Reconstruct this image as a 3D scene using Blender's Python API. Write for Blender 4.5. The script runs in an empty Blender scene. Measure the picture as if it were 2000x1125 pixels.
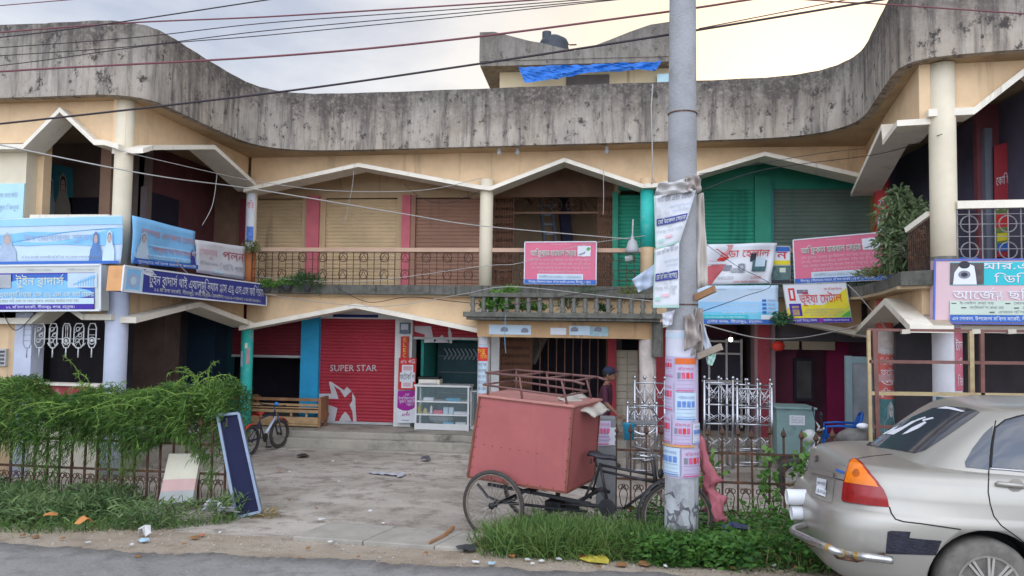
import bpy, math, random
import numpy as np
from mathutils import Vector, Matrix
from mathutils.geometry import delaunay_2d_cdt, tessellate_polygon
random.seed(7); rng = np.random.default_rng(11)
SC = bpy.context.scene; COL = SC.collection
R_ = math.radians

# ------------------------------------------------------------------ camera
FPX = 1450.0; YAW = R_(6.5); PIT = math.atan(74 / 1450); ROL = 0.014
CAM = Vector((0, 0, 2.0))
_F0 = Vector((-math.sin(YAW), math.cos(YAW), 0)); _R = Vector((math.cos(YAW), math.sin(YAW), 0)); _Z = Vector((0, 0, 1))
_F = _F0 * math.cos(PIT) + _Z * math.sin(PIT); _U = -_F0 * math.sin(PIT) + _Z * math.cos(PIT)
_CX = _R * math.cos(ROL) + _U * math.sin(ROL); _CY = -_R * math.sin(ROL) + _U * math.cos(ROL)
cd = bpy.data.cameras.new("camera"); cam = bpy.data.objects.new("camera", cd); COL.objects.link(cam)
cd.sensor_width = 36; cd.lens = FPX / 2000 * 36; cd.clip_start = 0.05; cd.clip_end = 2000
m4 = Matrix((_CX, _CY, -_F)).transposed().to_4x4(); m4.translation = CAM; cam.matrix_world = m4
SC.camera = cam

def at(px, py, Y=None, z=None, X=None, d=None):
    """world point where the line of sight through a photo pixel meets the plane Y, z or X"""
    r = _CX * ((px - 1000) / FPX) - _CY * ((py - 562.5) / FPX) + _F
    t = d if d is not None else (Y / r.y if Y is not None else ((z - 2) / r.z if z is not None else X / r.x))
    return CAM + r * t

# ------------------------------------------------------------------ world, sun, exposure
SUN_AZ = R_(15); SUN_EL = R_(17)          # the low sun is behind the market, right of the middle
w = bpy.data.worlds.new("World"); SC.world = w; w.use_nodes = True
nt = w.node_tree; N = nt.nodes; L = nt.links
N.clear()
out = N.new('ShaderNodeOutputWorld'); bg = N.new('ShaderNodeBackground'); L.new(bg.outputs[0], out.inputs[0])
sky = N.new('ShaderNodeTexSky'); sky.sky_type = 'NISHITA'; sky.sun_disc = False
sky.sun_elevation = SUN_EL; sky.sun_rotation = SUN_AZ; sky.dust_density = 3
geo = N.new('ShaderNodeTexCoord')
def wmath(op, a, b=None, c=None):
    n = N.new('ShaderNodeMath'); n.operation = op
    for i, v in enumerate((a, b, c)):
        if v is None: continue
        if isinstance(v, (int, float)): n.inputs[i].default_value = v
        else: L.new(v, n.inputs[i])
    return n.outputs[0]
def wmix(f, a, b):
    n = N.new('ShaderNodeMix'); n.data_type = 'RGBA'
    if isinstance(f, (int, float)): n.inputs[0].default_value = f
    else: L.new(f, n.inputs[0])
    for i, v in ((6, a), (7, b)):
        if isinstance(v, tuple): n.inputs[i].default_value = (*v, 1)
        else: L.new(v, n.inputs[i])
    return n.outputs[2]
sunv = Vector((math.sin(SUN_AZ) * math.cos(SUN_EL), math.cos(SUN_AZ) * math.cos(SUN_EL), math.sin(SUN_EL)))
dot = N.new('ShaderNodeVectorMath'); dot.operation = 'DOT_PRODUCT'; L.new(geo.outputs['Generated'], dot.inputs[0]); dot.inputs[1].default_value = sunv
sep = N.new('ShaderNodeSeparateXYZ'); L.new(geo.outputs['Generated'], sep.inputs[0])
mp = N.new('ShaderNodeMapping'); L.new(geo.outputs['Generated'], mp.inputs[0]); mp.inputs['Scale'].default_value = (1.0, 1.0, 2.6)
nz = N.new('ShaderNodeTexNoise'); L.new(mp.outputs[0], nz.inputs[0]); nz.inputs['Scale'].default_value = 3.2; nz.inputs['Detail'].default_value = 7; nz.inputs['Roughness'].default_value = .55
glow = wmath('POWER', wmath('MAXIMUM', dot.outputs['Value'], 0), 26)
halo = wmath('POWER', wmath('MAXIMUM', dot.outputs['Value'], 0), 7)
cl = wmath('MULTIPLY_ADD', nz.outputs['Fac'], 3.6, -1.3)
cl = wmath('MINIMUM', wmath('MAXIMUM', cl, 0), 1)
cloud = wmix(cl, (.44, .51, .67), (.82, .85, .91))            # thin grey-blue to white cloud
cloud = wmix(wmath('MULTIPLY', halo, .55), cloud, (.93, .86, .75))
cloud = wmix(wmath('MINIMUM', wmath('MULTIPLY', glow, 1.5), 1), cloud, (.97, .80, .57))
# the cloud deck is brighter overhead and on the open side behind the road
up = wmath('MAXIMUM', wmath('ADD', wmath('MULTIPLY', sep.outputs['Z'], .2), wmath('MULTIPLY', sep.outputs['Y'], -1.0)), 0)
gain = wmath('MULTIPLY_ADD', up, 3.1, 1.0)
nsk = N.new('ShaderNodeVectorMath'); nsk.operation = 'SCALE'; L.new(sky.outputs[0], nsk.inputs[0]); nsk.inputs['Scale'].default_value = .1
mixc = wmix(.88, nsk.outputs[0], cloud)
sc2 = N.new('ShaderNodeVectorMath'); sc2.operation = 'SCALE'; L.new(mixc, sc2.inputs[0]); L.new(gain, sc2.inputs['Scale'])
L.new(sc2.outputs[0], bg.inputs[0]); bg.inputs[1].default_value = 1.0
sl = bpy.data.lights.new("sun", 'SUN'); so = bpy.data.objects.new("sun", sl); COL.objects.link(so)
sl.energy = .6; sl.angle = R_(12); sl.color = (1, .86, .68)
so.rotation_euler = (-sunv).to_track_quat('-Z', 'Y').to_euler()
SC.view_settings.view_transform = 'Standard'; SC.view_settings.look = 'None'; SC.view_settings.exposure = 0.15; SC.view_settings.gamma = 1
SC.cycles.max_bounces = 8; SC.cycles.diffuse_bounces = 5

# ------------------------------------------------------------------ materials
_M = {}
def s2l(c):
    return tuple(((v / 255) / 12.92 if v / 255 <= .04045 else ((v / 255 + .055) / 1.055) ** 2.4) for v in c)
def mat(name, col, rough=.75, var=.18, scale=5.0, streak=0.0, bump=0.0, metal=0.0, spec=.35, dark=None, dirt=0.0, fine=60.0):
    """painted / plastered / dirty surface: base colour broken by two noises, optional vertical streaks and dirt patches"""
    if name in _M: return _M[name]
    m = bpy.data.materials.new(name); m.use_nodes = True; _M[name] = m
    n = m.node_tree.nodes; l = m.node_tree.links; p = n['Principled BSDF']
    p.inputs['Roughness'].default_value = rough; p.inputs['Metallic'].default_value = metal; p.inputs['Specular IOR Level'].default_value = spec
    p.inputs['Base Color'].default_value = (*col, 1)
    if var <= 0 and streak <= 0 and dirt <= 0: return m
    tc = n.new('ShaderNodeTexCoord')
    def noise(sc, vs=(1, 1, 1), det=5, ro=.6):
        mp = n.new('ShaderNodeMapping'); l.new(tc.outputs['Object'], mp.inputs[0]); mp.inputs['Scale'].default_value = vs
        z = n.new('ShaderNodeTexNoise'); l.new(mp.outputs[0], z.inputs[0]); z.inputs['Scale'].default_value = sc; z.inputs['Detail'].default_value = det; z.inputs['Roughness'].default_value = ro
        return z.outputs['Fac']
    def ramp(f, a, b):
        r = n.new('ShaderNodeMapRange'); l.new(f, r.inputs[0]); r.inputs[1].default_value = a; r.inputs[2].default_value = b
        return r.outputs[0]
    def mix(f, a, b):
        x = n.new('ShaderNodeMix'); x.data_type = 'RGBA'; l.new(f, x.inputs[0])
        for i, v in ((6, a), (7, b)):
            if isinstance(v, tuple): x.inputs[i].default_value = (*v, 1)
            else: l.new(v, x.inputs[i])
        return x.outputs[2]
    lo = tuple(v * (1 - var) for v in col); hi = tuple(min(1, v * (1 + var * .7)) for v in col)
    c = mix(ramp(noise(scale), .3, .7), lo, hi)
    dk = dark or tuple(v * .35 for v in col)
    if dirt > 0:
        f = ramp(noise(scale * .5, det=8, ro=.7), .62 - .2 * dirt, .80 - .2 * dirt)
        c = mix(f, c, dk)
    if streak > 0:
        f = ramp(noise(scale, (1.6, 1.6, .12), 6, .65), .66 - .22 * streak, .82 - .2 * streak)
        c = mix(f, c, dk)
    l.new(c, p.inputs['Base Color'])
    if bump > 0:
        b = n.new('ShaderNodeBump'); b.inputs['Strength'].default_value = bump; b.inputs['Distance'].default_value = .02
        l.new(noise(fine, det=4), b.inputs['Height']); l.new(b.outputs[0], p.inputs['Normal'])
    return m
def flat(name, rgb, rough=.6):
    return mat(name, s2l(rgb), rough, var=.08, scale=9)
def weathered(name, light, dark, zt, drop):
    """old rain-stained concrete: black streaks from the top edge, mottled, lighter below"""
    if name in _M: return _M[name]
    m = bpy.data.materials.new(name); m.use_nodes = True; _M[name] = m
    n = m.node_tree.nodes; l = m.node_tree.links; p = n['Principled BSDF']; p.inputs['Roughness'].default_value = .92; p.inputs['Specular IOR Level'].default_value = .15
    tc = n.new('ShaderNodeTexCoord')
    def noise(sc, vs=(1, 1, 1), det=6, ro=.65, off=0):
        mp = n.new('ShaderNodeMapping'); l.new(tc.outputs['Object'], mp.inputs[0]); mp.inputs['Scale'].default_value = vs; mp.inputs['Location'].default_value = (off, off, off)
        z = n.new('ShaderNodeTexNoise'); l.new(mp.outputs[0], z.inputs[0]); z.inputs['Scale'].default_value = sc; z.inputs['Detail'].default_value = det; z.inputs['Roughness'].default_value = ro
        return z.outputs['Fac']
    def ma(op, a, b, c=None):
        x = n.new('ShaderNodeMath'); x.operation = op
        for i, v in enumerate((a, b, c)):
            if v is None: continue
            if isinstance(v, (int, float)): x.inputs[i].default_value = v
            else: l.new(v, x.inputs[i])
        return x.outputs[0]
    def ramp(f, a, b):
        r = n.new('ShaderNodeMapRange'); l.new(f, r.inputs[0]); r.inputs[1].default_value = a; r.inputs[2].default_value = b
        return r.outputs[0]
    def mix(f, a, b):
        x = n.new('ShaderNodeMix'); x.data_type = 'RGBA'; l.new(f, x.inputs[0])
        for i, v in ((6, a), (7, b)):
            if isinstance(v, tuple): x.inputs[i].default_value = (*v, 1)
            else: l.new(v, x.inputs[i])
        return x.outputs[2]
    sp = n.new('ShaderNodeSeparateXYZ'); l.new(tc.outputs['Object'], sp.inputs[0])
    big = noise(.9, off=3); streak = noise(7, (1, 1, .09), 6, .7); fine = noise(14, det=8, ro=.75, off=9); med = noise(3.0, (1, 1, .5), 7, .7, 5)
    base = mix(ramp(med, .3, .7), tuple(v * .62 for v in light), light)
    base = mix(ma('MULTIPLY', ramp(big, .45, .7), .45), base, (light[0] * 1.05, light[1] * .92, light[2] * .78))
    h = ma('MULTIPLY', ma('SUBTRACT', zt, sp.outputs['Z']), 1 / drop)            # 0 at the top edge, 1 a drop below
    reach = ma('MULTIPLY_ADD', big, 1.7, ma('MULTIPLY_ADD', streak, .9, -.74))    # how far stains run down here
    topf = ramp(ma('SUBTRACT', reach, h), -.25, .55)
    f = ma('MULTIPLY', topf, ramp(fine, .22, .52))
    c = mix(ma('MULTIPLY', f, .92), base, dark)
    c = mix(ma('MULTIPLY', ramp(streak, .48, .64), .7), c, tuple(v * 1.2 for v in dark))
    c = mix(ramp(noise(5.5, (1, 1, .8), 9, .78, 21), .545, .62), c, tuple(v * .9 for v in dark))
    l.new(c, p.inputs['Base Color'])
    b = n.new('ShaderNodeBump'); b.inputs['Strength'].default_value = .5; b.inputs['Distance'].default_value = .02; l.new(fine, b.inputs['Height']); l.new(b.outputs[0], p.inputs['Normal'])
    return m
def glassy(name, col, alpha=.35, rough=.05):
    if name in _M: return _M[name]
    m = bpy.data.materials.new(name); m.use_nodes = True; _M[name] = m
    p = m.node_tree.nodes['Principled BSDF']; p.inputs['Base Color'].default_value = (*col, 1); p.inputs['Roughness'].default_value = rough; p.inputs['Alpha'].default_value = alpha; p.inputs['Specular IOR Level'].default_value = .6
    return m
def emit(name, col, s):
    m = bpy.data.materials.new(name); m.use_nodes = True
    p = m.node_tree.nodes['Principled BSDF']; p.inputs['Emission Color'].default_value = (*col, 1); p.inputs['Emission Strength'].default_value = s
    return m
def leafmat(name, c1, c2, trans=.25, sc=1.6):
    if name in _M: return _M[name]
    m = bpy.data.materials.new(name); m.use_nodes = True; _M[name] = m
    n = m.node_tree.nodes; l = m.node_tree.links; p = n['Principled BSDF']; p.inputs['Roughness'].default_value = .6; p.inputs['Specular IOR Level'].default_value = .25
    gi = n.new('ShaderNodeNewGeometry'); tc = n.new('ShaderNodeTexCoord'); z = n.new('ShaderNodeTexNoise'); l.new(tc.outputs['Object'], z.inputs[0]); z.inputs['Scale'].default_value = sc; z.inputs['Detail'].default_value = 3
    a = n.new('ShaderNodeMath'); a.operation = 'MULTIPLY_ADD'; l.new(gi.outputs['Random Per Island'], a.inputs[0]); a.inputs[1].default_value = .55; l.new(z.outputs['Fac'], a.inputs[2])
    r = n.new('ShaderNodeMapRange'); l.new(a.outputs[0], r.inputs[0]); r.inputs[1].default_value = .42; r.inputs[2].default_value = 1.08
    x = n.new('ShaderNodeMix'); x.data_type = 'RGBA'; l.new(r.outputs[0], x.inputs[0]); x.inputs[6].default_value = (*c1, 1); x.inputs[7].default_value = (*c2, 1)
    l.new(x.outputs[2], p.inputs['Base Color'])
    t = n.new('ShaderNodeBsdfTranslucent'); l.new(x.outputs[2], t.inputs[0]); ms = n.new('ShaderNodeMixShader'); ms.inputs[0].default_value = trans
    l.new(p.outputs[0], ms.inputs[1]); l.new(t.outputs[0], ms.inputs[2]); l.new(ms.outputs[0], n['Material Output'].inputs[0])
    return m

# ------------------------------------------------------------------ mesh helpers
class MB:
    def __init__(s): s.v = []; s.f = []; s.mi = []
    def add(s, vs, fs, mi=0):
        o = len(s.v); s.v += [tuple(v) for v in vs]; s.f += [tuple(i + o for i in f) for f in fs]; s.mi += [mi] * len(fs); return s
    def box(s, a, b, mi=0):
        x0, y0, z0 = (min(a[i], b[i]) for i in range(3)); x1, y1, z1 = (max(a[i], b[i]) for i in range(3))
        return s.add([(x0, y0, z0), (x1, y0, z0), (x1, y1, z0), (x0, y1, z0), (x0, y0, z1), (x1, y0, z1), (x1, y1, z1), (x0, y1, z1)],
                     [(0, 3, 2, 1), (4, 5, 6, 7), (0, 1, 5, 4), (1, 2, 6, 5), (2, 3, 7, 6), (3, 0, 4, 7)], mi)
    def hexa(s, lo, hi, mi=0):
        """eight corners: four below, four above, same winding"""
        return s.add(list(lo) + list(hi), [(0, 3, 2, 1), (4, 5, 6, 7), (0, 1, 5, 4), (1, 2, 6, 5), (2, 3, 7, 6), (3, 0, 4, 7)], mi)
    def beam(s, p, q, wx, wz, mi=0, up=(0, 0, 1)):
        p = Vector(p); q = Vector(q); d = (q - p).normalized(); u = Vector(up)
        if abs(d.dot(u)) > .98: u = Vector((0, 1, 0))
        r = d.cross(u).normalized() * wx / 2; u = r.cross(d).normalized() * wz / 2
        c = [(-r - u), (r - u), (r + u), (-r + u)]
        return s.hexa([p + k for k in c], [q + k for k in c], mi)
    def tube(s, pts, r, n=6, mi=0, cap=True):
        pts = [Vector(p) for p in pts]; rs = r if isinstance(r, (list, tuple)) else [r] * len(pts)
        o = len(s.v); prev = None
        for i, p in enumerate(pts):
            d = (pts[min(i + 1, len(pts) - 1)] - pts[max(i - 1, 0)])
            d = d.normalized() if d.length > 1e-9 else Vector((0, 0, 1))
            if prev is None:
                a = Vector((0, 0, 1)) if abs(d.z) < .9 else Vector((1, 0, 0)); u = d.cross(a).normalized()
            else:
                u = (prev - d * prev.dot(d)); u = u.normalized() if u.length > 1e-6 else d.cross(Vector((1, 0, 0))).normalized()
            prev = u; w_ = d.cross(u)
            for k in range(n):
                t = 2 * math.pi * k / n; s.v.append(tuple(p + (u * math.cos(t) + w_ * math.sin(t)) * rs[i]))
        for i in range(len(pts) - 1):
            for k in range(n):
                a = o + i * n + k; b = o + i * n + (k + 1) % n; s.f.append((a, b, b + n, a + n)); s.mi.append(mi)
        if cap:
            s.f.append(tuple(o + k for k in range(n))[::-1]); s.mi.append(mi)
            e = o + (len(pts) - 1) * n; s.f.append(tuple(e + k for k in range(n))); s.mi.append(mi)
        return s
    def ring(s, c, ax, R, r, n=28, m=6, mi=0, squash=1.0):
        """torus about c, axis ax"""
        c = Vector(c); ax = Vector(ax).normalized(); a = Vector((0, 0, 1)) if abs(ax.z) < .9 else Vector((1, 0, 0)); u = ax.cross(a).normalized(); v = ax.cross(u)
        o = len(s.v)
        for i in range(n):
            t = 2 * math.pi * i / n; e = u * math.cos(t) + v * math.sin(t)
            for k in range(m):
                q = 2 * math.pi * k / m; s.v.append(tuple(c + e * (R + r * math.cos(q)) + ax * (r * squash * math.sin(q))))
        for i in range(n):
            for k in range(m):
                a = o + i * m + k; b = o + i * m + (k + 1) % m; c2 = o + ((i + 1) % n) * m + (k + 1) % m; d = o + ((i + 1) % n) * m + k
                s.f.append((a, d, c2, b)); s.mi.append(mi)
        return s
    def lathe(s, c, prof, n=16, mi=0, ax=(0, 0, 1)):
        c = Vector(c); ax = Vector(ax).normalized(); a = Vector((1, 0, 0)) if abs(ax.x) < .9 else Vector((0, 1, 0)); u = ax.cross(a).normalized(); v = ax.cross(u)
        o = len(s.v)
        for r, h in prof:
            for k in range(n):
                t = 2 * math.pi * k / n; s.v.append(tuple(c + ax * h + (u * math.cos(t) + v * math.sin(t)) * r))
        for i in range(len(prof) - 1):
            for k in range(n):
                a = o + i * n + k; b = o + i * n + (k + 1) % n; s.f.append((a, b, b + n, a + n)); s.mi.append(mi)
        s.f.append(tuple(o + k for k in range(n))[::-1]); s.mi.append(mi)
        e = o + (len(prof) - 1) * n; s.f.append(tuple(e + k for k in range(n))); s.mi.append(mi)
        return s
    def ball(s, c, r, n=10, m=7, mi=0, sc=(1, 1, 1)):
        c = Vector(c); o = len(s.v)
        for i in range(m + 1):
            p = math.pi * i / m
            for k in range(n):
                t = 2 * math.pi * k / n; s.v.append((c.x + r * sc[0] * math.sin(p) * math.cos(t), c.y + r * sc[1] * math.sin(p) * math.sin(t), c.z + r * sc[2] * math.cos(p)))
        for i in range(m):
            for k in range(n):
                a = o + i * n + k; b = o + i * n + (k + 1) % n; s.f.append((a, a + n, b + n, b)); s.mi.append(mi)
        return s
    def prism(s, poly, fn, d0, d1, mi=0):
        """2-D polygon pushed from depth d0 to d1; fn(u, v, d) gives the 3-D point"""
        n = len(poly); tri = tessellate_polygon([[Vector((p[0], p[1], 0)) for p in poly]])
        vs = [fn(p[0], p[1], d0) for p in poly] + [fn(p[0], p[1], d1) for p in poly]
        fs = [tuple(t) for t in tri] + [tuple(i + n for i in reversed(t)) for t in tri] + [(i, (i + 1) % n, (i + 1) % n + n, i + n) for i in range(n)]
        return s.add(vs, fs, mi)
    def build(s, name, mats, parent=None, smooth=False, bevel=0, fix=True):
        me = bpy.data.meshes.new(name); me.from_pydata(s.v, [], s.f)
        ms = mats if isinstance(mats, (list, tuple)) else [mats]
        for m in ms: me.materials.append(m)
        if len(ms) > 1: me.polygons.foreach_set('material_index', s.mi)
        if smooth: me.polygons.foreach_set('use_smooth', [True] * len(s.f))
        if fix:
            import bmesh
            bm = bmesh.new(); bm.from_mesh(me); bmesh.ops.recalc_face_normals(bm, faces=bm.faces); bm.to_mesh(me); bm.free()
        me.update()
        o = bpy.data.objects.new(name, me); COL.objects.link(o)
        if parent is not None: link(o, parent)
        if bevel:
            b = o.modifiers.new('b', 'BEVEL'); b.width = bevel; b.segments = 2; b.limit_method = 'ANGLE'
        if smooth == 'auto':
            pass
        return o
def link(o, parent):
    o.parent = parent
    if parent.parent is None: o.matrix_parent_inverse = Matrix.Translation(-Vector(parent.location)) if parent.type == 'EMPTY' else Matrix.Identity(4)
    elif parent.parent.type == 'EMPTY' and parent.type != 'EMPTY': o.matrix_parent_inverse = Matrix.Identity(4)
def tag(o, label=None, cat=None, group=None, kind=None):
    if label: o['label'] = label
    if cat: o['category'] = cat
    if group: o['group'] = group
    if kind: o['kind'] = kind
    return o
def thing(name, label, cat, loc=(0, 0, 0), group=None):
    o = bpy.data.objects.new(name, None); COL.objects.link(o); o.location = loc; o.empty_display_size = .1
    return tag(o, label, cat, group)
def struct(name, mb, m, **k):
    return tag(mb.build(name, m, **k), kind='structure')
def local(root, rz=0):
    root.rotation_euler = (0, 0, rz)

# ------------------------------------------------------------------ lettering (Bengali is laid out by hand: reordered vowels, stacked conjuncts)
_GL = {}
def _raw(body, off):
    c = bpy.data.curves.new("t", 'FONT'); c.body = body; c.size = 1; c.resolution_u = 2; c.offset = off; c.fill_mode = 'NONE' if hasattr(c, 'fill_mode') else c.fill_mode
    o = bpy.data.objects.new("t", c); COL.objects.link(o); dg = bpy.context.evaluated_depsgraph_get(); dg.update()
    me = bpy.data.meshes.new_from_object(o.evaluated_get(dg)); vs = [(v.co.x, v.co.y) for v in me.vertices]; es = [tuple(e.vertices) for e in me.edges]
    bpy.data.objects.remove(o); bpy.data.curves.remove(c); bpy.data.meshes.remove(me)
    return vs, es
def glyph(ch, off=0.0):
    k = (ch, off)
    if k in _GL: return _GL[k]
    def width(b):
        vs, _ = _raw(b, 0); return max(v[0] for v in vs) if vs else 0
    adv = width('l' + ch + 'l') - width('ll')
    vs, es = _raw(ch, off)
    if not vs: _GL[k] = (np.zeros((0, 2)), [], adv); return _GL[k]
    ov, oe, of, *_ = delaunay_2d_cdt([Vector(v) for v in vs], es, [], 0, 1e-6)
    V = np.array([tuple(v) for v in ov]); T = [f for f in of if len(f) == 3]
    A = np.array(vs); E = np.array(es)
    if len(T):
        cen = V[np.array(T)].mean(1)
        a = A[E[:, 0]][None] - cen[:, None]; b = A[E[:, 1]][None] - cen[:, None]
        ang = np.arctan2(a[..., 0] * b[..., 1] - a[..., 1] * b[..., 0], (a * b).sum(-1)).sum(1) / (2 * math.pi)
        T = [t for t, q in zip(T, ang) if abs(q) > .5]
    _GL[k] = (V, T, adv); return _GL[k]
_CONS = set(chr(c) for c in range(0x995, 0x9ba)) | {'\u09df', '\u09dc', '\u09dd'}
_PRE = {'\u09bf': ('\u09bf', ''), '\u09c7': ('\u09c7', ''), '\u09c8': ('\u09c8', ''), '\u09cb': ('\u09c7', '\u09be'), '\u09cc': ('\u09c7', '\u09d7')}
_VIR = '\u09cd'
def layout(s, off=0.0):
    """returns verts (n,2), tris, width for a line of size-1 text"""
    V = []; T = []; x = 0.0; n = 0
    def put(ch, dx, dy=0, sx=1, sy=1):
        nonlocal n
        g, t, a = glyph(ch, off)
        if len(g):
            V.append(g * (sx, sy) + (dx, dy)); T.extend([tuple(i + n for i in q) for q in t]); n += len(g)
        return a * sx
    def stroke(p):
        nonlocal n
        V.append(np.array(p, float)); T.extend([(n, n + i, n + i + 1) for i in range(1, len(p) - 1)]); n += len(p)
    i = 0
    while i < len(s):
        c = s[i]
        if c not in _CONS: x += put(c, x); i += 1; continue
        cl = [c]; i += 1
        while i + 1 < len(s) and s[i] == _VIR and s[i + 1] in _CONS: cl.append(s[i + 1]); i += 2
        post = ''
        while i < len(s) and ('\u09be' <= s[i] <= '\u09cc' or s[i] in '\u0981\u0982\u0983\u09bc\u09d7'): post += s[i]; i += 1
        for k, (a, b) in _PRE.items():
            if k in post: x += put(a, x); post = post.replace(k, b)
        x0 = x; reph = len(cl) > 1 and cl[0] == '\u09b0' and cl[1] != '\u09af'
        if reph: cl = cl[1:]
        tail = cl[1:]
        stack = [q for q in tail if q not in '\u09b0\u09af']
        if stack:
            a = put(cl[0], x, .26, .72, .55); put(stack[0], x + .06, -.14, .72, .62); x += max(a, glyph(stack[0])[2] * .72 + .06)
        else: x += put(cl[0], x)
        if '\u09b0' in tail:
            w_ = x - x0; stroke([(x0 + .02, -.02), (x0 + .09, -.02 - .02), (x0 + w_ * .8, -.22), (x0 + w_ * .8, -.14), (x0 + .1, .06)])
        if '\u09af' in tail: x += put('\u09af', x - .02, 0, .62, 1) - .02
        if reph:
            stroke([(x - .30, .66), (x - .23, .66), (x - .02, .92), (x - .09, .92)])
        for q in post: x += put(q, x)
    return (np.concatenate(V) if V else np.zeros((0, 2))), T, x

class Sign:
    """a flat or slightly waved rectangle given by four world corners (TL, TR, BR, BL) seen from the street; prints are laid on it in u, v (v down)"""
    def __init__(s, name, label, cat, corners, mat_, thick=.04, back=None, wave=None, group=None, part_of=None, frame=None, res=(16, 8)):
        s.c = [Vector(p) for p in corners]; s.wave = wave; s.k = 1; s.parts = {}; s.res = res
        tl, tr, br, bl = s.c
        s.n = ((tr - tl).cross(tl - bl)).normalized(); s.W = ((tr - tl).length + (br - bl).length) / 2; s.H = ((tl - bl).length + (tr - br).length) / 2
        base = (bl + br) / 2
        if part_of is None: s.root = thing(name, label, cat, base, group)
        else: s.root = part_of
        mb = MB(); nu, nv = res if wave else (1, 1)
        g = [[s.p(i / nu, j / nv, 0) for i in range(nu + 1)] for j in range(nv + 1)]
        b = [[s.p(i / nu, j / nv, 0) - s.n * thick for i in range(nu + 1)] for j in range(nv + 1)]
        vs = [p for r in g for p in r] + [p for r in b for p in r]; off = (nu + 1) * (nv + 1); fs = []
        ix = lambda i, j: j * (nu + 1) + i
        for j in range(nv):
            for i in range(nu):
                q = (ix(i, j), ix(i, j + 1), ix(i + 1, j + 1), ix(i + 1, j)); fs.append(q); fs.append(tuple(a + off for a in reversed(q)))
        for i in range(nu): fs += [(ix(i, 0), ix(i + 1, 0), ix(i + 1, 0) + off, ix(i, 0) + off), (ix(i, nv), ix(i, nv) + off, ix(i + 1, nv) + off, ix(i + 1, nv))]
        for j in range(nv): fs += [(ix(0, j), ix(0, j) + off, ix(0, j + 1) + off, ix(0, j + 1)), (ix(nu, j), ix(nu, j + 1), ix(nu, j + 1) + off, ix(nu, j) + off)]
        mb.add(vs, fs); s.board = mb.build('sheet' if wave else 'board', mat_, s.root, smooth=bool(wave), fix=False)
        if frame:
            fm, fw = frame; f = MB()
            for a, b_ in (((0, 0), (1, 0)), ((1, 0), (1, 1)), ((1, 1), (0, 1)), ((0, 1), (0, 0))): f.beam(s.p(*a, 0), s.p(*b_, 0), fw, fw * 1.0, 0, up=s.n)
            f.build('frame', fm, s.root)
    def p(s, u, v, k=0):
        tl, tr, br, bl = s.c
        q = (tl * (1 - u) + tr * u) * (1 - v) + (bl * (1 - u) + br * u) * v
        d = s.wave(u, v) if s.wave else 0
        return q + s.n * (d + k * (.0035 if not s.wave else .006))
    def poly(s, pts, m, name='print', grid=False):
        s.k += 1; mb = s.parts.setdefault((name, m), MB())
        tri = tessellate_polygon([[Vector((a, b, 0)) for a, b in pts]])
        mb.add([s.p(a, b, s.k * .25 + 1) for a, b in pts], [tuple(t) for t in tri]); return s
    def rect(s, u0, v0, u1, v1, m, name='print'):
        if not s.wave: return s.poly([(u0, v0), (u1, v0), (u1, v1), (u0, v1)], m, name)
        s.k += 1; mb = s.parts.setdefault((name, m), MB()); nu = max(1, int((u1 - u0) * s.res[0] + .99)); nv = max(1, int((v1 - v0) * s.res[1] + .99))
        vs = [s.p(u0 + (u1 - u0) * i / nu, v0 + (v1 - v0) * j / nv, s.k * .25 + 1) for j in range(nv + 1) for i in range(nu + 1)]
        mb.add(vs, [(j * (nu + 1) + i, (j + 1) * (nu + 1) + i, (j + 1) * (nu + 1) + i + 1, j * (nu + 1) + i + 1) for j in range(nv) for i in range(nu)]); return s
    def oval(s, u, v, a, b, m, n=18, name='print'):
        return s.poly([(u + a * math.cos(2 * math.pi * i / n), v + b * math.sin(2 * math.pi * i / n)) for i in range(n)], m, name)
    def text(s, t, u0, u1, v, h, m, off=0.0, name='lettering', shear=0.0):
        """u0..u1 the width, v the base line, h the height of the letters (all as shares of the sign)"""
        V, T, wd = layout(t, off)
        if not len(V): return s
        s.k += 1; mb = s.parts.setdefault((name, m), MB()); sx = (u1 - u0) / wd; sy = h / .66
        mb.add([s.p(u0 + (x + shear * y) * sx, v - y * sy, s.k * .25 + 1.2) for x, y in V], T); return s
    def done(s):
        for (name, m), mb in s.parts.items(): mb.build(name, m, s.root if s.root.parent is None else s.root, fix=False)
        s.parts = {}; return s.root
def woman(S_, u, v, w_, h_, face, cloth, hair):
    """printed head and shoulders with a shawl, centred on u, top at v"""
    S_.poly([(u - w_ * .5, v + h_), (u - w_ * .42, v + h_ * .62), (u - w_ * .24, v + h_ * .42), (u - w_ * .2, v + h_ * .1), (u, v), (u + w_ * .2, v + h_ * .1), (u + w_ * .24, v + h_ * .42), (u + w_ * .42, v + h_ * .62), (u + w_ * .5, v + h_)], cloth)
    S_.oval(u, v + h_ * .24, w_ * .17, h_ * .17, hair); S_.oval(u, v + h_ * .27, w_ * .13, h_ * .14, face)
    S_.rect(u - w_ * .09, v + h_ * .23, u - w_ * .03, v + h_ * .25, hair); S_.rect(u + w_ * .03, v + h_ * .23, u + w_ * .09, v + h_ * .25, hair); S_.rect(u - w_ * .04, v + h_ * .34, u + w_ * .04, v + h_ * .355, hair)

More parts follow.
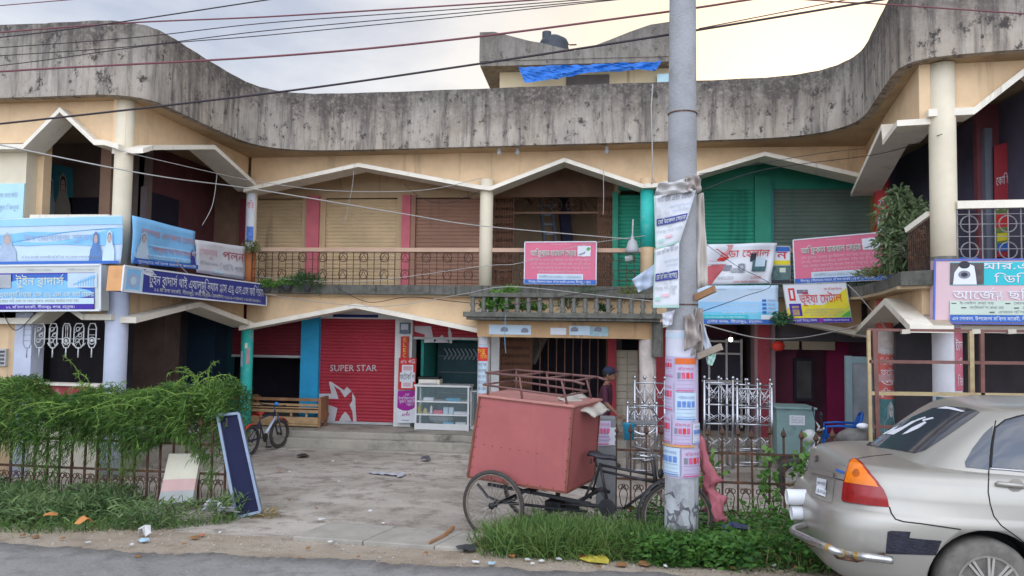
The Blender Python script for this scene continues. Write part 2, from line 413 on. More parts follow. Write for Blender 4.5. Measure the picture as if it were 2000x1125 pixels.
# ------------------------------------------------------------------ palette
CREAM = mat('cream_plaster', (.70, .50, .30), .85, .14, 2.5, streak=.34, dirt=.1, dark=(.40, .28, .17), bump=.15)
CREAMW = mat('pale_cream_paint', (.66, .58, .43), .8, .1, 2.2, streak=.25, dark=(.36, .3, .2), bump=.1)
TRIM = mat('white_trim', (.76, .69, .57), .75, .1, 4, streak=.32, dirt=.12, dark=(.4, .35, .26))
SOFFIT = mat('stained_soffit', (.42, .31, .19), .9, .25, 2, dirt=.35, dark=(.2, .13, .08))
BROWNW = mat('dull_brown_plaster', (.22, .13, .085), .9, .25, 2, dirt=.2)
PARA = weathered('rain_stained_concrete', (.43, .38, .32), (.07, .06, .055), 6.32, 1.0)
PARA2 = weathered('grey_stained_concrete', (.27, .245, .215), (.10, .09, .08), 9.4, 1.2)
MOSSY = mat('mossy_concrete', (.13, .125, .105), .95, .4, 9, streak=.5, dark=(.035, .037, .03), bump=.5)
CONC = mat('worn_concrete', (.36, .33, .28), .92, .22, 3, dirt=.3, dark=(.13, .12, .1), bump=.35)
STEPM = mat('stained_step_concrete', (.40, .36, .295), .92, .2, 3, dirt=.75, dark=(.12, .115, .095), bump=.35)
MAROON = mat('maroon_paint', (.21, .018, .035), .6, .2, 3, dirt=.1)
PINKW = mat('pink_paint', (.62, .15, .18), .7, .12, 4, streak=.2)
BLUEP = mat('bright_blue_paint', (.025, .34, .60), .6, .12, 4, streak=.2, dark=(.01, .1, .2))
TEALP = mat('teal_paint', (.03, .44, .37), .6, .15, 4, dirt=.15, dark=(.35, .38, .33))
GREENP = mat('green_paint', (.035, .30, .19), .6, .15, 3)
PALEBLUE = mat('pale_blue_whitewash', (.50, .53, .63), .85, .1, 3, dirt=.2, dark=(.33, .33, .36))
STAINW = mat('stained_whitewash', (.55, .47, .42), .9, .3, 5, streak=.5, dirt=.3, dark=(.2, .14, .12))
WHITE = mat('white_paint', (.72, .71, .69), .6, .08, 5, streak=.12)
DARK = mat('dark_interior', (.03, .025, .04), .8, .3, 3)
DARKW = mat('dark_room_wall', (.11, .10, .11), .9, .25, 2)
IRON = mat('rusty_iron', (.10, .052, .034), .8, .5, 14, dirt=.4, dark=(.2, .08, .035), bump=.2)
BLACKM = mat('black_metal', (.02, .02, .022), .5, .2, 10)
STEEL = mat('stainless_steel', (.46, .46, .48), .3, .06, 10, metal=1)
ALU = mat('aluminium', (.19, .235, .31), .45, .12, 8, metal=.3)
WOOD = mat('brown_wood', (.30, .155, .075), .6, .3, 6, streak=.3)
WOODL = mat('pale_wood', (.44, .28, .14), .6, .25, 7, streak=.25)
TIN = mat('grey_tin', (.45, .45, .44), .5, .15, 6, dirt=.3)
RUBBER = mat('dusty_rubber', (.06, .053, .047), .9, .3, 20)

# ------------------------------------------------------------------ ground
def sheet(name, x0, x1, y0, y1, z, m, nx=60, ny=40, amp=.02, fn=None):
    vs = []; fs = []
    for j in range(ny + 1):
        for i in range(nx + 1):
            x = x0 + (x1 - x0) * i / nx; y = y0 + (y1 - y0) * j / ny
            vs.append((x, y, (fn(x, y) if fn else z) + amp * (math.sin(x * 3.1 + y * 1.7) * .4 + math.sin(x * 1.3 - y * 2.9 + 2) * .6)))
    for j in range(ny):
        for i in range(nx): a = j * (nx + 1) + i; fs.append((a, a + 1, a + nx + 2, a + nx + 1))
    mb = MB(); mb.add(vs, fs); return tag(mb.build(name, m, smooth=True, fix=False), kind='structure')
def dirtmat(name, a, b, c, sc=.8):
    m = bpy.data.materials.new(name); m.use_nodes = True
    n = m.node_tree.nodes; l = m.node_tree.links; p = n['Principled BSDF']; p.inputs['Roughness'].default_value = .95; p.inputs['Specular IOR Level'].default_value = .15
    tc = n.new('ShaderNodeTexCoord')
    def noise(s, det=8, ro=.65, vs=(1, 1, 1)):
        mp = n.new('ShaderNodeMapping'); l.new(tc.outputs['Object'], mp.inputs[0]); mp.inputs['Scale'].default_value = vs
        z = n.new('ShaderNodeTexNoise'); l.new(mp.outputs[0], z.inputs[0]); z.inputs['Scale'].default_value = s; z.inputs['Detail'].default_value = det; z.inputs['Roughness'].default_value = ro; return z.outputs['Fac']
    def mix(f, lo, hi, x, y):
        r = n.new('ShaderNodeMapRange'); l.new(f, r.inputs[0]); r.inputs[1].default_value = lo; r.inputs[2].default_value = hi
        q = n.new('ShaderNodeMix'); q.data_type = 'RGBA'; l.new(r.outputs[0], q.inputs[0])
        for i, v in ((6, x), (7, y)):
            if isinstance(v, tuple): q.inputs[i].default_value = (*v, 1)
            else: l.new(v, q.inputs[i])
        return q.outputs[2]
    col = mix(noise(sc, 6, .6, (.6, 1.3, 1)), .35, .65, a, b)
    col = mix(noise(sc * 4, 8, .7), .48, .66, col, c)
    col = mix(noise(55, 4, .7), .58, .75, col, tuple(v * .55 for v in a))
    col = mix(noise(38, 3, .6), .66, .74, col, tuple(min(1, v * 1.5) for v in b))
    l.new(col, p.inputs['Base Color'])
    bu = n.new('ShaderNodeBump'); bu.inputs['Strength'].default_value = .6; bu.inputs['Distance'].default_value = .03; l.new(noise(30, 7, .7), bu.inputs['Height']); l.new(bu.outputs[0], p.inputs['Normal'])
    return m
ASPH = dirtmat('worn_asphalt', (.26, .25, .235), (.32, .30, .275), (.20, .19, .18), 1.1)
DIRT = dirtmat('pale_trodden_dirt', (.34, .295, .245), (.55, .49, .42), (.24, .20, .16), .8)
VERGE = dirtmat('dusty_verge_soil', (.36, .29, .215), (.44, .37, .29), (.29, .23, .17), .9)
def roadedge(x): return 6.17 + .03 * math.sin(x * 1.9) + .04 * math.sin(x * .7 + 1) + .025 * math.sin(x * 5.3) + .018 * math.sin(x * 13.1 + 2 * math.sin(x * 3)) + .012 * math.sin(x * 29 + 3 * math.sin(x * 7)) + .008 * math.sin(x * 61 + math.sin(x * 17) * 2)
def lotz(x, y):
    if y < 6.0: return -.06
    if y < 8.0: return -.012 - .19 * (y - 6.0) / 2
    return -.2 - .15 * min(1, (y - 8.0) / 5.0)
sheet('ground', -60, 60, 5.7, 80, 0, DIRT, 240, 150, .012, lotz)
mb = MB(); nx = 3000; vs = []
for i in range(nx + 1):
    x = -60 + 120 * i / nx; vs += [(x, -30, .0), (x, roadedge(x) - .25, .012), (x, roadedge(x) + .01, .008), (x, roadedge(x) + .05, -.08)]
mb.add(vs, [(i * 4 + k, i * 4 + 4 + k, i * 4 + 5 + k, i * 4 + 1 + k) for i in range(nx) for k in range(3)])
struct('road', mb, ASPH, smooth=True, fix=False)
# dusty soil strip between asphalt and the weeds
sheet('verge', -40, 40, 6.0, 7.45, 0, VERGE, 200, 16, .003, lambda x, y: lotz(x, y) + .010 - .05 * max(0, (y - 7.1)) * 2)
# drain slab across the entrance
mb = MB()
a, b, c, d = at(572, 1047, z=-.05), at(905, 1070, z=-.05), at(960, 1042, z=-.06), at(648, 1018, z=-.06)
for (u0, u1) in ((0, .415), (.422, .83), (.836, 1.0)):
    p = [a.lerp(b, u0), a.lerp(b, u1), d.lerp(c, u1), d.lerp(c, u0)]
    mb.hexa([q - Vector((0, 0, .14)) for q in p], p)
struct('drain_slab', mb, CONC, bevel=.008)
# raised platform and the two steps
mb = MB()
mb.box((-40, 13.86, -.5), (40, 40, -.07)); mb.box((-6.2, 13.62, -.5), (-.2, 13.86, -.175)); mb.box((-6.3, 13.42, -.5), (-.3, 13.62, -.335))
struct('platform', mb, STEPM, bevel=.02)
mb = MB(); mb.box((-40, 10.4, -.5), (-7.1, 13.86, -.08)); mb.box((4.4, 9.9, -.5), (40, 13.86, -.08)); mb.box((1.3, 13.3, -.5), (4.4, 13.86, -.1))
struct('pavement', mb, STEPM, bevel=.02)

# ------------------------------------------------------------------ the market building
BLD = thing('market_building', 'two storey cream market building with curved rain-stained concrete parapet and shuttered shops', 'building', (0, 14, 0))
def part(name, mb, m, **k): return mb.build(name, m, k.pop('parent', BLD), **k)
XZ = lambda u, v, d: (u, d, v)
YZ = lambda u, v, d: (d, u, v)
# parapet path (plan), measured
PATH = [(-20, 9.70), (-14, 9.68), (-8.6, 9.66), (-7.8, 9.65), (-7.15, 9.64), (-6.85, 9.68), (-6.63, 9.78), (-6.48, 9.93), (-6.40, 10.2), (-6.37, 10.7), (-6.34, 11.3), (-6.28, 12.0), (-6.20, 12.45), (-6.05, 12.75), (-5.8, 12.97), (-5.45, 13.12), (-5.0, 13.18), (-4.0, 13.2), (-2.5, 13.18), (-1, 13.15), (1.0, 13.12), (2.0, 13.1), (2.9, 13.05), (3.4, 12.93), (3.75, 12.72), (3.95, 12.45), (4.06, 12.1), (4.06, 11.7), (3.98, 11.2), (3.88, 10.6), (3.80, 10.1), (3.76, 9.75), (3.80, 9.52), (3.9, 9.38), (4.1, 9.28), (4.5, 9.2), (5.2, 9.12), (8, 8.9), (12, 8.6), (20, 8.0)]
def smoothpath(P, n=4):
    o = []
    for i in range(len(P) - 1):
        p0 = Vector(P[max(0, i - 1)]); p1 = Vector(P[i]); p2 = Vector(P[i + 1]); p3 = Vector(P[min(len(P) - 1, i + 2)])
        for k in range(n):
            t = k / n; o.append(.5 * ((2 * p1) + (p2 - p0) * t + (2 * p0 - 5 * p1 + 4 * p2 - p3) * t * t + (3 * p1 - p0 - 3 * p2 + p3) * t ** 3))
    o.append(Vector(P[-1])); return o
SP = smoothpath(PATH)
zb = lambda x: 5.265 + .010 * max(-8, min(6, x)); ztp = lambda x: 6.33 + .009 * max(-8, min(6, x))
mb = MB(); vs = []
for i, p in enumerate(SP):
    t = (SP[min(i + 1, len(SP) - 1)] - SP[max(i - 1, 0)]).normalized(); nrm = Vector((-t.y, t.x)); q = p + nrm * .13
    a, b = zb(p.x), ztp(p.x) + .004 * math.sin(i * 1.7)
    vs += [(p.x, p.y, a), (p.x, p.y, b), (q.x, q.y, b + .01), (q.x, q.y, a)]
mb.add(vs, [(i * 4 + k, i * 4 + (k + 1) % 4, i * 4 + 4 + (k + 1) % 4, i * 4 + 4 + k) for i in range(len(SP) - 1) for k in range(4)])
part('parapet', mb, PARA, smooth=False)
mb = MB(); inner = []
for i, p in enumerate(SP):
    t = (SP[min(i + 1, len(SP) - 1)] - SP[max(i - 1, 0)]).normalized(); nrm = Vector((-t.y, t.x)); inner.append(p + nrm * .02)
mb.prism([(p.x, p.y) for p in inner] + [(20, 24), (-20, 24)], lambda u, v, d: (u, v, d + .010 * max(-8, min(6, u))), 5.275, 5.42)
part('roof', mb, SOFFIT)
# soffit bulbs and hooks
for px, py in ((1011, 293), (1185, 291), (255, 196), (975, 293)):
    p = at(px, py, z=5.22); mb = MB(); mb.lathe((p.x, p.y, 5.27), [(.03, 0), (.03, -.05), (.045, -.09), (.03, -.13), (.01, -.14)], 8); part('soffit_bulb', mb, TIN)

def along(p, q):
    """frame along a wall line p->q (plan); returns fn(u, z, d): u metres along, d towards the viewer side (right-hand normal)"""
    p = Vector(p); q = Vector(q); t = (q - p).normalized(); nr = Vector((t.y, -t.x))
    return lambda u, v, d: (p.x + t.x * u + nr.x * d, p.y + t.y * u + nr.y * d, v), (q - p).length
def canopy(p, q, chain, proj, th, ztop, wallth=.2, drop=.0, m=CREAM, under=None):
    """beam whose lower edge is a zigzag plus the sloping concrete brow that stands out from it. chain = [(u, z)...] along p->q"""
    fn, Lg = along(p, q)
    poly = [(u, z) for u, z in chain] + [(chain[-1][0], ztop), (chain[0][0], ztop)]
    mb = MB(); mb.prism(poly, fn, 0, -wallth); part('beam', mb, m)
    mb = MB()
    for (u0, z0), (u1, z1) in zip(chain[:-1], chain[1:]):
        if u1 - u0 < .02: continue
        mb.hexa([fn(u0, z0 - th, -wallth), fn(u1, z1 - th, -wallth), fn(u1, z1 - th, proj), fn(u0, z0 - th, proj)], [fn(u0, z0, -wallth), fn(u1, z1, -wallth), fn(u1, z1, proj), fn(u0, z0, proj)])
    part('canopy', mb, TRIM)
def plane_at(px, py, p, q, d=0):
    """pixel met by the vertical plane through plan line p->q shifted d towards the viewer; returns (u, z)"""
    p = Vector(p); q = Vector(q); t = (q - p).normalized(); nr = Vector((t.y, -t.x)); p = p + nr * d
    r = at(px, py, d=1.0) - CAM
    k = ((p.x - CAM.x) * nr.x + (p.y - CAM.y) * nr.y) / (r.x * nr.x + r.y * nr.y); w_ = CAM + r * k
    return ((w_.x - p.x) * t.x + (w_.y - p.y) * t.y, w_.z)
CEN = ((-6.75, 13.72), (4.85, 13.72))
INL = ((-6.78, 9.9), (-6.78, 13.72)); INR = ((4.75, 13.72), (3.95, 9.55))
FRL = ((-14, 9.98), (-6.78, 9.98)); FRR = ((3.98, 9.6), (14, 8.9))
def chain_px(line, pts, d): return [plane_at(x, y, line[0], line[1], d) for x, y in pts]
# upper storey, centre: three zigzag brows
def clampc(ch, lo=None, hi=None):
    ch = [list(c) for c in ch]
    if lo is not None: ch[0][0] = lo
    if hi is not None: ch[-1][0] = hi
    return [tuple(c) for c in ch]
ck = chain_px(CEN, [(505, 367), (700, 318), (933, 361), (958, 364), (1102, 308), (1255, 359), (1288, 357), (1493.6, 296), (1685.6, 345)], .3)
canopy(*CEN, clampc(ck, 0.02, 11.55), .3, .075, 5.30)
cl_ = chain_px(INL, [(264, 283), (301, 283), (420, 283), (503, 363)], .28); canopy(*INL, clampc(cl_, 0.0, 3.8), .28, .075, 5.26)
cfl = chain_px(FRL, [(32, 281), (45, 281), (116.5, 209), (184, 273), (204, 273), (225, 281)], .2)
canopy(*FRL, [(0, cfl[0][1])] + cfl[:-1] + [(7.2, cfl[-1][1])], .2, .075, 5.24)
cir = chain_px(INR, [(1685.6, 345), (1721, 243), (1771, 240)], .25); canopy(*INR, [(0.0, cir[0][1])] + cir[1:2] + [(3.2, 4.63), (4.22, 4.63)], .25, .075, 5.31)
cfr = chain_px(FRR, [(1872, 211), (1903, 209), (2000, 133)], .12)
du = cfr[2][0] - cfr[1][0]; pk = (cfr[1][0] + du * 1.15, cfr[1][1] + (cfr[2][1] - cfr[1][1]) * 1.15)
canopy(*FRR, [(0.05, cfr[0][1]), cfr[1], pk, (pk[0] + du * 1.15, cfr[1][1]), (pk[0] + du * 1.15 + .4, cfr[1][1]), (10, 4.9)], .12, .09, 5.33)
# balcony floor slab, with its mossy edge, all round the court
edge = [(-14, 9.78), (-6.95, 9.78), (-6.62, 10.0), (-6.55, 12.7), (-6.45, 13.2), (-6.1, 13.52), (-2.2, 13.5), (1.1, 13.5), (3.9, 13.45), (4.2, 13.2), (4.3, 12.6), (4.05, 11.0), (3.72, 9.6), (3.95, 9.32), (14, 8.6)]
mb = MB(); mb.prism(edge + [(14, 24), (-14, 24)], lambda u, v, d: (u, v, d), 2.56, 2.735); part('balcony_slab', mb, MOSSY)
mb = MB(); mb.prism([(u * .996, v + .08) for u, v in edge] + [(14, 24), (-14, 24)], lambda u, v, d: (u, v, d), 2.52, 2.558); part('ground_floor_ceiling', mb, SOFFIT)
# ground storey brows
g1 = chain_px(CEN, [(496, 637), (694, 593), (928, 640)], .3)
gr = chain_px(CEN, [(1617, 634), (1688, 650)], .3); pku = 8.35
canopy(*CEN, [(0.02, g1[0][1])] + g1[1:] + [(g1[2][0] + .25, 1.95), (7.0, 1.95), (7.15, 1.95), (9.4, 2.36), gr[0], (11.4, gr[1][1])], .3, .085, 2.53)
gl = chain_px(INL, [(250, 619), (391, 589), (494, 632)], .28); canopy(*INL, clampc(gl, 0, 3.8), .28, .085, 2.53)
gf = chain_px(FRL, [(10, 621), (60, 621), (112, 580), (160, 613), (207, 613)], .2); canopy(*FRL, [(0, gf[0][1])] + gf[:-1] + [(7.2, gf[-1][1])], .2, .085, 2.53)
gi = chain_px(INR, [(1688, 650), (1727, 583), (1777, 635), (1822, 635)], .25); canopy(*INR, clampc(gi, 0.0, 4.22), .25, .085, 2.53)
fr_z = 2.08
canopy(*FRR, [(.05, fr_z), (1.2, fr_z), (2.2, 2.4), (3.2, fr_z), (10, fr_z)], .12, .085, 2.53)

# columns
def column(x, y, r, z0, z1, m, n=20, name='column'):
    mb = MB(); mb.lathe((x, y, z0), [(r, 0), (r, (z1 - z0) * .33), (r, (z1 - z0) * .66), (r, z1 - z0)], n); return part(name, mb, m, smooth=True)
pC1 = plane_at(240, 350, *FRL, .0)
C = {}
def colxy(px, py, Y): p = at(px, py, Y=Y); return p.x, p.y
C['1'] = colxy(241, 330, 10.0); C['2'] = colxy(487, 540, 13.72); C['3'] = colxy(949, 480, 13.62); C['4'] = colxy(1264, 420, 13.62); C['5'] = colxy(1723, 420, 13.5); C['6'] = colxy(1842, 350, 9.58)
column(*C['1'], .125, 2.735, 5.26, CREAMW); column(*C['1'], .15, -.25, 2.53, PALEBLUE)
column(*C['2'], .105, 3.35, 4.65, CREAMW); column(*C['2'], .11, 2.735, 3.35, mat('orange_paint', (.50, .17, .06), .8, .2, 4, dirt=.2)); column(*C['2'], .115, -.1, 2.0, mat('chipped_teal_paint', (.03, .44, .37), .6, .1, 5, dirt=.55, dark=(.42, .40, .34)))
column(*C['3'], .125, 2.735, 4.72, CREAMW); column(*C['3'], .12, -.1, 2.3, STAINW)
column(*C['4'], .12, 2.735, 4.72, CREAM); column(C['4'][0], 13.35, .15, -.3, 1.8, STAINW)
mb = MB(); mb.lathe((C['4'][0], C['4'][1], 3.46), [(.127, 0), (.127, 1.05)], 20); part('column_paint', mb, TEALP, smooth=True)
column(*C['5'], .13, 2.735, 4.75, mat('red_column_paint', (.50, .06, .06), .7, .15, 4, dirt=.2)); column(*C['6'], .15, 2.735, 5.3, CREAMW)
mb = MB(); mb.lathe((C['6'][0], C['6'][1], 2.735), [(.156, 0), (.156, .18)], 20); part('column_foot', mb, MOSSY, smooth=True)
xb, yb = colxy(1850, 720, 9.58); C['6b'] = (xb, yb); column(xb, yb, .16, -.2, 2.53, mat('white_column_paint', (.62, .6, .62), .7, .1, 4, dirt=.1))
xb, yb = colxy(1729, 740, 12.2); C['5b'] = (xb, yb); K5 = 12.2 / 10.6; ZK = lambda z: 2 - (2 - z) * K5; column(xb, yb, .121, -.2, 2.5, mat('red_pillar_paint', (.55, .12, .10), .75, .12, 4, dirt=.15))
# ring of wall under the slab between C6b and front
# ------------------------------------------------------------------ back walls
YS = 14.95
def X_at(px, py, Y=YS): return at(px, py, Y=Y).x
def shutter(name, x0, x1, z0, z1, y, m, pitch=.075, depth=.016, frame=None, parent=None):
    """ribbed roller shutter"""
    n = max(2, int((z1 - z0) / pitch)); mb = MB(); vs = []; k = 0
    for i in range(n * 4 + 1):
        z = z0 + (z1 - z0) * i / (n * 4); d = (0, depth * .8, depth, depth * .8)[i % 4]
        vs += [(x0, y - d, z), (x1, y - d, z)]
    mb.add(vs, [(2 * i, 2 * i + 1, 2 * i + 3, 2 * i + 2) for i in range(n * 4)])
    mb.add([(x0, y + .012, z0), (x1, y + .012, z0), (x1, y + .012, z1), (x0, y + .012, z1)], [(0, 1, 2, 3)])
    o = mb.build(name, m, parent or BLD, fix=False)
    mb = MB(); mb.box((x0, y - .035, z0 - .05), (x1, y + .01, z0)); mb.build('bottom_rail', frame or TIN, o)
    return o
# upper storey centre: x positions along the wall
u = {k: X_at(px, 430) for k, px in dict(a=498, b=603, c=627, d=788, e=806, f=938, g=962, h=1003, i=1168, j=1196, k=1207, l=1254, m=1280, n=1372, o=1472, p=1509, q=1700, r=1712).items()}
BEIGE = mat('beige_shutter_paint', (.62, .45, .26), .65, .16, 1.2, streak=.35, dirt=.12, dark=(.2, .13, .08))
BROWNS = mat('brown_shutter_paint', (.36, .195, .13), .65, .18, 1.2, streak=.35, dirt=.12)
BEIGEW = mat('beige_wall', (.58, .42, .25), .85, .12, 2, streak=.2)
GREENS = mat('green_shutter_paint', (.025, .29, .18), .6, .16, 1.2, streak=.25)
DGREENS = mat('dull_green_shutter_paint', (.16, .21, .165), .6, .25, 1.2, streak=.45, dark=(.03, .16, .11))
shutter('shutter', u['a'] - .25, u['b'] - .1, 2.76, 4.6, YS, BEIGE); shutter('shutter', u['c'] + .1, u['d'] - .1, 2.76, 4.6, YS, BEIGE); shutter('shutter', u['e'] + .08, u['f'] + .25, 2.76, 4.6, YS, BROWNS)
mb = MB()
for a, b in ((u['b'] - .12, u['b'] - .0), (u['c'], u['c'] + .12), (u['d'] - .12, u['d'])): mb.box((a, YS - .06, 2.735), (b, YS + .1, 4.62))
mb.box((u['a'] - .4, YS - .04, 4.62), (u['f'] + .3, YS + .1, 5.27)); part('shutter_frame', mb, BEIGEW)
mb = MB(); mb.box((u['b'], YS - .14, 2.735), (u['c'], YS + .1, 4.66)); part('pilaster', mb, PINKW); mb = MB(); mb.box((u['d'], YS - .14, 2.735), (u['e'] - .02, YS + .1, 4.66)); part('pilaster', mb, PINKW)
mb = MB(); mb.box((u['e'] - .02, YS - .1, 2.735), (u['e'] + .08, YS + .1, 4.66)); part('pilaster', mb, BROWNS)
# stair hall behind the middle opening
mb = MB(); mb.box((u['g'] - .3, 17.6, 2.735), (u['j'] + .6, 17.75, 5.27)); mb.box((u['g'] - .45, YS, 2.735), (u['g'] - .3, 17.6, 5.27)); mb.box((u['j'], YS + .02, 2.735), (u['j'] + .15, 17.6, 5.27)); part('stair_hall_wall', mb, mat('hall_plaster', (.58, .43, .28), .9, .2, 1.5, streak=.2))
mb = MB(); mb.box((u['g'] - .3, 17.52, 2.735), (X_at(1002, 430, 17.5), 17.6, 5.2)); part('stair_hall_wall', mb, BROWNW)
def foldgate(x0, x1, z0, z1, y, m, n):
    mb = MB(); wd = (x1 - x0) / n
    for i in range(n + 1): mb.box((x0 + wd * i - .009, y - .012 + .02 * (i % 2), z0), (x0 + wd * i + .009, y + .012 + .02 * (i % 2), z1))
    for i in range(n):
        zz = z0
        while zz < z1 - .1: mb.beam((x0 + wd * i, y, zz), (x0 + wd * (i + 1), y, min(z1, zz + .16)), .008, .012); mb.beam((x0 + wd * (i + 1), y + .01, zz), (x0 + wd * i, y + .01, min(z1, zz + .16)), .008, .012); zz += .16
    mb.box((x0, y - .02, z1), (x1, y + .03, z1 + .04)); mb.box((x0, y - .02, z0 - .03), (x1, y + .03, z0))
    return part('folding_gate', mb, m)
GATEB = mat('brown_gate_paint', (.17, .075, .04), .7, .25, 8, dirt=.3)
foldgate(u['g'] - .05, u['h'], 2.78, 4.6, YS - .02, GATEB, 9); foldgate(u['i'], u['j'], 2.78, 4.6, YS - .02, GATEB, 6)
mb = MB(); mb.box((u['g'] - .1, YS - .03, 4.62), (u['j'], YS + .1, 5.27)); mb.box((u['h'], YS - .02, 4.28), (u['i'], YS + .04, 4.32)); part('gate_lintel', mb, BROWNW)
mb = MB()
for i in range(5):
    xx = u['h'] + (u['i'] - u['h']) * (i + .5) / 5
    for k in range(4): mb.beam((xx - .14 * math.cos(k * math.pi / 4), YS, 4.46 - .14 * math.sin(k * math.pi / 4)), (xx + .14 * math.cos(k * math.pi / 4), YS, 4.46 + .14 * math.sin(k * math.pi / 4)), .01, .01)
    mb.ring((xx, YS, 4.46), (0, 1, 0), .13, .007, 16, 4)
part('fanlight_grille', mb, IRON)
mb = MB(); mb.box((u['j'], YS - .12, 2.735), (u['k'], YS + .1, 4.7)); part('pilaster', mb, GREENP); mb = MB(); mb.box((u['o'], YS - .12, 2.735), (u['p'] - .06, YS + .1, 5.0)); part('pilaster', mb, GREENP)
mb = MB(); mb.box((u['p'] - .06, YS - .1, 2.735), (u['p'], YS + .1, 4.9)); part('pilaster', mb, mat('blue_green_paint', (.03, .2, .2), .6, .1, 3))
mb = MB(); mb.box((u['q'], YS - .2, 2.735), (u['r'] - .02, YS + .1, 4.8)); part('pilaster', mb, mat('ochre_paint', (.45, .27, .05), .7, .1, 3))
shutter('shutter', u['k'], u['m'] + .1, 2.76, 4.66, YS, GREENS); shutter('shutter', u['m'] + .1, u['o'], 2.76, 4.75, YS, GREENS); shutter('shutter', u['p'], u['q'], 2.76, 4.75, YS, DGREENS)
mb = MB(); mb.box((u['k'], YS - .02, 4.75), (u['r'] + .6, YS + .1, 5.27)); part('shutter_frame', mb, GREENP)
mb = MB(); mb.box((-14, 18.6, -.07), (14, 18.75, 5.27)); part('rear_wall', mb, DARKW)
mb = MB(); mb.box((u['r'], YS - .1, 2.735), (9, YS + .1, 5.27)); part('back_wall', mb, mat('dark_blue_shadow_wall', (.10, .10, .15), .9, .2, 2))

# ground floor, centre
g = {k: X_at(px, 740) for k, px in dict(a=462, b=590, c=625, d=773, e=806, f=932, g=960, h=976, i=1186, j=1203, k=1252, l=1300, m=1478, n=1501, o=1512, p=1655).items()}
REDS = mat('red_shutter_paint', (.40, .032, .05), .55, .14, 1.5, streak=.3, dirt=.1, dark=(.12, .015, .02))
ZP = -.07
def pil(x0, x1, z0, z1, m, y0=YS - .12, y1=YS + .25, name='pilaster'):
    mb = MB(); mb.box((x0, y0, z0), (x1, y1, z1)); return part(name, mb, m)
pil(g['b'], g['c'], ZP, 2.53, BLUEP); pil(g['d'], g['e'], ZP, 2.53, WHITE)
SHR = shutter('shutter', g['c'], g['d'], ZP + .06, 2.1, YS, REDS, .066)
# shop sign strip over it
mb = MB(); mb.box((g['c'], YS - .05, 2.1), (g['d'], YS + .02, 2.5)); part('shutter_housing', mb, WHITE)
SHL = shutter('shutter', g['a'] - 1.2, g['b'], 1.32, 2.1, YS, mat('dark_red_shutter_paint', (.17, .02, .03), .6, .15, 1.5), .066, frame=TIN)
SHO = shutter('shutter', g['e'], g['g'] + .1, 1.75, 2.3, YS, REDS, .066, frame=TIN)
pil(g['a'] - 1.2, g['b'], 2.1, 2.53, MAROON, YS, YS + .1, 'wall'); pil(g['e'], g['g'], 2.3, 2.53, MAROON, YS, YS + .1, 'wall')
pil(g['g'], g['h'], ZP, 2.53, WHITE); pil(g['i'], g['j'], ZP, 2.3, mat('red_pillar', (.34, .03, .045), .6, .12, 3)); pil(g['k'] - .05, g['l'] + .05, ZP, 2.3, mat('red_pillar', (.34, .03, .045)))
# partitions between the shops run back to the rear wall
mb = MB()
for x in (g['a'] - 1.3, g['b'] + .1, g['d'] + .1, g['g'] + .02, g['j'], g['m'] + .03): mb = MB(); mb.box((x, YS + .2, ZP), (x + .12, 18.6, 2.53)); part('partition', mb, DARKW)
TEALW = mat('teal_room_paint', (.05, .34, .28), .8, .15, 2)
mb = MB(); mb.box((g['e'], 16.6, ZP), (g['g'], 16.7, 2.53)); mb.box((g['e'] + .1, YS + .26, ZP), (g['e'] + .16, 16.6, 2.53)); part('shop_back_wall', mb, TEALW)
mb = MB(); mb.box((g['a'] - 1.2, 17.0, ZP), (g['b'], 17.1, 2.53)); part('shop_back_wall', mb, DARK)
# collapsible gate and the passage behind it
foldgate(g['h'] + .02, g['h'] + .62, ZP + .03, 2.0, YS - .05, GATEB, 16)
mb = MB(); n_ = 9
for i in range(n_ + 1):
    xx = g['h'] + .65 + (g['i'] - g['h'] - .67) * i / n_; mb.box((xx - .009, YS - .06, ZP), (xx + .009, YS - .04, 2.0))
part('folding_gate', mb, GATEB)
mb = MB(); mb.beam((g['h'] + .4, 16.2, 1.2), (g['h'] + .9, 16.9, 2.4), .5, .1); part('stair_flight', mb, CONC)
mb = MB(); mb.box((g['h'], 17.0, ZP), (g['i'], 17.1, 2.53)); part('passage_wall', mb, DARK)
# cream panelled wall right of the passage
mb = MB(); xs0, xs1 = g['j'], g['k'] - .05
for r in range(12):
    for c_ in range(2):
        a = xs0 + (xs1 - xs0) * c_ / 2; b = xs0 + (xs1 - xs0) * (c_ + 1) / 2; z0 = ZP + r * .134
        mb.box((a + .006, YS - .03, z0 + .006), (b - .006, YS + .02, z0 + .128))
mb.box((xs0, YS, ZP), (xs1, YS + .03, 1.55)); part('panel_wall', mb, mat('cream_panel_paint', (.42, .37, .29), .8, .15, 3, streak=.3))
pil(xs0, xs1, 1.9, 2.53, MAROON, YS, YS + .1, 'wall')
mb = MB(); mb.box((xs0, 15.6, ZP), (xs1, 15.7, 2.5)); part('shop_back_wall', mb, DARK)
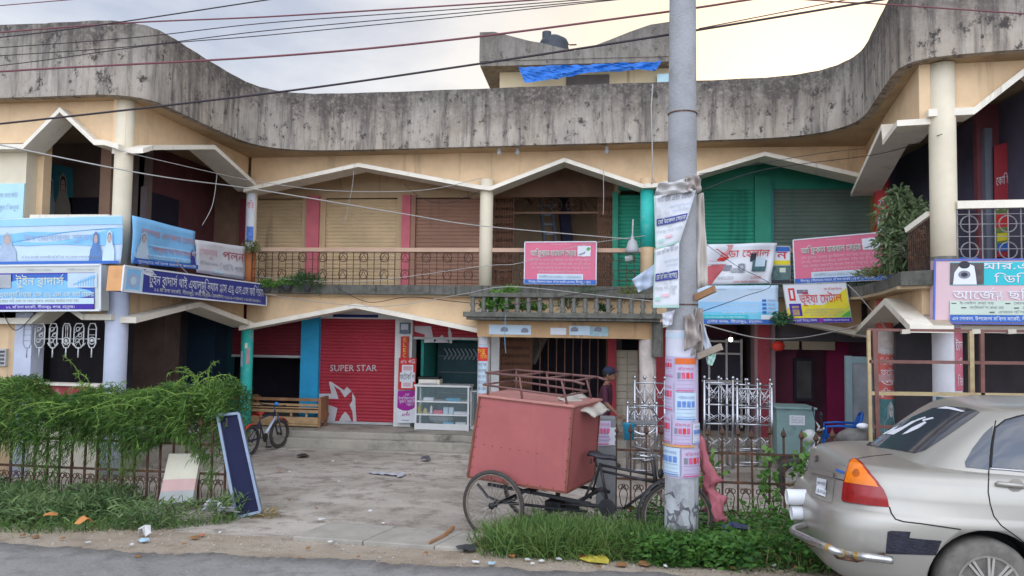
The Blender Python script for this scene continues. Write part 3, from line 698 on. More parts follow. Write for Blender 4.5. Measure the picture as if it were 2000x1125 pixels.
# right hand shops
pil(g['m'] - .06, g['m'], ZP, 2.53, mat('mauve_paint', (.27, .17, .19), .8, .1, 3), YS - .1); pil(g['m'], g['n'], ZP, 2.53, mat('worn_red_paint', (.30, .05, .07), .8, .2, 4, dirt=.2, dark=(.4, .28, .28)), YS - .14); pil(g['n'], g['o'], ZP, 2.53, mat('mauve_paint', (.27, .17, .19)), YS - .1)
mb = MB(); mb.box((g['l'], 17.0, ZP), (g['m'], 17.1, 2.53)); mb.box((g['o'] - .3, 16.3, ZP), (9, 16.4, 2.53)); part('shop_back_wall', mb, mat('dim_plum_wall', (.16, .06, .09), .85, .2, 2))
pil(X_at(1612, 760, 15.6), X_at(1655, 760, 15.6), ZP, 2.2, mat('magenta_paint', (.25, .012, .07), .7, .12, 3), 15.5, 15.62, 'wall')
pil(X_at(1508, 760, 15.6), X_at(1553, 760, 15.6), ZP, 2.2, mat('plum_paint', (.16, .03, .06), .7, .15, 3), 15.5, 15.62, 'wall')
mb = MB(); mb.box((g['o'], YS, 1.78), (9, YS + .12, 2.53)); part('lintel', mb, DARKW)
mb = MB(); mb.box((X_at(1530, 678), YS - .03, 1.62), (X_at(1560, 678), YS, 1.78)); mb.box((X_at(1566, 678), YS - .03, 1.62), (X_at(1630, 678), YS, 1.78)); part('lintel_panel', mb, mat('dusty_cream', (.36, .30, .22), .8, .1, 3))

# left wing --------------------------------------------------------------
def wing_px(px, py, line, d=0): u_, z_ = plane_at(px, py, line[0], line[1], d); return u_, z_
WXL = -8.1
mb = MB(); mb.box((WXL - .1, 12.4, 2.735), (WXL, 14.9, 5.27)); part('wing_wall', mb, mat('dull_maroon_wall', (.13, .045, .05), .85, .25, 2))
mb = MB(); mb.box((WXL - .02, 12.6, 2.735), (WXL + .03, 13.5, 4.35)); part('wing_door', mb, mat('dark_blue_door', (.015, .015, .03), .6, .2, 3))
mb = MB(); mb.box((WXL - .02, 12.35, 2.735), (WXL + .06, 12.55, 4.4)); part('wing_pilaster', mb, mat('grey_mauve', (.23, .19, .2), .8, .1, 3))
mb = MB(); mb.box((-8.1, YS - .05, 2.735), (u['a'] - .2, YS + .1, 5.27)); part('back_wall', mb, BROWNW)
mb = MB(); mb.box((u['a'] - .28, YS - .12, 2.735), (u['a'] - .08, YS + .0, 4.6)); part('pilaster', mb, mat('maroon_strip', (.20, .03, .05), .7, .1, 3))
# left front: cream wall left of the upper opening, opening with wing room
x0 = at(50, 360, Y=9.98).x
mb = MB(); mb.box((-14, 9.98, 2.735), (x0, 10.2, 4.6)); part('front_wall', mb, CREAMW)
mb = MB(); mb.box((-14, 12.4, 2.735), (-8.0, 12.5, 5.27)); part('wing_room_wall', mb, mat('wing_room_plaster', (.20, .15, .13), .85, .2, 2))
mb = MB(); mb.box((x0 - .02, 10.2, 2.735), (x0 + .10, 10.36, 5.2)); part('wing_room_wall', mb, CREAM)
mb = MB(); xd = at(166, 380, Y=12.35); mb.box((xd.x - .3, 12.3, 2.735), (xd.x + .3, 12.4, 4.2)); part('wing_door', mb, mat('dark_blue_door', (.015, .015, .03)))
mb = MB()
for xx in (at(205, 340, Y=10.8).x,): mb.box((xx - .08, 10.8, 2.735), (xx + .1, 10.95, 5.2))
part('wing_pilaster', mb, BROWNW)
mb = MB(); p = at(62, 424, Y=9.9); q = at(215, 421, Y=9.9); mb.box((p.x, 9.86, p.z - .02), (q.x, 9.95, p.z + .03)); part('handrail', mb, TRIM)
# left front ground
a0 = at(35, 700, Y=9.98).x; a1 = at(62, 700, Y=9.98).x; a2 = at(193, 700, Y=9.98).x
mb = MB(); mb.box((-14, 9.98, -.3), (a0, 10.2, 2.53)); part('front_wall', mb, CREAM)
mb = MB(); mb.box((a0, 9.9, -.3), (a1 + .05, 10.15, 2.1)); part('front_pillar', mb, PALEBLUE)
p = at(190, 755, Y=9.98).z; mb = MB(); mb.box((a1, 9.98, -.3), (a2 + .05, 10.12, p)); part('half_wall', mb, mat('peeling_red_white', (.30, .05, .05), .8, .15, 2, dirt=.35, dark=(.66, .62, .57)))
mb = MB(); mb.box((a1, 9.95, p), (a2 + .05, 10.15, p + .035)); part('half_wall_cap', mb, TRIM)
mb = MB(); z1 = at(190, 784, Y=9.98).z; mb.box((a1, 9.94, -.3), (a2 + .05, 10.0, z1)); part('half_wall_plinth', mb, TRIM)
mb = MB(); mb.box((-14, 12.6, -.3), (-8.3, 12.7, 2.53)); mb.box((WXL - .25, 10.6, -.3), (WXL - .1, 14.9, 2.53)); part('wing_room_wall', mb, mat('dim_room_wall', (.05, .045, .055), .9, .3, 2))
mb = MB(); mb.box((a2 - .03, 10.2, -.3), (a2 + .1, 10.4, 2.1)); part('front_pillar', mb, mat('dusk_blue_paint', (.16, .17, .25), .8, .1, 3))
for px0, px1, m_ in ((322, 352, 'brown_post'), (420, 445, 'navy_post'), (445, 460, 'teal_post')):
    p = at(px0, 700, X=WXL + .5); q = at(px1, 700, X=WXL + .5)
    mb = MB(); mb.box((WXL - .1, min(p.y, q.y), -.1), (WXL + .5 - .02, max(p.y, q.y), 2.53)); part('wing_pillar', mb, {'brown_post': mat('dark_brown_post', (.10, .065, .05), .9, .3, 3), 'navy_post': mat('navy_paint', (.012, .03, .055), .7, .2, 3), 'teal_post': mat('dark_teal_paint', (.012, .07, .085), .7, .2, 3)}[m_])
# right wing --------------------------------------------------------------
mb = MB(); mb.box((5.7, 9.8, 2.735), (5.8, 14.9, 5.27)); part('wing_wall', mb, mat('dusk_blue_wall', (.11, .10, .15), .85, .2, 2))
p = at(1985, 400, Y=11.2); mb = MB(); mb.box((5.4, 11.2, 2.735), (9, 11.3, 5.27)); part('wing_room_wall', mb, mat('wing_red_wall', (.20, .06, .07), .85, .2, 2))
mb = MB(); p = at(1940, 380, Y=11.1); mb.box((p.x - .1, 11.1, 2.735), (p.x + .0, 11.2, 4.9)); part('wing_pilaster', mb, mat('dusk_grey_paint', (.17, .18, .22), .8, .15, 3))
p = at(1868, 393, Y=9.45); q = at(1868, 408, Y=9.45)
mb = MB(); mb.hexa([(p.x, 9.42, q.z), (9, 9.05, q.z + .02), (9, 9.13, q.z + .02), (p.x, 9.5, q.z)], [(p.x, 9.42, p.z), (9, 9.05, p.z + .02), (9, 9.13, p.z + .02), (p.x, 9.5, p.z)]); part('handrail', mb, TRIM)
mb = MB(); mb.box((5.6, 10.4, -.2), (5.75, 14.9, 2.53)); mb.box((4.8, 12.6, -.2), (9, 12.7, 2.53)); part('wing_room_wall', mb, DARKW)
p = at(1985, 745, Y=11.5); mb = MB(); mb.box((p.x - .28, 11.45, -.1), (p.x + 2, 11.55, 2.1)); part('wing_room_wall', mb, mat('shop_red', (.30, .02, .03), .6, .15, 3))
p = at(1925, 660, Y=11.7); mb = MB(); mb.box((p.x - .07, 11.6, -.1), (p.x + .12, 11.75, 2.5)); part('wing_pilaster', mb, MAROON)

# porch with its balustrade ------------------------------------------------
px0, px1 = -2.22, 1.05
mb = MB(); mb.box((px0 - .1, 12.82, 2.15), (px1 + .08, 13.7, 2.24)); mb.box((px0 - .05, 12.87, 2.10), (px1 + .03, 13.7, 2.15)); part('porch_slab', mb, MOSSY, bevel=.01)
mb = MB(); mb.box((px0, 12.84, 2.50), (px1, 12.98, 2.575)); mb.box((px0, 12.98, 2.50), (px0 + .1, 13.5, 2.575)); mb.box((px1 - .1, 12.98, 2.50), (px1, 13.5, 2.575)); part('porch_rail', mb, MOSSY, bevel=.01)
bal0 = None
for i in range(17):
    x = px0 + .06 + (px1 - px0 - .12) * i / 16
    if bal0 is None:
        mb = MB(); mb.lathe((0, 0, 2.24), [(.045, 0), (.045, .03), (.03, .05), (.05, .12), (.03, .19), (.045, .22), (.045, .26)], 8); bal0 = mb.build('baluster', mat('grey_mossy_baluster', (.17, .165, .145), .9, .35, 9, dirt=.5), BLD, smooth=True)
        bal0.location = (x, 12.91, 0); 
    else:
        o = bal0.copy(); COL.objects.link(o); o.parent = BLD; o.matrix_parent_inverse = bal0.matrix_parent_inverse.copy(); o.location = (x, 12.91, 0)
mb = MB(); mb.box((px0 + .1, 13.2, 1.80), (px1 - .08, 13.42, 2.09)); part('porch_beam', mb, mat('ochre_plaster', (.46, .29, .15), .85, .15, 3, streak=.3, dark=(.25, .16, .1)))
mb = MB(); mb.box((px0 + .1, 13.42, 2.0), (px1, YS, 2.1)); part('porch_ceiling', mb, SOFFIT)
mb = MB(); mb.box((px1 - .08, 13.1, 1.5), (px1 + .1, 13.7, 2.10)); part('porch_bracket', mb, MOSSY)

# railings of the upper gallery ---------------------------------------------
def rail_bay(x0, x1, y, z0, z1, n, handrail):
    mb = MB(); d = (x1 - x0) / n
    for i in range(n + 1): mb.beam((x0 + d * i, y, z0), (x0 + d * i, y, z1), .013, .013)
    for zz in (.12, .3, .48, .62): mb.beam((x0, y, z0 + zz), (x1, y, z0 + zz), .009, .009)
    for i in range(n):
        cx = x0 + d * (i + .5)
        for s_ in (-.07, .07): mb.beam((cx + s_, y, z0), (cx + s_, y, z1), .01, .01)
        for zz in (.2, .52): mb.ring((cx, y - .01, z0 + zz), (0, 1, 0), .085, .008, 14, 4); mb.beam((cx - .06, y - .01, z0 + zz - .05), (cx, y - .01, z0 + zz + .06), .01, .01); mb.beam((cx + .06, y - .01, z0 + zz - .05), (cx, y - .01, z0 + zz + .06), .01, .01)
    part('balcony_railing', mb, IRON)
    mb = MB(); mb.box((x0, y - .05, z1), (x1, y + .05, z1 + .075)); part('handrail', mb, handrail)
HR = mat('pinkish_handrail', (.50, .33, .23), .8, .12, 4)
ZR = at(700, 492, Y=13.62).z
rail_bay(C['2'][0] + .1, C['3'][0] - .12, 13.62, 2.735, ZR, 11, HR); rail_bay(C['3'][0] + .12, C['4'][0] - .1, 13.62, 2.735, ZR, 7, HR)
rail_bay(C['4'][0] + .12, C['5'][0] - .12, 13.62, 2.735, ZR, 9, HR)
# right wing front railing and its short flank
p = at(1870, 500, Y=9.45); rail = MB()
for i in range(26):
    x = p.x + i * .14; y = 9.46 - .07 * (x - p.x); rail.beam((x, y, 2.735), (x, y, 3.55), .012, .012)
    if i % 3 == 1: rail.ring((x, y, 3.3), (0, 1, 0), .10, .008, 14, 4); rail.ring((x, y, 2.98), (0, 1, 0), .10, .008, 14, 4)
for zz in (2.85, 3.0, 3.15, 3.3, 3.42): rail.beam((p.x, 9.46, zz), (p.x + 3.5, 9.46 - .245, zz), .008, .008)
part('balcony_railing', rail, mat('grey_rail_paint', (.20, .19, .19), .6, .25, 9))
a = at(1774, 450, X=4.0); b = at(1818, 418, X=4.12); rail = MB()
for i in range(12):
    q = a.lerp(b, i / 11); rail.beam((q.x, q.y, 2.735), (q.x, q.y, q.z), .012, .012)
for f_ in (.3, .6): rail.beam((a.x, a.y, 2.735 + f_ * .7), (b.x, b.y, 2.735 + f_ * .7), .01, .01)
part('balcony_railing', rail, IRON); mb = MB(); mb.beam(a, b, .1, .07); part('handrail', mb, TRIM)

# painting on shutters: white star mark and words
WSH = mat('whitewashed_mark', (.52, .49, .50), .6, .12, 3)
def on_shutter(par, x0, x1, pts_px, m, y=YS - .019, name='painted_mark'):
    mb = MB()
    for poly in pts_px:
        P_ = [at(px, py, Y=y) for px, py in poly]; tri = tessellate_polygon([[Vector((p.x, p.z, 0)) for p in P_]]); mb.add([(p.x, y, p.z) for p in P_], [tuple(t) for t in tri])
    return mb.build(name, m, par, fix=False)
zc = lambda x, y: (460 + x / 6.25, 740 + y / 6.25)
star = [[zc(*q) for q in P_] for P_ in (
    [(1022, 180), (1170, 180), (1140, 40), (1165, 32), (1235, 80), (1325, 140), (1360, 95), (1415, 150), (1335, 228), (1270, 130), (1200, 85), (1235, 170), (1257, 245), (1022, 240)],
    [(1045, 285), (1140, 320), (1245, 355), (1210, 515), (1120, 515), (1145, 420), (1045, 370)],
    [(1262, 515), (1295, 450), (1338, 400), (1385, 450), (1415, 515)],
    [(1425, 165), (1462, 235), (1465, 340), (1478, 520), (1435, 520), (1428, 400), (1390, 320), (1425, 270)])]
on_shutter(SHR, 0, 0, star, WSH)
def shutter_text(par, t, px0, px1, pyb, pyt, m, y=YS - .021, off=.0):
    a = at(px0, pyb, Y=y); b = at(px1, pyb, Y=y); c_ = at(px0, pyt, Y=y); V, T, wd = layout(t, off); mb = MB()
    mb.add([(a.x + (b.x - a.x) * x / wd, y, a.z + (b.z - a.z) * x / wd + (c_.z - a.z) * yy / .70) for x, yy in V], T); return mb.build('lettering', m, par, fix=False)
shutter_text(SHR, 'SUPER STAR', 644, 736, 725, 712.5, WSH, off=.06)
zs = lambda x, y: (440 + x / 3.31, 560 + y / 3.31)
on_shutter(SHO, 0, 0, [[zs(*q) for q in P_] for P_ in ([(1222, 255), (1330, 255), (1350, 360), (1285, 362), (1290, 310), (1225, 290)], [(1350, 362), (1400, 310), (1445, 362)], [(1445, 240), (1462, 300), (1466, 365), (1450, 365), (1440, 300)])], WSH)
mb = MB(); z0 = at(700, 625, Y=YS).z; mb.box((X_at(652, 625) , YS - .06, 2.13), (X_at(740, 625), YS - .05, 2.19)); part('shop_strip_sign', mb, mat('navy_print', (.02, .03, .16), .6, 0))
# pillar posters and column lettering wrapped round shafts
def wrap(x, y, r, z0, z1, a0, a1, m, name='poster', parent=None, n=10, rz=.004):
    mb = MB(); vs = []
    for i in range(n + 1):
        t = a0 + (a1 - a0) * i / n; vs += [(x + (r + rz) * math.sin(t), y - (r + rz) * math.cos(t), z0), (x + (r + rz) * math.sin(t), y - (r + rz) * math.cos(t), z1)]
    mb.add(vs, [(2 * i, 2 * i + 2, 2 * i + 3, 2 * i + 1) for i in range(n)]); return mb.build(name, m, parent or BLD, smooth=True, fix=False)
def wrap_text(x, y, r, z, h, a0, a1, t, m, parent=None, rz=.009, off=0.0):
    V, T, wd = layout(t, off); mb = MB()
    mb.add([(x + (r + rz) * math.sin(a0 + (a1 - a0) * u_ / wd), y - (r + rz) * math.cos(a0 + (a1 - a0) * u_ / wd), z + h * v_ / .66) for u_, v_ in V], T); return mb.build('lettering', m, parent or BLD, fix=False)
PW = mat('poster_white', (.62, .63, .66), .7, .06, 8); PR = mat('poster_red', (.62, .03, .03), .6, .05, 8); PY = mat('poster_yellow', (.75, .5, .03), .6, .05, 8); INK = mat('ink_black', (.03, .03, .04), .6, 0); INKG = mat('ink_grey', (.2, .2, .24), .6, 0)
PLB = mat('poster_pale_blue', (.47, .58, .66), .7, .06, 8)
x, y = C['3']
wrap(x, y, .12, .9, 1.65, -.9, .8, PLB); wrap(x, y, .12, 1.66, 1.82, -.8, .6, PW); wrap(x, y, .12, 1.35, 1.6, -.9, .7, PR, rz=.008); wrap(x, y, .12, .2, .88, -1, .7, PLB)
wrap_text(x, y, .12, 1.50, .07, -.85, .3, 'চক্ষু', PY, rz=.013); wrap_text(x, y, .12, 1.39, .07, -.4, .6, 'চিকিৎ', PY, rz=.013)
for i, t in enumerate(('আধুনিক', 'হাড়জোড়া', 'বাত রোগ', 'মেডিসিন', 'চর্ম যৌন', 'হৃদরোগ', 'নাক কান')): wrap_text(x, y, .12, 1.26 - i * .11, .05, -.8, .5, t, INKG)
x, y = C['5']
for i, t in enumerate(('আফ্রি', 'কান', 'হার', 'বাল')): wrap(x, y, .13, 4.02 - i * .33, 4.33 - i * .33, -.9, .9, PR if i % 2 == 0 else PW, rz=.003); wrap_text(x, y, .13, 4.1 - i * .33, .17, -.75, .75, t, PW if i % 2 == 0 else PR, off=.015)
x, y = C['5b']; wrap(x, y, .121, ZK(1.32), ZK(1.42), -1.2, 1.1, mat('faded_pink_poster', (.5, .27, .27), .7, .15, 8), rz=.006); wrap(x, y, .121, ZK(1.7), 2.02, -1.2, 1.1, STAINW, rz=.006)
for i, t in enumerate(('আর.এ', 'ডিজিট', 'ফটো', 'ও', 'স্টুডিও')): wrap_text(x, y, .121, ZK(1.68 - i * .135), .085, -.85, .75, t, PW, off=.02)
TEALPIC = mat('teal_print', (.07, .17, .18), .7, .3, 9); FACE = mat('print_face', (.52, .50, .48), .7, .1, 9); SHAWL = mat('print_shawl', (.40, .46, .47), .7, .2, 12)
def wrap_woman(x, y, r, z0, z1, a):
    wrap(x, y, r, z0, z1, -1.25, 1.2, TEALPIC, rz=.004); h = z1 - z0
    def pl(pts, m, rz):
        mb = MB(); tri = tessellate_polygon([[Vector((p[0], p[1], 0)) for p in pts]]); mb.add([(x + (r + rz) * math.sin(p[0] + a), y - (r + rz) * math.cos(p[0] + a), z0 + p[1] * h) for p in pts], [tuple(t) for t in tri]); mb.build('poster', m, BLD, fix=False)
    ov = lambda cx, cy, rx, ry: [(cx + rx * math.cos(k * .35), cy + ry * math.sin(k * .35)) for k in range(18)]
    pl([(-.8, .0), (-.75, .3), (-.4, .48), (-.38, .8), (0, .95), (.38, .8), (.4, .48), (.75, .3), (.8, 0)], SHAWL, .009); pl(ov(0, .68, .25, .19), FACE, .013)
    for s_ in (-.1, .1): pl(ov(s_, .70, .055, .018), INK, .017); pl([(s_ - .07, .745), (s_ + .07, .745), (s_ + .06, .757), (s_ - .06, .757)], INK, .017)
    pl([(-.07, .575), (.07, .575), (.05, .59), (-.05, .59)], INKG, .017); pl([(-.02, .62), (.03, .62), (.02, .69)], SHAWL, .017)
wrap_woman(C['5b'][0], C['5b'][1], .121, ZK(.62), ZK(1.09), .25); wrap(C['5b'][0], C['5b'][1], .121, ZK(.1), ZK(.61), -1.2, 1.2, mat('faded_pink_poster', (.5, .27, .27), .7, .15, 8))
x, y = C['6b']; wrap(x, y, .16, 1.3, 2.05, .1, 1.3, mat('pink_red_print', (.48, .13, .17), .7, .2, 6)); wrap_text(x, y, .16, 1.78, .11, .15, .85, 'টাল', PW); wrap_text(x, y, .16, 1.6, .1, .35, .7, 'ও', PW); wrap_text(x, y, .16, 1.36, .1, .3, .9, 'ডিও', PW); wrap_woman(x, y, .16, .72, 1.22, -.1)
x, y = C['2']; wrap(x, y, .105, 3.42, 4.5, -.5, 1.0, PW); wrap(x, y, .105, 3.55, 3.85, -.3, .9, mat('poster_blue', (.1, .2, .55), .7, .4, 20), rz=.008); wrap_text(x, y, .105, 4.2, .12, -.35, .8, 'শাড়ি', PR)
for (a0, a1, z0, z1, m_) in ((-.7, -.2, 1.15, 1.45, PLB), (.1, .5, 1.5, 1.6, TRIM), (-.3, .1, .55, .66, TRIM), (.4, .9, 1.2, 1.5, mat('faded_pink_poster', (.5, .27, .27)))): wrap(C['2'][0], C['2'][1], .115, z0, z1, a0, a1, m_)
# paper bills on the porch beam
for (a, b, c_, d_, m_) in ((955, 1037, 634, 654, PLB), (1112, 1152, 636, 655, PLB), (1152, 1188, 638, 657, mat('poster_faded_cyan', (.3, .42, .45), .7, .2, 9)), (1075, 1106, 640, 654, PW)):
    p, q = at(a, c_, Y=13.19), at(b, d_, Y=13.19); mb = MB(); mb.add([(p.x, 13.19, p.z), (q.x, 13.19, p.z), (q.x, 13.19, q.z), (p.x, 13.19, q.z)], [(0, 3, 2, 1)]); part('poster', mb, m_, fix=False)
for cxp, cyp in ((985, 645), (1025, 647), (1122, 645), (1168, 645)):
    p = at(cxp, cyp, Y=13.185); mb = MB(); mb.add([(p.x + .07 * math.cos(k * .5), 13.184, p.z + .06 * max(-.4, math.sin(k * .5))) for k in range(12)], [tuple(range(12))]); part('poster_portrait', mb, INKG, fix=False)

# ------------------------------------------------------------------ signs and banners
SKY1 = mat('banner_sky_blue', (.20, .46, .72), .65, .15, 2); SKY2 = mat('banner_pale_blue', (.50, .62, .74), .65, .06, 3); SKY3 = mat('banner_mid_blue', (.30, .55, .78), .65, .08, 3)
NAVY = mat('print_navy', (.035, .045, .24), .55, .1, 4); NAVYB = mat('print_blue', (.03, .12, .42), .55, .1, 4); PINK = mat('print_pink', (.62, .14, .22), .55, .06, 3); SALMON = mat('print_salmon', (.58, .27, .28), .55, .06, 3)
PALEG = mat('print_pale_green', (.50, .58, .48), .6, .05, 3); CYAN = mat('print_cyan', (.03, .45, .50), .6, .08, 3); WHT = mat('print_white', (.66, .67, .70), .6, .04, 5); REDT = mat('print_red', (.60, .035, .03), .6, .05, 5); PINKT = mat('print_pink_text', (.66, .40, .44), .6, .04, 5)
YEL = mat('print_yellow', (.70, .58, .03), .6, .08, 3); YELG = mat('print_lime', (.45, .55, .06), .6, .1, 3); GRNT = mat('print_green', (.08, .33, .07), .6, .1, 4); VIOLET = mat('print_violet', (.05, .02, .30), .6, .05, 4); PURP = mat('print_purple', (.33, .01, .26), .6, .08, 4); PALET = mat('print_cream_text', (.60, .62, .50), .6, .04, 5)
BLURT = mat('print_faint_blue', (.33, .42, .58), .6, .05, 5); GREYP = mat('print_grey', (.35, .36, .38), .6, .15, 9); SKIN_P = mat('print_skin', (.50, .38, .33), .6, .05, 5)
ADDR = 'সীতাকুন্ড পৌরসভার সামনে, মহিলা মার্কেট (২য় তলা), সীতাকুন্ড, চট্টগ্রাম।'
def cw(pts, **k): return [at(p[0], p[1], **(k if not isinstance(k.get('Y'), (list, tuple)) else {'Y': k['Y'][i]})) for i, p in enumerate(pts)]
# 1 pink centre board
def herbal(corners, label, ry=0):
    S_ = Sign('shop_signboard', label, 'signboard', corners, PINK, .05, frame=(WHT, .018), group='pink herbal shop signboards')
    S_.text('বিসমিল্লাহির রাহমানির রাহিম', .36, .62, .075, .025, PINKT)
    S_.text('আফ্রিকান হারবাল সেন্টার', .087, .727, .345, .13, INKG, .03); S_.text('আফ্রিকান হারবাল সেন্টার', .08, .72, .33, .13, PALET, .012)
    S_.oval(.83, .22, .095, .13, WHT); S_.rect(.74, .10, .92, .34, WHT); S_.poly([(.86, .17), (.89, .12), (.92, .16), (.90, .21), (.87, .21)], GRNT); S_.poly([(.75, .30), (.83, .25), (.85, .21), (.84, .28), (.77, .32)], INKG)
    for i, (a, b) in enumerate(((.08, .92), (.08, .92), (.09, .92), (.2, .79))): S_.text(('যৌন দুর্বলতা, স্বপ্নদোষ, দ্রুত বীর্যপাত, বাত ব্যথা, গ্যাস্ট্রিক, হাঁপানি', 'শ্বাস কষ্ট, পাইলস, অর্শ ভগন্দর, একজিমা, দাউদ, মেদ ভুঁড়ি, জন্ডিস', 'বন্ধ্যাত্ব, আলসার, ডায়াবেটিস, চর্ম রোগ, সাদা স্রাব, লিকুরিয়া, অনিয়মিত', 'মাসিক সহ যাবতীয় রোগের সুচিকিৎসা দেওয়া হয়।')[i], a, b, .46 + i * .093, .055, PINKT)
    S_.rect(.18, .76, .82, .895, WHT); S_.rect(.19, .775, .81, .885, PLB); S_.text('মোবাইলঃ ০১৮১৬-৫৩৪৫১১, ০১৭৪৫-৯৯৬৩১৮', .21, .79, .862, .06, INKG)
    S_.rect(0, .895, 1, 1, NAVYB); S_.text(ADDR, .06, .93, .975, .05, WHT); return S_.done()
herbal(cw([(1025, 473), (1165, 472), (1164, 556), (1024, 554)], Y=13.44), 'pink signboard with navy foot strip on the railing over the porch')
herbal(cw([(1549, 469), (1731, 453), (1746, 545), (1553, 554)], Y=[13.3, 12.75, 12.75, 13.3]), 'larger pink signboard tilted beside the bush at the gallery corner')
# sign with photo, half behind the torn banner
S_ = Sign('shop_signboard', 'narrow signboard with red letter and yellow band behind the torn red banner', 'signboard', cw([(1470, 480), (1543, 481), (1543, 554), (1470, 554)], Y=13.42), WHT, .03, frame=(TIN, .012))
S_.rect(0, .02, 1, .14, NAVYB); S_.text('ন', .64, .92, .34, .2, NAVY, .05); S_.text('ন', .65, .91, .335, .18, REDT, .02); S_.rect(.5, .38, 1, .5, YEL); S_.rect(.5, .52, 1, .9, mat('print_teal_grey', (.10, .17, .16), .7, .4, 14)); S_.rect(.72, .58, .88, .7, PALET); S_.rect(.5, .9, 1, 1, INK); S_.done()
# torn red and white banner
def wav(a, b, p1, p2, ph=0): return lambda u_, v_: a * math.sin(u_ * p1 + ph + v_ * 2) + b * math.sin(v_ * p2 + u_ * 3 + ph)
S_ = Sign('torn_banner', 'crumpled red and white cloth banner with machine pictures hanging from railing', 'banner', cw([(1372, 478), (1519, 474), (1503, 553), (1372, 557)], Y=13.32), WHT, .01, wave=wav(.03, .02, 11, 8), res=(24, 12))
S_.poly([(.05, .03), (.42, .02), (.38, .2), (.30, .4), (.12, .42), (.0, .36), (.0, .05)], SALMON); S_.poly([(0, .1), (.2, .12), (.38, .33), (.3, .42), (0, .42)], REDT); S_.poly([(.0, .5), (.34, .5), (.3, .62), (.12, 1.0), (.0, 1.0)], mat('faded_red_print', (.48, .10, .11), .65, .2, 5)); S_.rect(0, .43, .36, .49, WHT)
S_.text('ডা হেলাল', .36, .92, .33, .17, REDT, .02, shear=0)
for (a, b, c_, d_, m_) in ((.30, .52, .42, .66, INKG), (.5, .5, .6, .72, GREYP), (.66, .25, .74, .45, INK), (.70, .42, .90, .70, mat('print_dark_teal', (.06, .13, .14), .6, .3, 9)), (.74, .36, .88, .58, PLB), (.4, .6, .5, .7, GREYP)): S_.rect(a, b, c_, d_, m_)
S_.oval(.55, .6, .05, .11, INKG); S_.oval(.55, .6, .025, .055, GREYP); S_.text('KHOLODA', .22, .45, .88, .08, GREYP); S_.text('LOKER', .70, .86, .88, .06, REDT); S_.text('ঢাকা চট্টগ্রাম মহাসড়ক', .45, .84, .96, .035, REDT); S_.done()
# pale blue banner below
S_ = Sign('cloth_banner', 'pale blue cloth banner with navy foot strip, just right of the pole', 'banner', cw([(1361, 558), (1520, 557), (1519, 634), (1366, 633)], Y=13.3), SKY2, .01, wave=wav(.015, .012, 7, 5, 1), res=(20, 10))
S_.rect(0, .42, 1, .87, SKY3); S_.rect(0, .68, 1, .87, mat('print_aqua', (.16, .52, .68), .6, .08, 3))
for i in range(3): S_.text(('মহিলা দের জন্য আলাদা ব্যবস্থা', 'সকল প্রকার সেবা দেওয়া হয়', 'যোগাযোগ করুন এখানে')[i], .3, .75, .52 + .1 * i, .04, WHT)
for k in range(4): S_.rect(.80, .36 + k * .1, .85, .42 + k * .1, NAVYB); S_.rect(.87, .36 + k * .1, .96, .40 + k * .1, BLURT)
S_.rect(.78, .76, .95, .87, WHT); S_.rect(.02, .76, .62, .86, CYAN); S_.text('০১৮২২-৮১৮৫৫৯, ০১৭৪৮-৭৬৩৪২৮', .08, .58, .835, .045, WHT); S_.rect(0, .88, 1, .985, NAVYB); S_.text('(পৌর তলা), সীতাকুন্ড, চট্টগ্রাম।', .1, .80, .96, .06, WHT, .01); S_.text('বিসমিল্লাহ', .22, .36, .12, .03, INKG); S_.text('০১৮১৬-২৭৭১', .62, .8, .12, .03, INKG); S_.done()
# yellow metal shop sign
S_ = Sign('shop_signboard', 'white and yellow metal shop sign with red words, under the pink board', 'signboard', cw([(1529, 556), (1652, 552), (1664, 629), (1541, 631)], Y=[13.15, 12.95, 12.95, 13.15]), WHT, .03, frame=(TIN, .012))
S_.poly([(.0, .62), (.12, .56), (.3, .54), (.6, .55), (.8, .35), (1, .12), (1, .88), (0, .88)], YEL); S_.poly([(.72, .82), (.88, .70), (1, .58), (1, .88), (.8, .88)], YELG); S_.poly([(.84, .86), (.93, .76), (1, .70), (1, .86)], GRNT)
S_.rect(.07, .10, .17, .42, REDT); S_.rect(.10, .15, .14, .37, WHT); S_.rect(.05, .5, .24, .82, VIOLET); S_.rect(.09, .56, .20, .8, WOODL); S_.rect(.08, .62, .21, .65, VIOLET); S_.rect(.21, .15, .38, .24, VIOLET); S_.text('প্রোপ্রাইটর', .22, .37, .22, .05, YEL); S_.text('মোঃ ফরিদুল ইসলাম', .64, .92, .17, .05, REDT)
S_.text('ভূঁইয়া মেটাল', .23, .90, .49, .21, REDT, .035)
for i, (a, b) in enumerate(((.30, .88), (.28, .9), (.36, .78))): S_.text(('এখানে যে কোন ষ্টীলের দরজা জানালা', 'আলমিরা, কেবিনেট, গ্রীল এবং সকল ষ্টীলের', 'ফার্ণিচার তৈরি করা হয়।')[i], a, b, .69 + i * .07, .04, GREYP)
S_.rect(0, .88, 1, 1, VIOLET); S_.poly([(.5, .88), (.55, .88), (.53, 1), (.48, 1)], PURP); S_.text('মহিলা মার্কেট, সীতাকুন্ড পৌরসভা', .03, .46, .965, .05, WHT); S_.text('মোবাইলঃ ০১৮১৩-৭৯৬৩৮৫', .56, .96, .965, .05, WHT); S_.done()
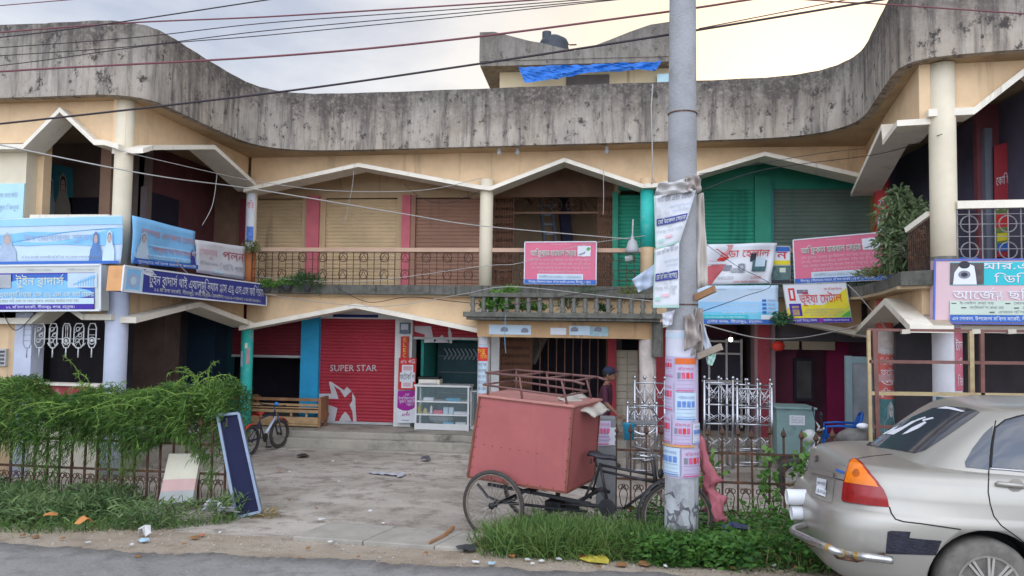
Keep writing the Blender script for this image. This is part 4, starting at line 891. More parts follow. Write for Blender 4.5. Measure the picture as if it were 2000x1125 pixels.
# photo studio sign on the right wing
tl, bl = at(1826, 508, Y=9.28), at(1824, 631, Y=9.28); drt = Vector((1, -.075, .0)) * 3.0
S_ = Sign('shop_signboard', 'wide cyan and pink photo studio sign at the front of the right wing', 'signboard', [tl, tl + drt + Vector((0, 0, .02)), bl + drt + Vector((0, 0, .01)), bl], mat('print_pale_pink', (.60, .42, .44), .6, .06, 3), .14, frame=(mat('sign_frame_blue', (.10, .13, .42), .5, .1, 5), .02))
S_.rect(.055, .04, 1, .40, CYAN); S_.text('আর.এফ ফটো ষ্টুডিও', .16, .74, .155, .10, INKG, .03, ); S_.text('আর.এফ ফটো ষ্টুডিও', .157, .737, .15, .10, WHT, -.004); S_.text('ডিজিটাল কালার ল্যাব', .215, .78, .365, .11, INKG, .03); S_.text('ডিজিটাল কালার ল্যাব', .212, .777, .36, .11, WHT, -.004)
S_.rect(.055, .05, .175, .39, mat('print_dark_photo', (.10, .08, .08), .6, .4, 9)); S_.poly([(.065, .39), (.07, .2), (.09, .08), (.12, .06), (.14, .1), (.145, .22), (.15, .39)], WHT); S_.oval(.105, .08, .02, .06, INK); S_.oval(.105, .235, .022, .065, INKG); S_.oval(.105, .235, .012, .035, INK)
S_.text('আর্জেন্ট ছবি তোলা হয়', .065, .62, .62, .13, WHT, .02); S_.rect(.055, .645, 1, .865, PALEG)
for i, (a, t) in enumerate(((.09, 'ই-মেইল করা হয়'), (.28, 'মোবাইল কোম্পানীর ফ্লেক্সি লোড'), (.125, 'ফটোকপি করা হয়'), (.31, 'মোবাইল সার্ভিসিং করা হয়'), (.225, 'এখানে দলিল রঙিন ফটোকপি করা হয়'))):
    row = (0, 0, 1, 1, 2)[i]; S_.rect(a - .03, .68 + row * .068, a - .012, .695 + row * .068, INK); S_.text(t, a, a + (.12, .25, .12, .22, .3)[i], .70 + row * .068, .035, INKG)
S_.rect(.055, .87, .44, .975, NAVYB); S_.text('এন দোকান, উপজেলা মহিলা মার্কেট, সীতাকুন্ড পৌরসভা।', .062, .43, .95, .05, WHT); S_.done()
# left wing: banner above, light box below
tr, br = at(240, 421, Y=9.62), at(234, 515, Y=9.62)
dl = Vector((-3.2, 0, 0)); p1 = at(0, 427, Y=9.62); p2 = at(0, 517, Y=9.62)
S_ = Sign('cloth_banner', 'long pale blue cloth banner across the front of the left wing', 'banner', [tr + (p1 - tr) * 2.0, tr, br, br + (p2 - br) * 2.0], SKY2, .01, wave=wav(.02, .015, 9, 4), res=(30, 8))
S_.rect(0, .02, 1, .18, SKY3); S_.poly([(.5, .36), (.62, .30), (.75, .33), (.9, .27), (1, .25), (1, .58), (.9, .62), (.75, .58), (.62, .6), (.5, .56)], SKY1); S_.poly([(0, .36), (.5, .34), (.5, .58), (0, .6)], SKY3)
S_.text('ঈদ মোবারক শুভেচ্ছা', .6, .9, .5, .12, BLURT); woman(S_, .53, .30, .09, .66, SKIN_P, mat('print_shawl_blue', (.36, .44, .56), .7, .15, 9), GREYP); woman(S_, .90, .32, .05, .62, SKIN_P, mat('print_dress_blue', (.10, .2, .42), .7, .15, 9), INKG); woman(S_, .955, .30, .05, .66, SKIN_P, SKY2, INKG)
S_.text('মহিলা মার্কেট ব্যবসায়ী সমিতির পক্ষ থেকে সকলকে শুভেচ্ছা', .6, .92, .88, .045, INKG); S_.rect(0, .94, 1, 1, NAVYB); S_.done()
tr, br = at(197, 517, Y=9.5), at(196, 606, Y=9.5); p1 = at(0, 519, Y=9.5); p2 = at(0, 607, Y=9.5)
S_ = Sign('shop_signboard', 'blue light box sign with cream words below the long pale banner', 'signboard', [tr + (p1 - tr) * 2.2, tr, br, br + (p2 - br) * 2.2], mat('print_pale_grey', (.52, .54, .50), .6, .05, 4), .18, frame=(WHT, .025))
f_ = lambda x: 1 - (1 - x) / 2.2     # share measured on the visible part
S_.rect(0, .17, .975, .985, VIOLET); S_.rect(0, .52, .975, .70, NAVYB); S_.rect(f_(.13), .20, f_(.68), .60, NAVYB); S_.oval(f_(.4), .48, .16, .2, SKY1, 24); S_.oval(f_(.4), .62, .24, .16, SKY1, 24); S_.rect(f_(.68), .18, f_(.97), .50, PLB)
for k in range(7): S_.rect(f_(.78 + k * .025), .34 - k * .02, f_(.79 + k * .025), .47, SKY1)
S_.poly([(f_(.74), .42), (f_(.95), .24), (f_(.95), .27), (f_(.74), .44)], SKY1); S_.rect(0, .20, f_(.12), .5, GREYP)
S_.text('টুইন ব্রাদার্স', f_(.17), f_(.645), .44, .17, PALET, .03); S_.text('এ্যালুমুনিয়াম গ্লাস এন্ড এস.এস ফার্ণিচার', f_(.0), f_(.945), .70, .10, PALET, .02)
S_.rect(0, .73, .975, .86, SKY2); S_.text('এখানে থাই এবং যে কোন প্রকার কাজের অর্ডার নেয়া হয়।', f_(.0), f_(.8), .82, .06, mat('print_olive', (.3, .3, .1), .6, .05, 5)); S_.rect(0, .87, .975, .97, VIOLET); S_.text('১২, মহিলা মার্কেট, সীতাকুন্ড সদর, চট্টগ্রাম।', f_(.07), f_(.76), .95, .055, WHT)
for a, b in ((.28, .52), (.68, .95)): S_.text('মোবাইল ০১৮১৮-০৭৪৮৬৭', f_(a), f_(b), .12, .035, INKG)
S_.done()
# left wing, inner side
S_ = Sign('cloth_banner', 'small bright blue banner with red words beside the left corner column', 'banner', cw([(259, 421), (380, 452), (383, 526), (257, 514)], X=-6.42), SKY1, .01, wave=wav(.012, .01, 8, 5), res=(16, 8))
S_.text('আপনার এলাকার মেয়র', .1, .98, .36, .13, SALMON, .02); S_.text('পদপ্রার্থী নাহিদা আক্তার', .3, .97, .70, .12, SALMON, .01); S_.rect(.2, .54, 1, .58, SKY3); S_.rect(0, .76, 1, .86, SKY3); woman(S_, .14, .3, .2, .58, SKIN_P, PLB, INKG); woman(S_, .92, .5, .1, .4, SKIN_P, NAVY, INKG); S_.text('সীতাকুন্ড পৌরসভার সকলকে জানাই শুভেচ্ছা ও অভিনন্দন', .2, .9, .84, .04, INKG); S_.rect(0, .89, 1, 1, NAVYB); S_.text('শুভেচ্ছান্তে মহিলা মার্কেট ব্যবসায়ী', .05, .95, .975, .05, WHT); S_.done()
S_ = Sign('cloth_banner', 'white cloth banner with grey and red beauty parlour words', 'banner', cw([(381, 468), (478, 482), (478, 547), (384, 532)], X=-6.46), mat('banner_white', (.56, .55, .56), .7, .06, 4), .01, wave=wav(.01, .01, 8, 6), res=(14, 8))
S_.text('বিসমিল্লাহ', .3, .5, .12, .05, PINKT); S_.text('সেলুন', .04, .42, .44, .2, PINKT, .015); S_.text('পলন', .52, .97, .48, .26, mat('print_dull_red', (.42, .10, .13), .6, .1, 6), .03); S_.text('বিউটি পার্লার', .46, .97, .80, .16, GREYP, .02); S_.text('পরিচালনায়', .05, .42, .72, .09, GREYP); S_.rect(.32, .84, .5, .93, PLB); S_.text('এখানে মেয়েদের সাজানো হয়', .05, .9, .95, .05, GREYP); S_.done()
S_ = Sign('shop_signboard', 'long navy light box sign along the inner side of left wing', 'signboard', cw([(243, 519), (520, 556), (520, 597), (238, 568)], X=-6.25), NAVY, .22, frame=(WHT, .022))
S_.rect(0, 0, .10, 1, PLB); S_.rect(.015, .1, .085, .9, SKY1); S_.oval(.05, .55, .03, .3, BLURT); S_.oval(.05, .55, .015, .16, PLB); S_.oval(.125, .15, .03, .12, WHT); S_.text('বিসমিল্লাহ', .10, .15, .18, .08, NAVY)
S_.text('টুইন ব্রাদার্স থাই এ্যালুমুনিয়াম গ্লাস এন্ড এস.এস ফার্ণিচার্স', .13, .975, .60, .36, WHT, .02); S_.text('১২ মহিলা মার্কেট, সীতাকুন্ড সদর, চট্টগ্রাম। মোবাইলঃ ০১৮১৮-০৭৪৮৬৭, ০১৮৩৪-৭৮০৫০১', .16, .94, .88, .14, PALET)
root = S_.root; p, q, r, s_ = [at(*c, X=-6.25) for c in ((240, 519), (240, 568))] + [None, None]
mb = MB(); c0, c3 = S_.c[0], S_.c[3]; mb.add([c0 - S_.n * .22 + Vector((0, -.006, 0)), c0 + Vector((0, -.006, 0)), c3 + Vector((0, -.006, 0)), c3 - S_.n * .22 + Vector((0, -.006, 0))], [(0, 1, 2, 3)]); mb.build('end_panel', mat('sun_bleached_orange', (.60, .30, .12), .6, .15, 8), root); S_.done()
# posters in the upper rooms and on the far left wall
S_ = Sign('wall_poster', 'pale cyan notice board with faint writing on the far left wall', 'poster', [at(-120, 360, Y=9.96), at(48, 358, Y=9.96), at(44, 426, Y=9.96), at(-120, 428, Y=9.96)], mat('notice_cyan', (.42, .64, .68), .6, .06, 4), .02)
S_.text('মহিলা মার্কেট', .6, .93, .4, .12, BLURT); S_.text('আসুন কিনুন', .65, .95, .75, .12, BLURT); S_.done()
mb = MB()
for k, t in enumerate(('মেয়র', 'প্রার্থী')): pass
S_ = Sign('wall_poster', 'teal poster of two women in pale dresses inside the left upper room', 'poster', cw([(86, 316), (141, 328), (140, 430), (82, 430)], Y=12.3), mat('poster_teal', (.03, .24, .32), .6, .2, 6), .02)
woman(S_, .25, .22, .5, .85, SKIN_P, PLB, INK); woman(S_, .7, .12, .62, .95, SKIN_P, mat('print_beige_dress', (.38, .36, .30), .7, .1, 9), INK); S_.done()
S_ = Sign('wall_poster', 'tall red and green poster with white words inside the right wing gallery', 'poster', cw([(1942, 285), (1978, 275), (1976, 500), (1944, 503)], Y=11.0), mat('poster_dull_red', (.36, .03, .04), .6, .15, 5), .02)
S_.rect(0, .52, 1, .95, mat('poster_olive', (.16, .22, .06), .6, .4, 6)); S_.text('কোচিং', .08, .95, .36, .07, WHT, .02); S_.text('সেন্টার', .05, .95, .58, .06, WHT, .02); S_.rect(.05, .62, .9, .74, REDT); S_.rect(.1, .88, .9, .95, NAVYB); S_.rect(.1, .79, .95, .86, YEL); S_.done()
# street level signs on the white pillar
S_ = Sign('hanging_sign', 'narrow red vertical sign with yellow ELEC letters on white pillar', 'sign', cw([(783, 657), (798, 657), (797, 700), (782, 700)], Y=14.76), mat('sign_red', (.55, .02, .02), .5, .08, 5), .03)
for i, t in enumerate('ELEC'): S_.text(t, .3, .75, .24 + i * .235, .17, YEL, .03)
S_.done()
S_ = Sign('hanging_sign', 'bright red mobile network sign with white paper notice, on white pillar', 'sign', cw([(779, 699), (813, 699), (811, 761), (777, 761)], Y=14.72), mat('sign_red', (.55, .02, .02)), .03)
S_.text('রবি', .12, .45, .17, .08, WHT, .02); S_.text('4G', .55, .95, .17, .12, WHT, .02); S_.rect(.2, .22, .85, .95, WHT); S_.rect(.1, .46, .95, .75, WHT); S_.text('ফটোকপি', .12, .93, .68, .16, INK, .02); S_.rect(.28, .26, .78, .40, PINKT); S_.text('এখানে', .3, .75, .36, .07, GREYP); S_.rect(.3, .78, .75, .9, PINKT); S_.text('৳ ২', .45, .65, .88, .1, GREYP); S_.done()
S_ = Sign('hanging_sign', 'purple and white mobile network sign at the foot of white pillar', 'sign', cw([(777, 763), (812, 763), (810, 826), (775, 826)], Y=14.72), WHT, .03)
S_.poly([(0, 0), (1, 0), (1, .50), (.85, .57), (.6, .62), (.35, .62), (.12, .57), (0, .52)], PURP); S_.text('এখন', .4, .65, .16, .07, WHT); S_.text('ইলেকট্রিক্যাল সামগ্রী', .06, .96, .28, .08, WHT, .02); S_.text('খুচরা ও পাইকারী', .1, .96, .38, .08, WHT, .01); S_.text('বিক্রয় হয়', .5, .9, .46, .06, WHT); S_.text('airtel', .27, .72, .78, .09, PURP, .02); S_.poly([(.5, .70), (.58, .64), (.62, .66), (.56, .71)], REDT); S_.text('internet', .3, .68, .93, .04, INK); S_.done()
mb = MB(); p, q = at(782, 630, Y=14.8), at(801, 652, Y=14.8)
t = thing('electric_meter', 'small grey electric meter box high on the white pillar', 'meter', (p.x, 14.8, q.z)); mb.box((p.x, 14.74, q.z), (q.x, 14.83, p.z)); mb.build('meter_box', mat('meter_blue_grey', (.10, .14, .19), .5, .15, 5), t, bevel=.006)
mb = MB(); mb.box((p.x + .03, 14.73, q.z + .08), (q.x - .03, 14.745, p.z - .03)); mb.build('meter_window', mat('meter_glass', (.4, .42, .45), .2, .1, 5), t)

# ------------------------------------------------------------------ building behind: roof room with notched parapet
YT = 18.0
t = thing('rooftop_building', 'small cream rooftop block with notched grey parapet rising behind the market', 'building', (0, 19, 5.4))
z0t = at(1000, 118, Y=YT).z; top = [at(*c, Y=YT) for c in ((937, 63), (965, 62), (1000, 71), (1035, 80), (1060, 84), (1090, 92), (1122, 99), (1150, 93), (1190, 78), (1230, 62), (1270, 48), (1310, 42), (1335, 41))]
mb = MB(); mb.prism([(p.x, p.z) for p in top] + [(top[-1].x, z0t), (top[0].x, z0t)], XZ, YT, YT + .15); mb.box((top[0].x, YT + .15, z0t), (top[0].x + .12, 22, top[0].z)); mb.build('parapet', PARA2, t)
mb = MB(); mb.box((top[0].x + .02, YT + .02, z0t - .12), (top[-1].x, 22, z0t)); mb.build('roof_slab', PARA2, t)
xw = at(976, 150, Y=YT + .5).x; mb = MB(); mb.box((xw, YT + .5, 5.3), (top[-1].x - .1, 21.5, z0t - .12)); mb.build('wall', mat('pale_yellow_wall', (.56, .47, .30), .8, .1, 2, streak=.2), t)
a, b = at(1106, 148, Y=YT + .5), at(1190, 172, Y=YT + .5); mb = MB(); mb.box((a.x, YT + .46, b.z - .6), (b.x, YT + .52, a.z)); mb.build('window', mat('dark_shutter_grey', (.10, .085, .08), .7, .2, 4), t)
a, b = at(1283, 147, Y=YT + .4), at(1330, 162, Y=YT + .4); mb = MB(); mb.box((a.x, YT + .3, b.z), (b.x, YT + .45, a.z)); mb.build('awning', mat('pale_cyan_sheet', (.40, .58, .64), .5, .1, 4), t)
pole_p = at(1300, 140, Y=YT + .1); mb = MB(); mb.beam(at(1296, 108, Y=YT + .2), at(1306, 126, Y=YT + .2), .05, .05); mb.build('prop', WOODL, t)
tarp = MB(); n_ = 44; m_ = 10; vs = []
topc = [at(*c, Y=YT - .22) for c in ((1012, 131), (1292, 120))]; bot = [at(*c, Y=YT - .30) for c in ((1025, 161), (1070, 157), (1105, 150), (1147, 143), (1200, 139), (1245, 136), (1280, 139))]
for i in range(n_ + 1):
    f_ = i / n_; k = f_ * 6; j0 = min(5, int(k)); pb = bot[j0].lerp(bot[j0 + 1], k - j0); pt = topc[0].lerp(topc[1], f_)
    for j in range(m_ + 1): q = pt.lerp(pb, j / m_); vs.append((q.x, q.y + .025 * math.sin(i * 1.1 + j * .5) * math.sin(j * .8 + i * .23) + .03 * math.sin(i * .37 + j * .9) + rng.normal(0, .012), q.z + rng.normal(0, .006)))
tarp.add(vs, [(i * (m_ + 1) + j, (i + 1) * (m_ + 1) + j, (i + 1) * (m_ + 1) + j + 1, i * (m_ + 1) + j + 1) for i in range(n_) for j in range(m_)])
o = tag(tarp.build('tarpaulin', mat('blue_tarpaulin', (.015, .13, .46), .5, .2, 5, spec=.4), smooth=False, fix=False), 'crinkled blue tarpaulin strung under the grey rooftop parapet', 'tarpaulin')
p = at(1082, 92, Y=20); t = thing('water_tank', 'black water tank behind the notch of rooftop parapet', 'tank', (p.x, 20, p.z - .6))
mb = MB(); mb.lathe((p.x, 20, p.z - .6), [(.42, 0), (.42, .55), (.40, .62), (.42, .66), (.36, .78), (.16, .9)], 20); mb.build('tank_body', mat('black_plastic', (.035, .04, .05), .4, .15, 6), t, smooth=True)
mb = MB(); mb.lathe((p.x - .2, 20, p.z + .22), [(.13, 0), (.13, .2)], 14); mb.build('cap', mat('black_plastic', (.035, .04, .05)), t); mb = MB(); mb.beam((p.x + .42, 20, p.z + .05), (p.x + .62, 20, p.z + .05), .03, .03); mb.build('outlet_pipe', IRON, t)
# lamp with a pale shade hanging beside the green column
p = at(1235, 478, Y=13.2); t = thing('outdoor_lamp', 'pale conical lamp shade hanging beside the green column', 'lamp', (p.x, 13.2, p.z - .1))
mb = MB(); mb.lathe((p.x, 13.2, p.z - .14), [(.13, 0), (.115, .06), (.075, .2), (.03, .24), (.02, .3)], 16); mb.build('lamp_shade', mat('lamp_grey', (.40, .40, .40), .5, .1, 5), t, smooth=True)
mb = MB(); mb.tube([(p.x, 13.2, p.z + .15), (p.x + .01, 13.2, p.z + .45)], .015); mb.tube([(p.x - .12, 13.25, p.z - .25), (p.x, 13.25, p.z - .22)], .05); mb.build('stem', TIN, t)

# ------------------------------------------------------------------ the concrete pole with its bills and rags
PX, PY = at(1331, 1000, d=7.08).x, at(1331, 1000, d=7.08).y
PR0 = .160; PR1 = .123
def pole_r(z): return PR0 + (PR1 - PR0) * (z + .3) / 6.5
POLE = thing('utility_pole', 'tall round concrete utility pole plastered with paper bills', 'pole', (PX, PY, -.3))
mb = MB(); mb.lathe((PX, PY, -.3), [(pole_r(-.3 + k), k) for k in np.linspace(0, 8.5, 18)], 28); mb.build('shaft', mat('pole_concrete', (.32, .32, .325), .92, .2, 3, streak=.5, dirt=.25, dark=(.17, .165, .16), bump=.5), POLE, smooth=True)
PLEAN = 0
def pwrap(z0, z1, a0, a1, m, rz=.004, name='poster'):
    mb = MB(); vs = []; n = 12
    for i in range(n + 1):
        t_ = a0 + (a1 - a0) * i / n
        for z in (z0, z1): vs.append((PX + (pole_r(z) + rz) * math.sin(t_), PY - (pole_r(z) + rz) * math.cos(t_), z))
    mb.add(vs, [(2 * i, 2 * i + 2, 2 * i + 3, 2 * i + 1) for i in range(n)]); return mb.build(name, m, POLE, smooth=True, fix=False)
zpx = lambda y: at(1331, y, d=6.95).z
VA = math.atan2(PX, PY) * -1        # angle that faces the camera
# old whitewash left round the foot, peeled in the middle
mb = MB(); vs = []; prof = [(-1.9, .30), (-1.5, .55), (-1.1, .62), (-.9, .48), (-.75, .60), (-.4, .66), (-.2, .45), (0, .62), (.3, .63), (.7, .55), (1.1, .2), (1.5, .3)]
pts = [(a, zpx(935) - .0) for a, _ in prof] + [(a, zpx(945) - d_ * (.55 if abs(a + .3) < .5 else .9)) for a, d_ in reversed(prof)]
vs = [(PX + (pole_r(z) + .003) * math.sin(a), PY - (pole_r(z) + .003) * math.cos(a), z) for a, z in pts]; n_ = len(prof)
mb.add(vs, [(i, i + 1, 2 * n_ - 2 - i, 2 * n_ - 1 - i) for i in range(n_ - 1)]); mb.build('old_paper', mat('peeled_whitewash', (.42, .43, .44), .85, .2, 7, dirt=.6, dark=(.2, .2, .21)), POLE, fix=False)
for (a0, a1, d0, d1) in ((-1.5, -.1, .14, .5), (-.5, .45, .3, .72), (.55, 1.2, .3, .5), (-1.2, -.2, .5, .9), (-.1, .9, .62, .95)):
    mb = MB(); poly = []
    ca, cz = (a0 + a1) / 2 , zpx(945) - (d0 + d1) / 2 * .62
    for k in range(14): q = k / 14 * 6.283; rr = 1 + .3 * math.sin(k * 2.7 + a0 * 5); poly.append((ca + (a1 - a0) / 2 * rr * math.cos(q), cz + (d1 - d0) * .3 * rr * math.sin(q)))
    vs = [(PX + (pole_r(z) + .007) * math.sin(a), PY - (pole_r(z) + .007) * math.cos(a), z) for a, z in poly]; tri = tessellate_polygon([[Vector((a, z, 0)) for a, z in poly]]); mb.add(vs, [tuple(q) for q in tri]); mb.build('peeled_patch', mat('peel_grey', (.14, .14, .15), .9, .3, 12), POLE, fix=False)
MAUVE = mat('bill_mauve', (.46, .40, .53), .75, .06, 5); BILLP = mat('bill_pink_print', (.58, .10, .22), .7, .25, 30); BILLB = mat('bill_blue_print', (.13, .24, .55), .7, .25, 30); BILLW = mat('bill_white', (.56, .56, .62), .75, .06, 6); LINE = mat('bill_line', (.40, .22, .40), .7, .05, 6); LINEB = mat('bill_line_blue', (.24, .30, .50), .7, .05, 6)
def bill(a0, a1, y0, y1, blue, k):
    z1, z0 = zpx(y0), zpx(y1); ln = LINEB if blue else LINE; pr = BILLB if blue else BILLP; h = z1 - z0; w_ = a1 - a0; rz = .008 + .0012 * k
    pwrap(z0, z1, a0, a1, PLB if blue and k % 2 else (MAUVE if not blue else BILLW), rz)
    def ptx(z, hh, b0, b1, t_, m):
        V, T, wd = layout(t_, .015); m_ = MB(); m_.add([(PX + (pole_r(z) + rz + .006) * math.sin(b0 + (b1 - b0) * x / wd), PY - (pole_r(z) + rz + .006) * math.cos(b0 + (b1 - b0) * x / wd), z + hh * y / .66) for x, y in V], T); m_.build('lettering', m, POLE, fix=False)
    ptx(z0 + h * .78, h * .10, a0 + w_ * .15, a1 - w_ * .12, 'মাহিন শপ এর' if not blue else 'পাঠদান চলছে', pr if not blue else ln)
    for q in range(4): pwrap(z0 + h * .48, z0 + h * .70, a0 + w_ * (.1 + .21 * q), a0 + w_ * (.1 + .21 * q + .155), pr if q % 2 or blue else (REDT if q else INKG), rz + .004, 'bill_picture')
    for f0, f1 in ((.40, .42), (.12, .14), (.27, .28)): pwrap(z0 + h * f0, z0 + h * f1, a0 + w_ * .08, a1 - w_ * .08, ln, rz + .004, 'bill_line')
    pwrap(z0 + h * .03, z0 + h * .07, a0 + w_ * .06, a1 - w_ * .06, pr, rz + .004, 'bill_line')
pwrap(zpx(697), zpx(645), -1.5 + VA, 1.0 + VA, BILLW, .005); pwrap(zpx(660), zpx(652), -1.4 + VA, .9 + VA, PLB, .008); pwrap(zpx(935), zpx(697), -1.6 + VA, 1.6 + VA, MAUVE, .004)
pwrap(zpx(712), zpx(700), -.4 + VA, .95 + VA, mat('bill_orange', (.62, .13, .03), .7, .1, 8), .012)
k = 0
for (a0, a1, y0, y1, bl) in ((-1.5, -.5, 698, 738, 0), (-.38, .85, 712, 766, 0), (-1.5, -.5, 748, 804, 0), (-.38, .95, 768, 822, 1), (-1.5, -.62, 812, 868, 0), (-.52, .6, 822, 872, 0), (.64, 1.5, 828, 868, 1), (-1.5, -.1, 876, 930, 1), (.0, 1.3, 878, 932, 0)):
    bill(a0 + VA, a1 + VA, y0, y1, bl, k); k += 1
pwrap(zpx(874), zpx(870), -1.5 + VA, .8 + VA, mat('tape_orange', (.55, .30, .10), .6, .1, 8), .02)
# steel bands
for yy in (595, 352, 205): mb = MB(); mb.lathe((PX, PY, zpx(yy)), [(pole_r(zpx(yy)) + .008, 0), (pole_r(zpx(yy)) + .008, .012)], 24); mb.build('wire_band', IRON, POLE)
def cloth(name, label, cat, pts, m, amp=.02, n=10, grp=None, seed=0, thick=.006):
    """rag: quad grid between four corners with folds"""
    r2 = np.random.default_rng(seed); mb = MB(); vs = []
    P_ = [Vector(p) for p in pts]; nrm = (P_[1] - P_[0]).cross(P_[0] - P_[3]).normalized()
    for j in range(n + 1):
        for i in range(n + 1):
            u_, v_ = i / n, j / n; q = (P_[0] * (1 - u_) + P_[1] * u_) * (1 - v_) + (P_[3] * (1 - u_) + P_[2] * u_) * v_
            q = q + nrm * (amp * (math.sin(u_ * 9 + v_ * 4 + seed) + .7 * math.sin(v_ * 11 - u_ * 5 + seed * 2)) + r2.normal(0, amp * .2)); vs.append(q)
    mb.add(vs, [(j * (n + 1) + i, (j + 1) * (n + 1) + i, (j + 1) * (n + 1) + i + 1, j * (n + 1) + i + 1) for j in range(n) for i in range(n)])
    o = mb.build(name, m, smooth=True, fix=False); s_ = o.modifiers.new('s', 'SOLIDIFY'); s_.thickness = thick
    return tag(o, label, cat, grp)
YB = PY - .21
BW = mat('pole_banner_white', (.60, .61, .63), .7, .08, 5, dirt=.1); BGR = mat('banner_green_edge', (.35, .52, .45), .7, .08, 5); RAG = mat('dusty_rag', (.34, .29, .26), .85, .2, 5, dirt=.3); RAGW = mat('white_rag', (.58, .58, .63), .8, .1, 5)
def polebanner(corners, label, blk):
    S_ = Sign('hanging_banner', label, 'banner', corners, BW, .006, wave=wav(.012, .01, 7, 6, blk), res=(12, 16), group='white banners tied to the pole')
    S_.rect(0, .0, .03, 1, BGR); S_.rect(.0, .96, 1, 1, BGR)
    if blk: S_.text('ডাঃ এম এইচ রহমান', .08, .95, .13, .09, INKG, .02)
    else: S_.text('ডাঃ মনির উদ্দিন', .08, .95, .10, .06, INKG, .02)
    S_.text('এম.বি.বি.এস', .4, .95, .27, .04, BLURT); S_.text('মেডিসিন বিশেষজ্ঞ', .5, .95, .34 if not blk else .36, .035, BLURT)
    v0 = .44 if blk else .42; S_.rect(.06, v0, .95, v0 + .13, NAVY); S_.text('মেডিকেল সেন্টার' if blk else 'মেডিসিন বিশেষজ্ঞ', .1, .92, v0 + .105, .075, PALET, .02)
    S_.text('চেম্বার', .4, .55, v0 + .2, .035, GREYP); S_.text('সীতাকুন্ড সদর, চট্টগ্রাম', .06, .9, v0 + .28, .045, GREYP); S_.rect(.35, v0 + .35, .6, v0 + .4, PINKT); S_.rect(.1, v0 + .4, .3, v0 + .46, BGR); S_.done()
polebanner(cw([(1277, 384), (1360, 371), (1328, 474), (1280.5, 487)], Y=YB), 'white clinic banner with slanting right edge, upper one on pole', 1)
polebanner(cw([(1278.5, 489), (1326.5, 474), (1326, 601), (1275, 601)], Y=YB - .01), 'straight white clinic banner, lower one on the pole', 0)
cloth('rag', 'crumpled pale cloth folded over the top of pole banners', 'rag', cw([(1286, 360), (1346, 347), (1352, 374), (1277, 386)], Y=YB - .03), mat('pale_crumpled_cloth', (.50, .48, .46), .8, .15, 6), .035, 12, 'rags tied to the pole', 1)
cloth('rag', 'brown torn rag hanging at the upper right of pole', 'rag', cw([(1340, 345), (1368, 342), (1368, 378), (1340, 374)], Y=YB - .02), RAG, .04, 8, 'rags tied to the pole', 2)
cloth('rag', 'long beige cloth strip hanging down the right side of pole', 'rag', cw([(1358, 382), (1373, 376), (1384, 556), (1361, 566)], Y=PY - .05), mat('beige_cloth', (.46, .41, .36), .8, .15, 5), .02, 12, 'rags tied to the pole', 3)
cloth('rag', 'bluish white cloth flying out left from the pole', 'rag', cw([(1234, 546), (1279, 515), (1278, 560), (1247, 571)], Y=YB + .1), mat('bluish_cloth', (.42, .48, .58), .8, .08, 4), .02, 10, 'rags tied to the pole', 4)
cloth('rag', 'grey brown rag hanging at middle height in front of pole', 'rag', cw([(1336, 618), (1352, 612), (1372, 668), (1337, 686)], Y=YB), RAG, .03, 10, 'rags tied to the pole', 5)
cloth('rag', 'small torn white paper rag on the pole under the banners', 'rag', cw([(1293, 612), (1318, 606), (1312, 634), (1296, 638)], Y=YB + .03), RAGW, .015, 8, 'rags tied to the pole', 6)
cloth('rag', 'white cloth tail hanging right of the pole beside the lit bulb', 'rag', cw([(1366, 625), (1378, 640), (1396, 700), (1382, 712)], Y=PY - .1), mat('pale_blue_white_rag', (.52, .55, .60), .8, .1, 5), .02, 10, 'rags tied to the pole', 7)
cloth('rag', 'dusty rag bunched under the brown stick on pole', 'rag', cw([(1360, 602), (1374, 602), (1372, 690), (1346, 694)], Y=PY - .12), RAG, .03, 10, 'rags tied to the pole', 8)
cloth('rag', 'green white scrap dangling from the pale stick on pole', 'rag', cw([(1384, 693), (1398, 690), (1392, 714), (1382, 712)], Y=PY - .2), BGR, .012, 8, 'rags tied to the pole', 9)
for (a, b, m_, lb) in (((1358, 582), (1396, 564), WOOD, 'dark brown stick jutting right from the pole'), ((1364, 696), (1409, 677), mat('grey_stick', (.32, .26, .2), .8, .2, 9), 'pale weathered stick jutting right lower on the pole')):
    mb = MB(); mb.beam(at(*a, Y=PY - .12), at(*b, Y=PY - .28), .035, .06); tag(mb.build('stick', m_), lb, 'stick', 'sticks tied to the pole')
mb = MB(); a, b = at(1280, 400, Y=PY - .02), at(1302, 384, Y=PY - .02)
# pink cloth trailing down from the pole to the weeds
mb = MB(); ptsp = [(1365, 850), (1372, 880), (1378, 905), (1392, 935), (1385, 955), (1400, 975), (1395, 1000), (1410, 1020)]; pts = [at(x, y, Y=PY + .35 - .12 * i / 7) for i, (x, y) in enumerate(ptsp)]; rs = [.02, .05, .055, .11, .07, .10, .11, .07]
vs = []; nn = 14
sm = smoothpath([(p.x, p.z) for p in pts], 4)
for i, q in enumerate(sm):
    rr = .74 * np.interp(i / 4, range(8), rs)
    for k in range(nn): a = 6.283 * k / nn; e = rr * (1 + .35 * math.sin(k * 2.3 + i * .7) + .2 * math.sin(k * 4 + i)); vs.append((q.x + e * math.cos(a), PY + .3 + e * .6 * math.sin(a), q.y + .02 * math.sin(k + i)))
mb.add(vs, [(i * nn + k, i * nn + (k + 1) % nn, (i + 1) * nn + (k + 1) % nn, (i + 1) * nn + k) for i in range(len(sm) - 1) for k in range(nn)])
tag(mb.build('cloth', mat('pink_cloth', (.50, .15, .18), .8, .15, 8), smooth=True, fix=False), 'twisted pink cloth hanging beside the pole down to the weeds', 'cloth')

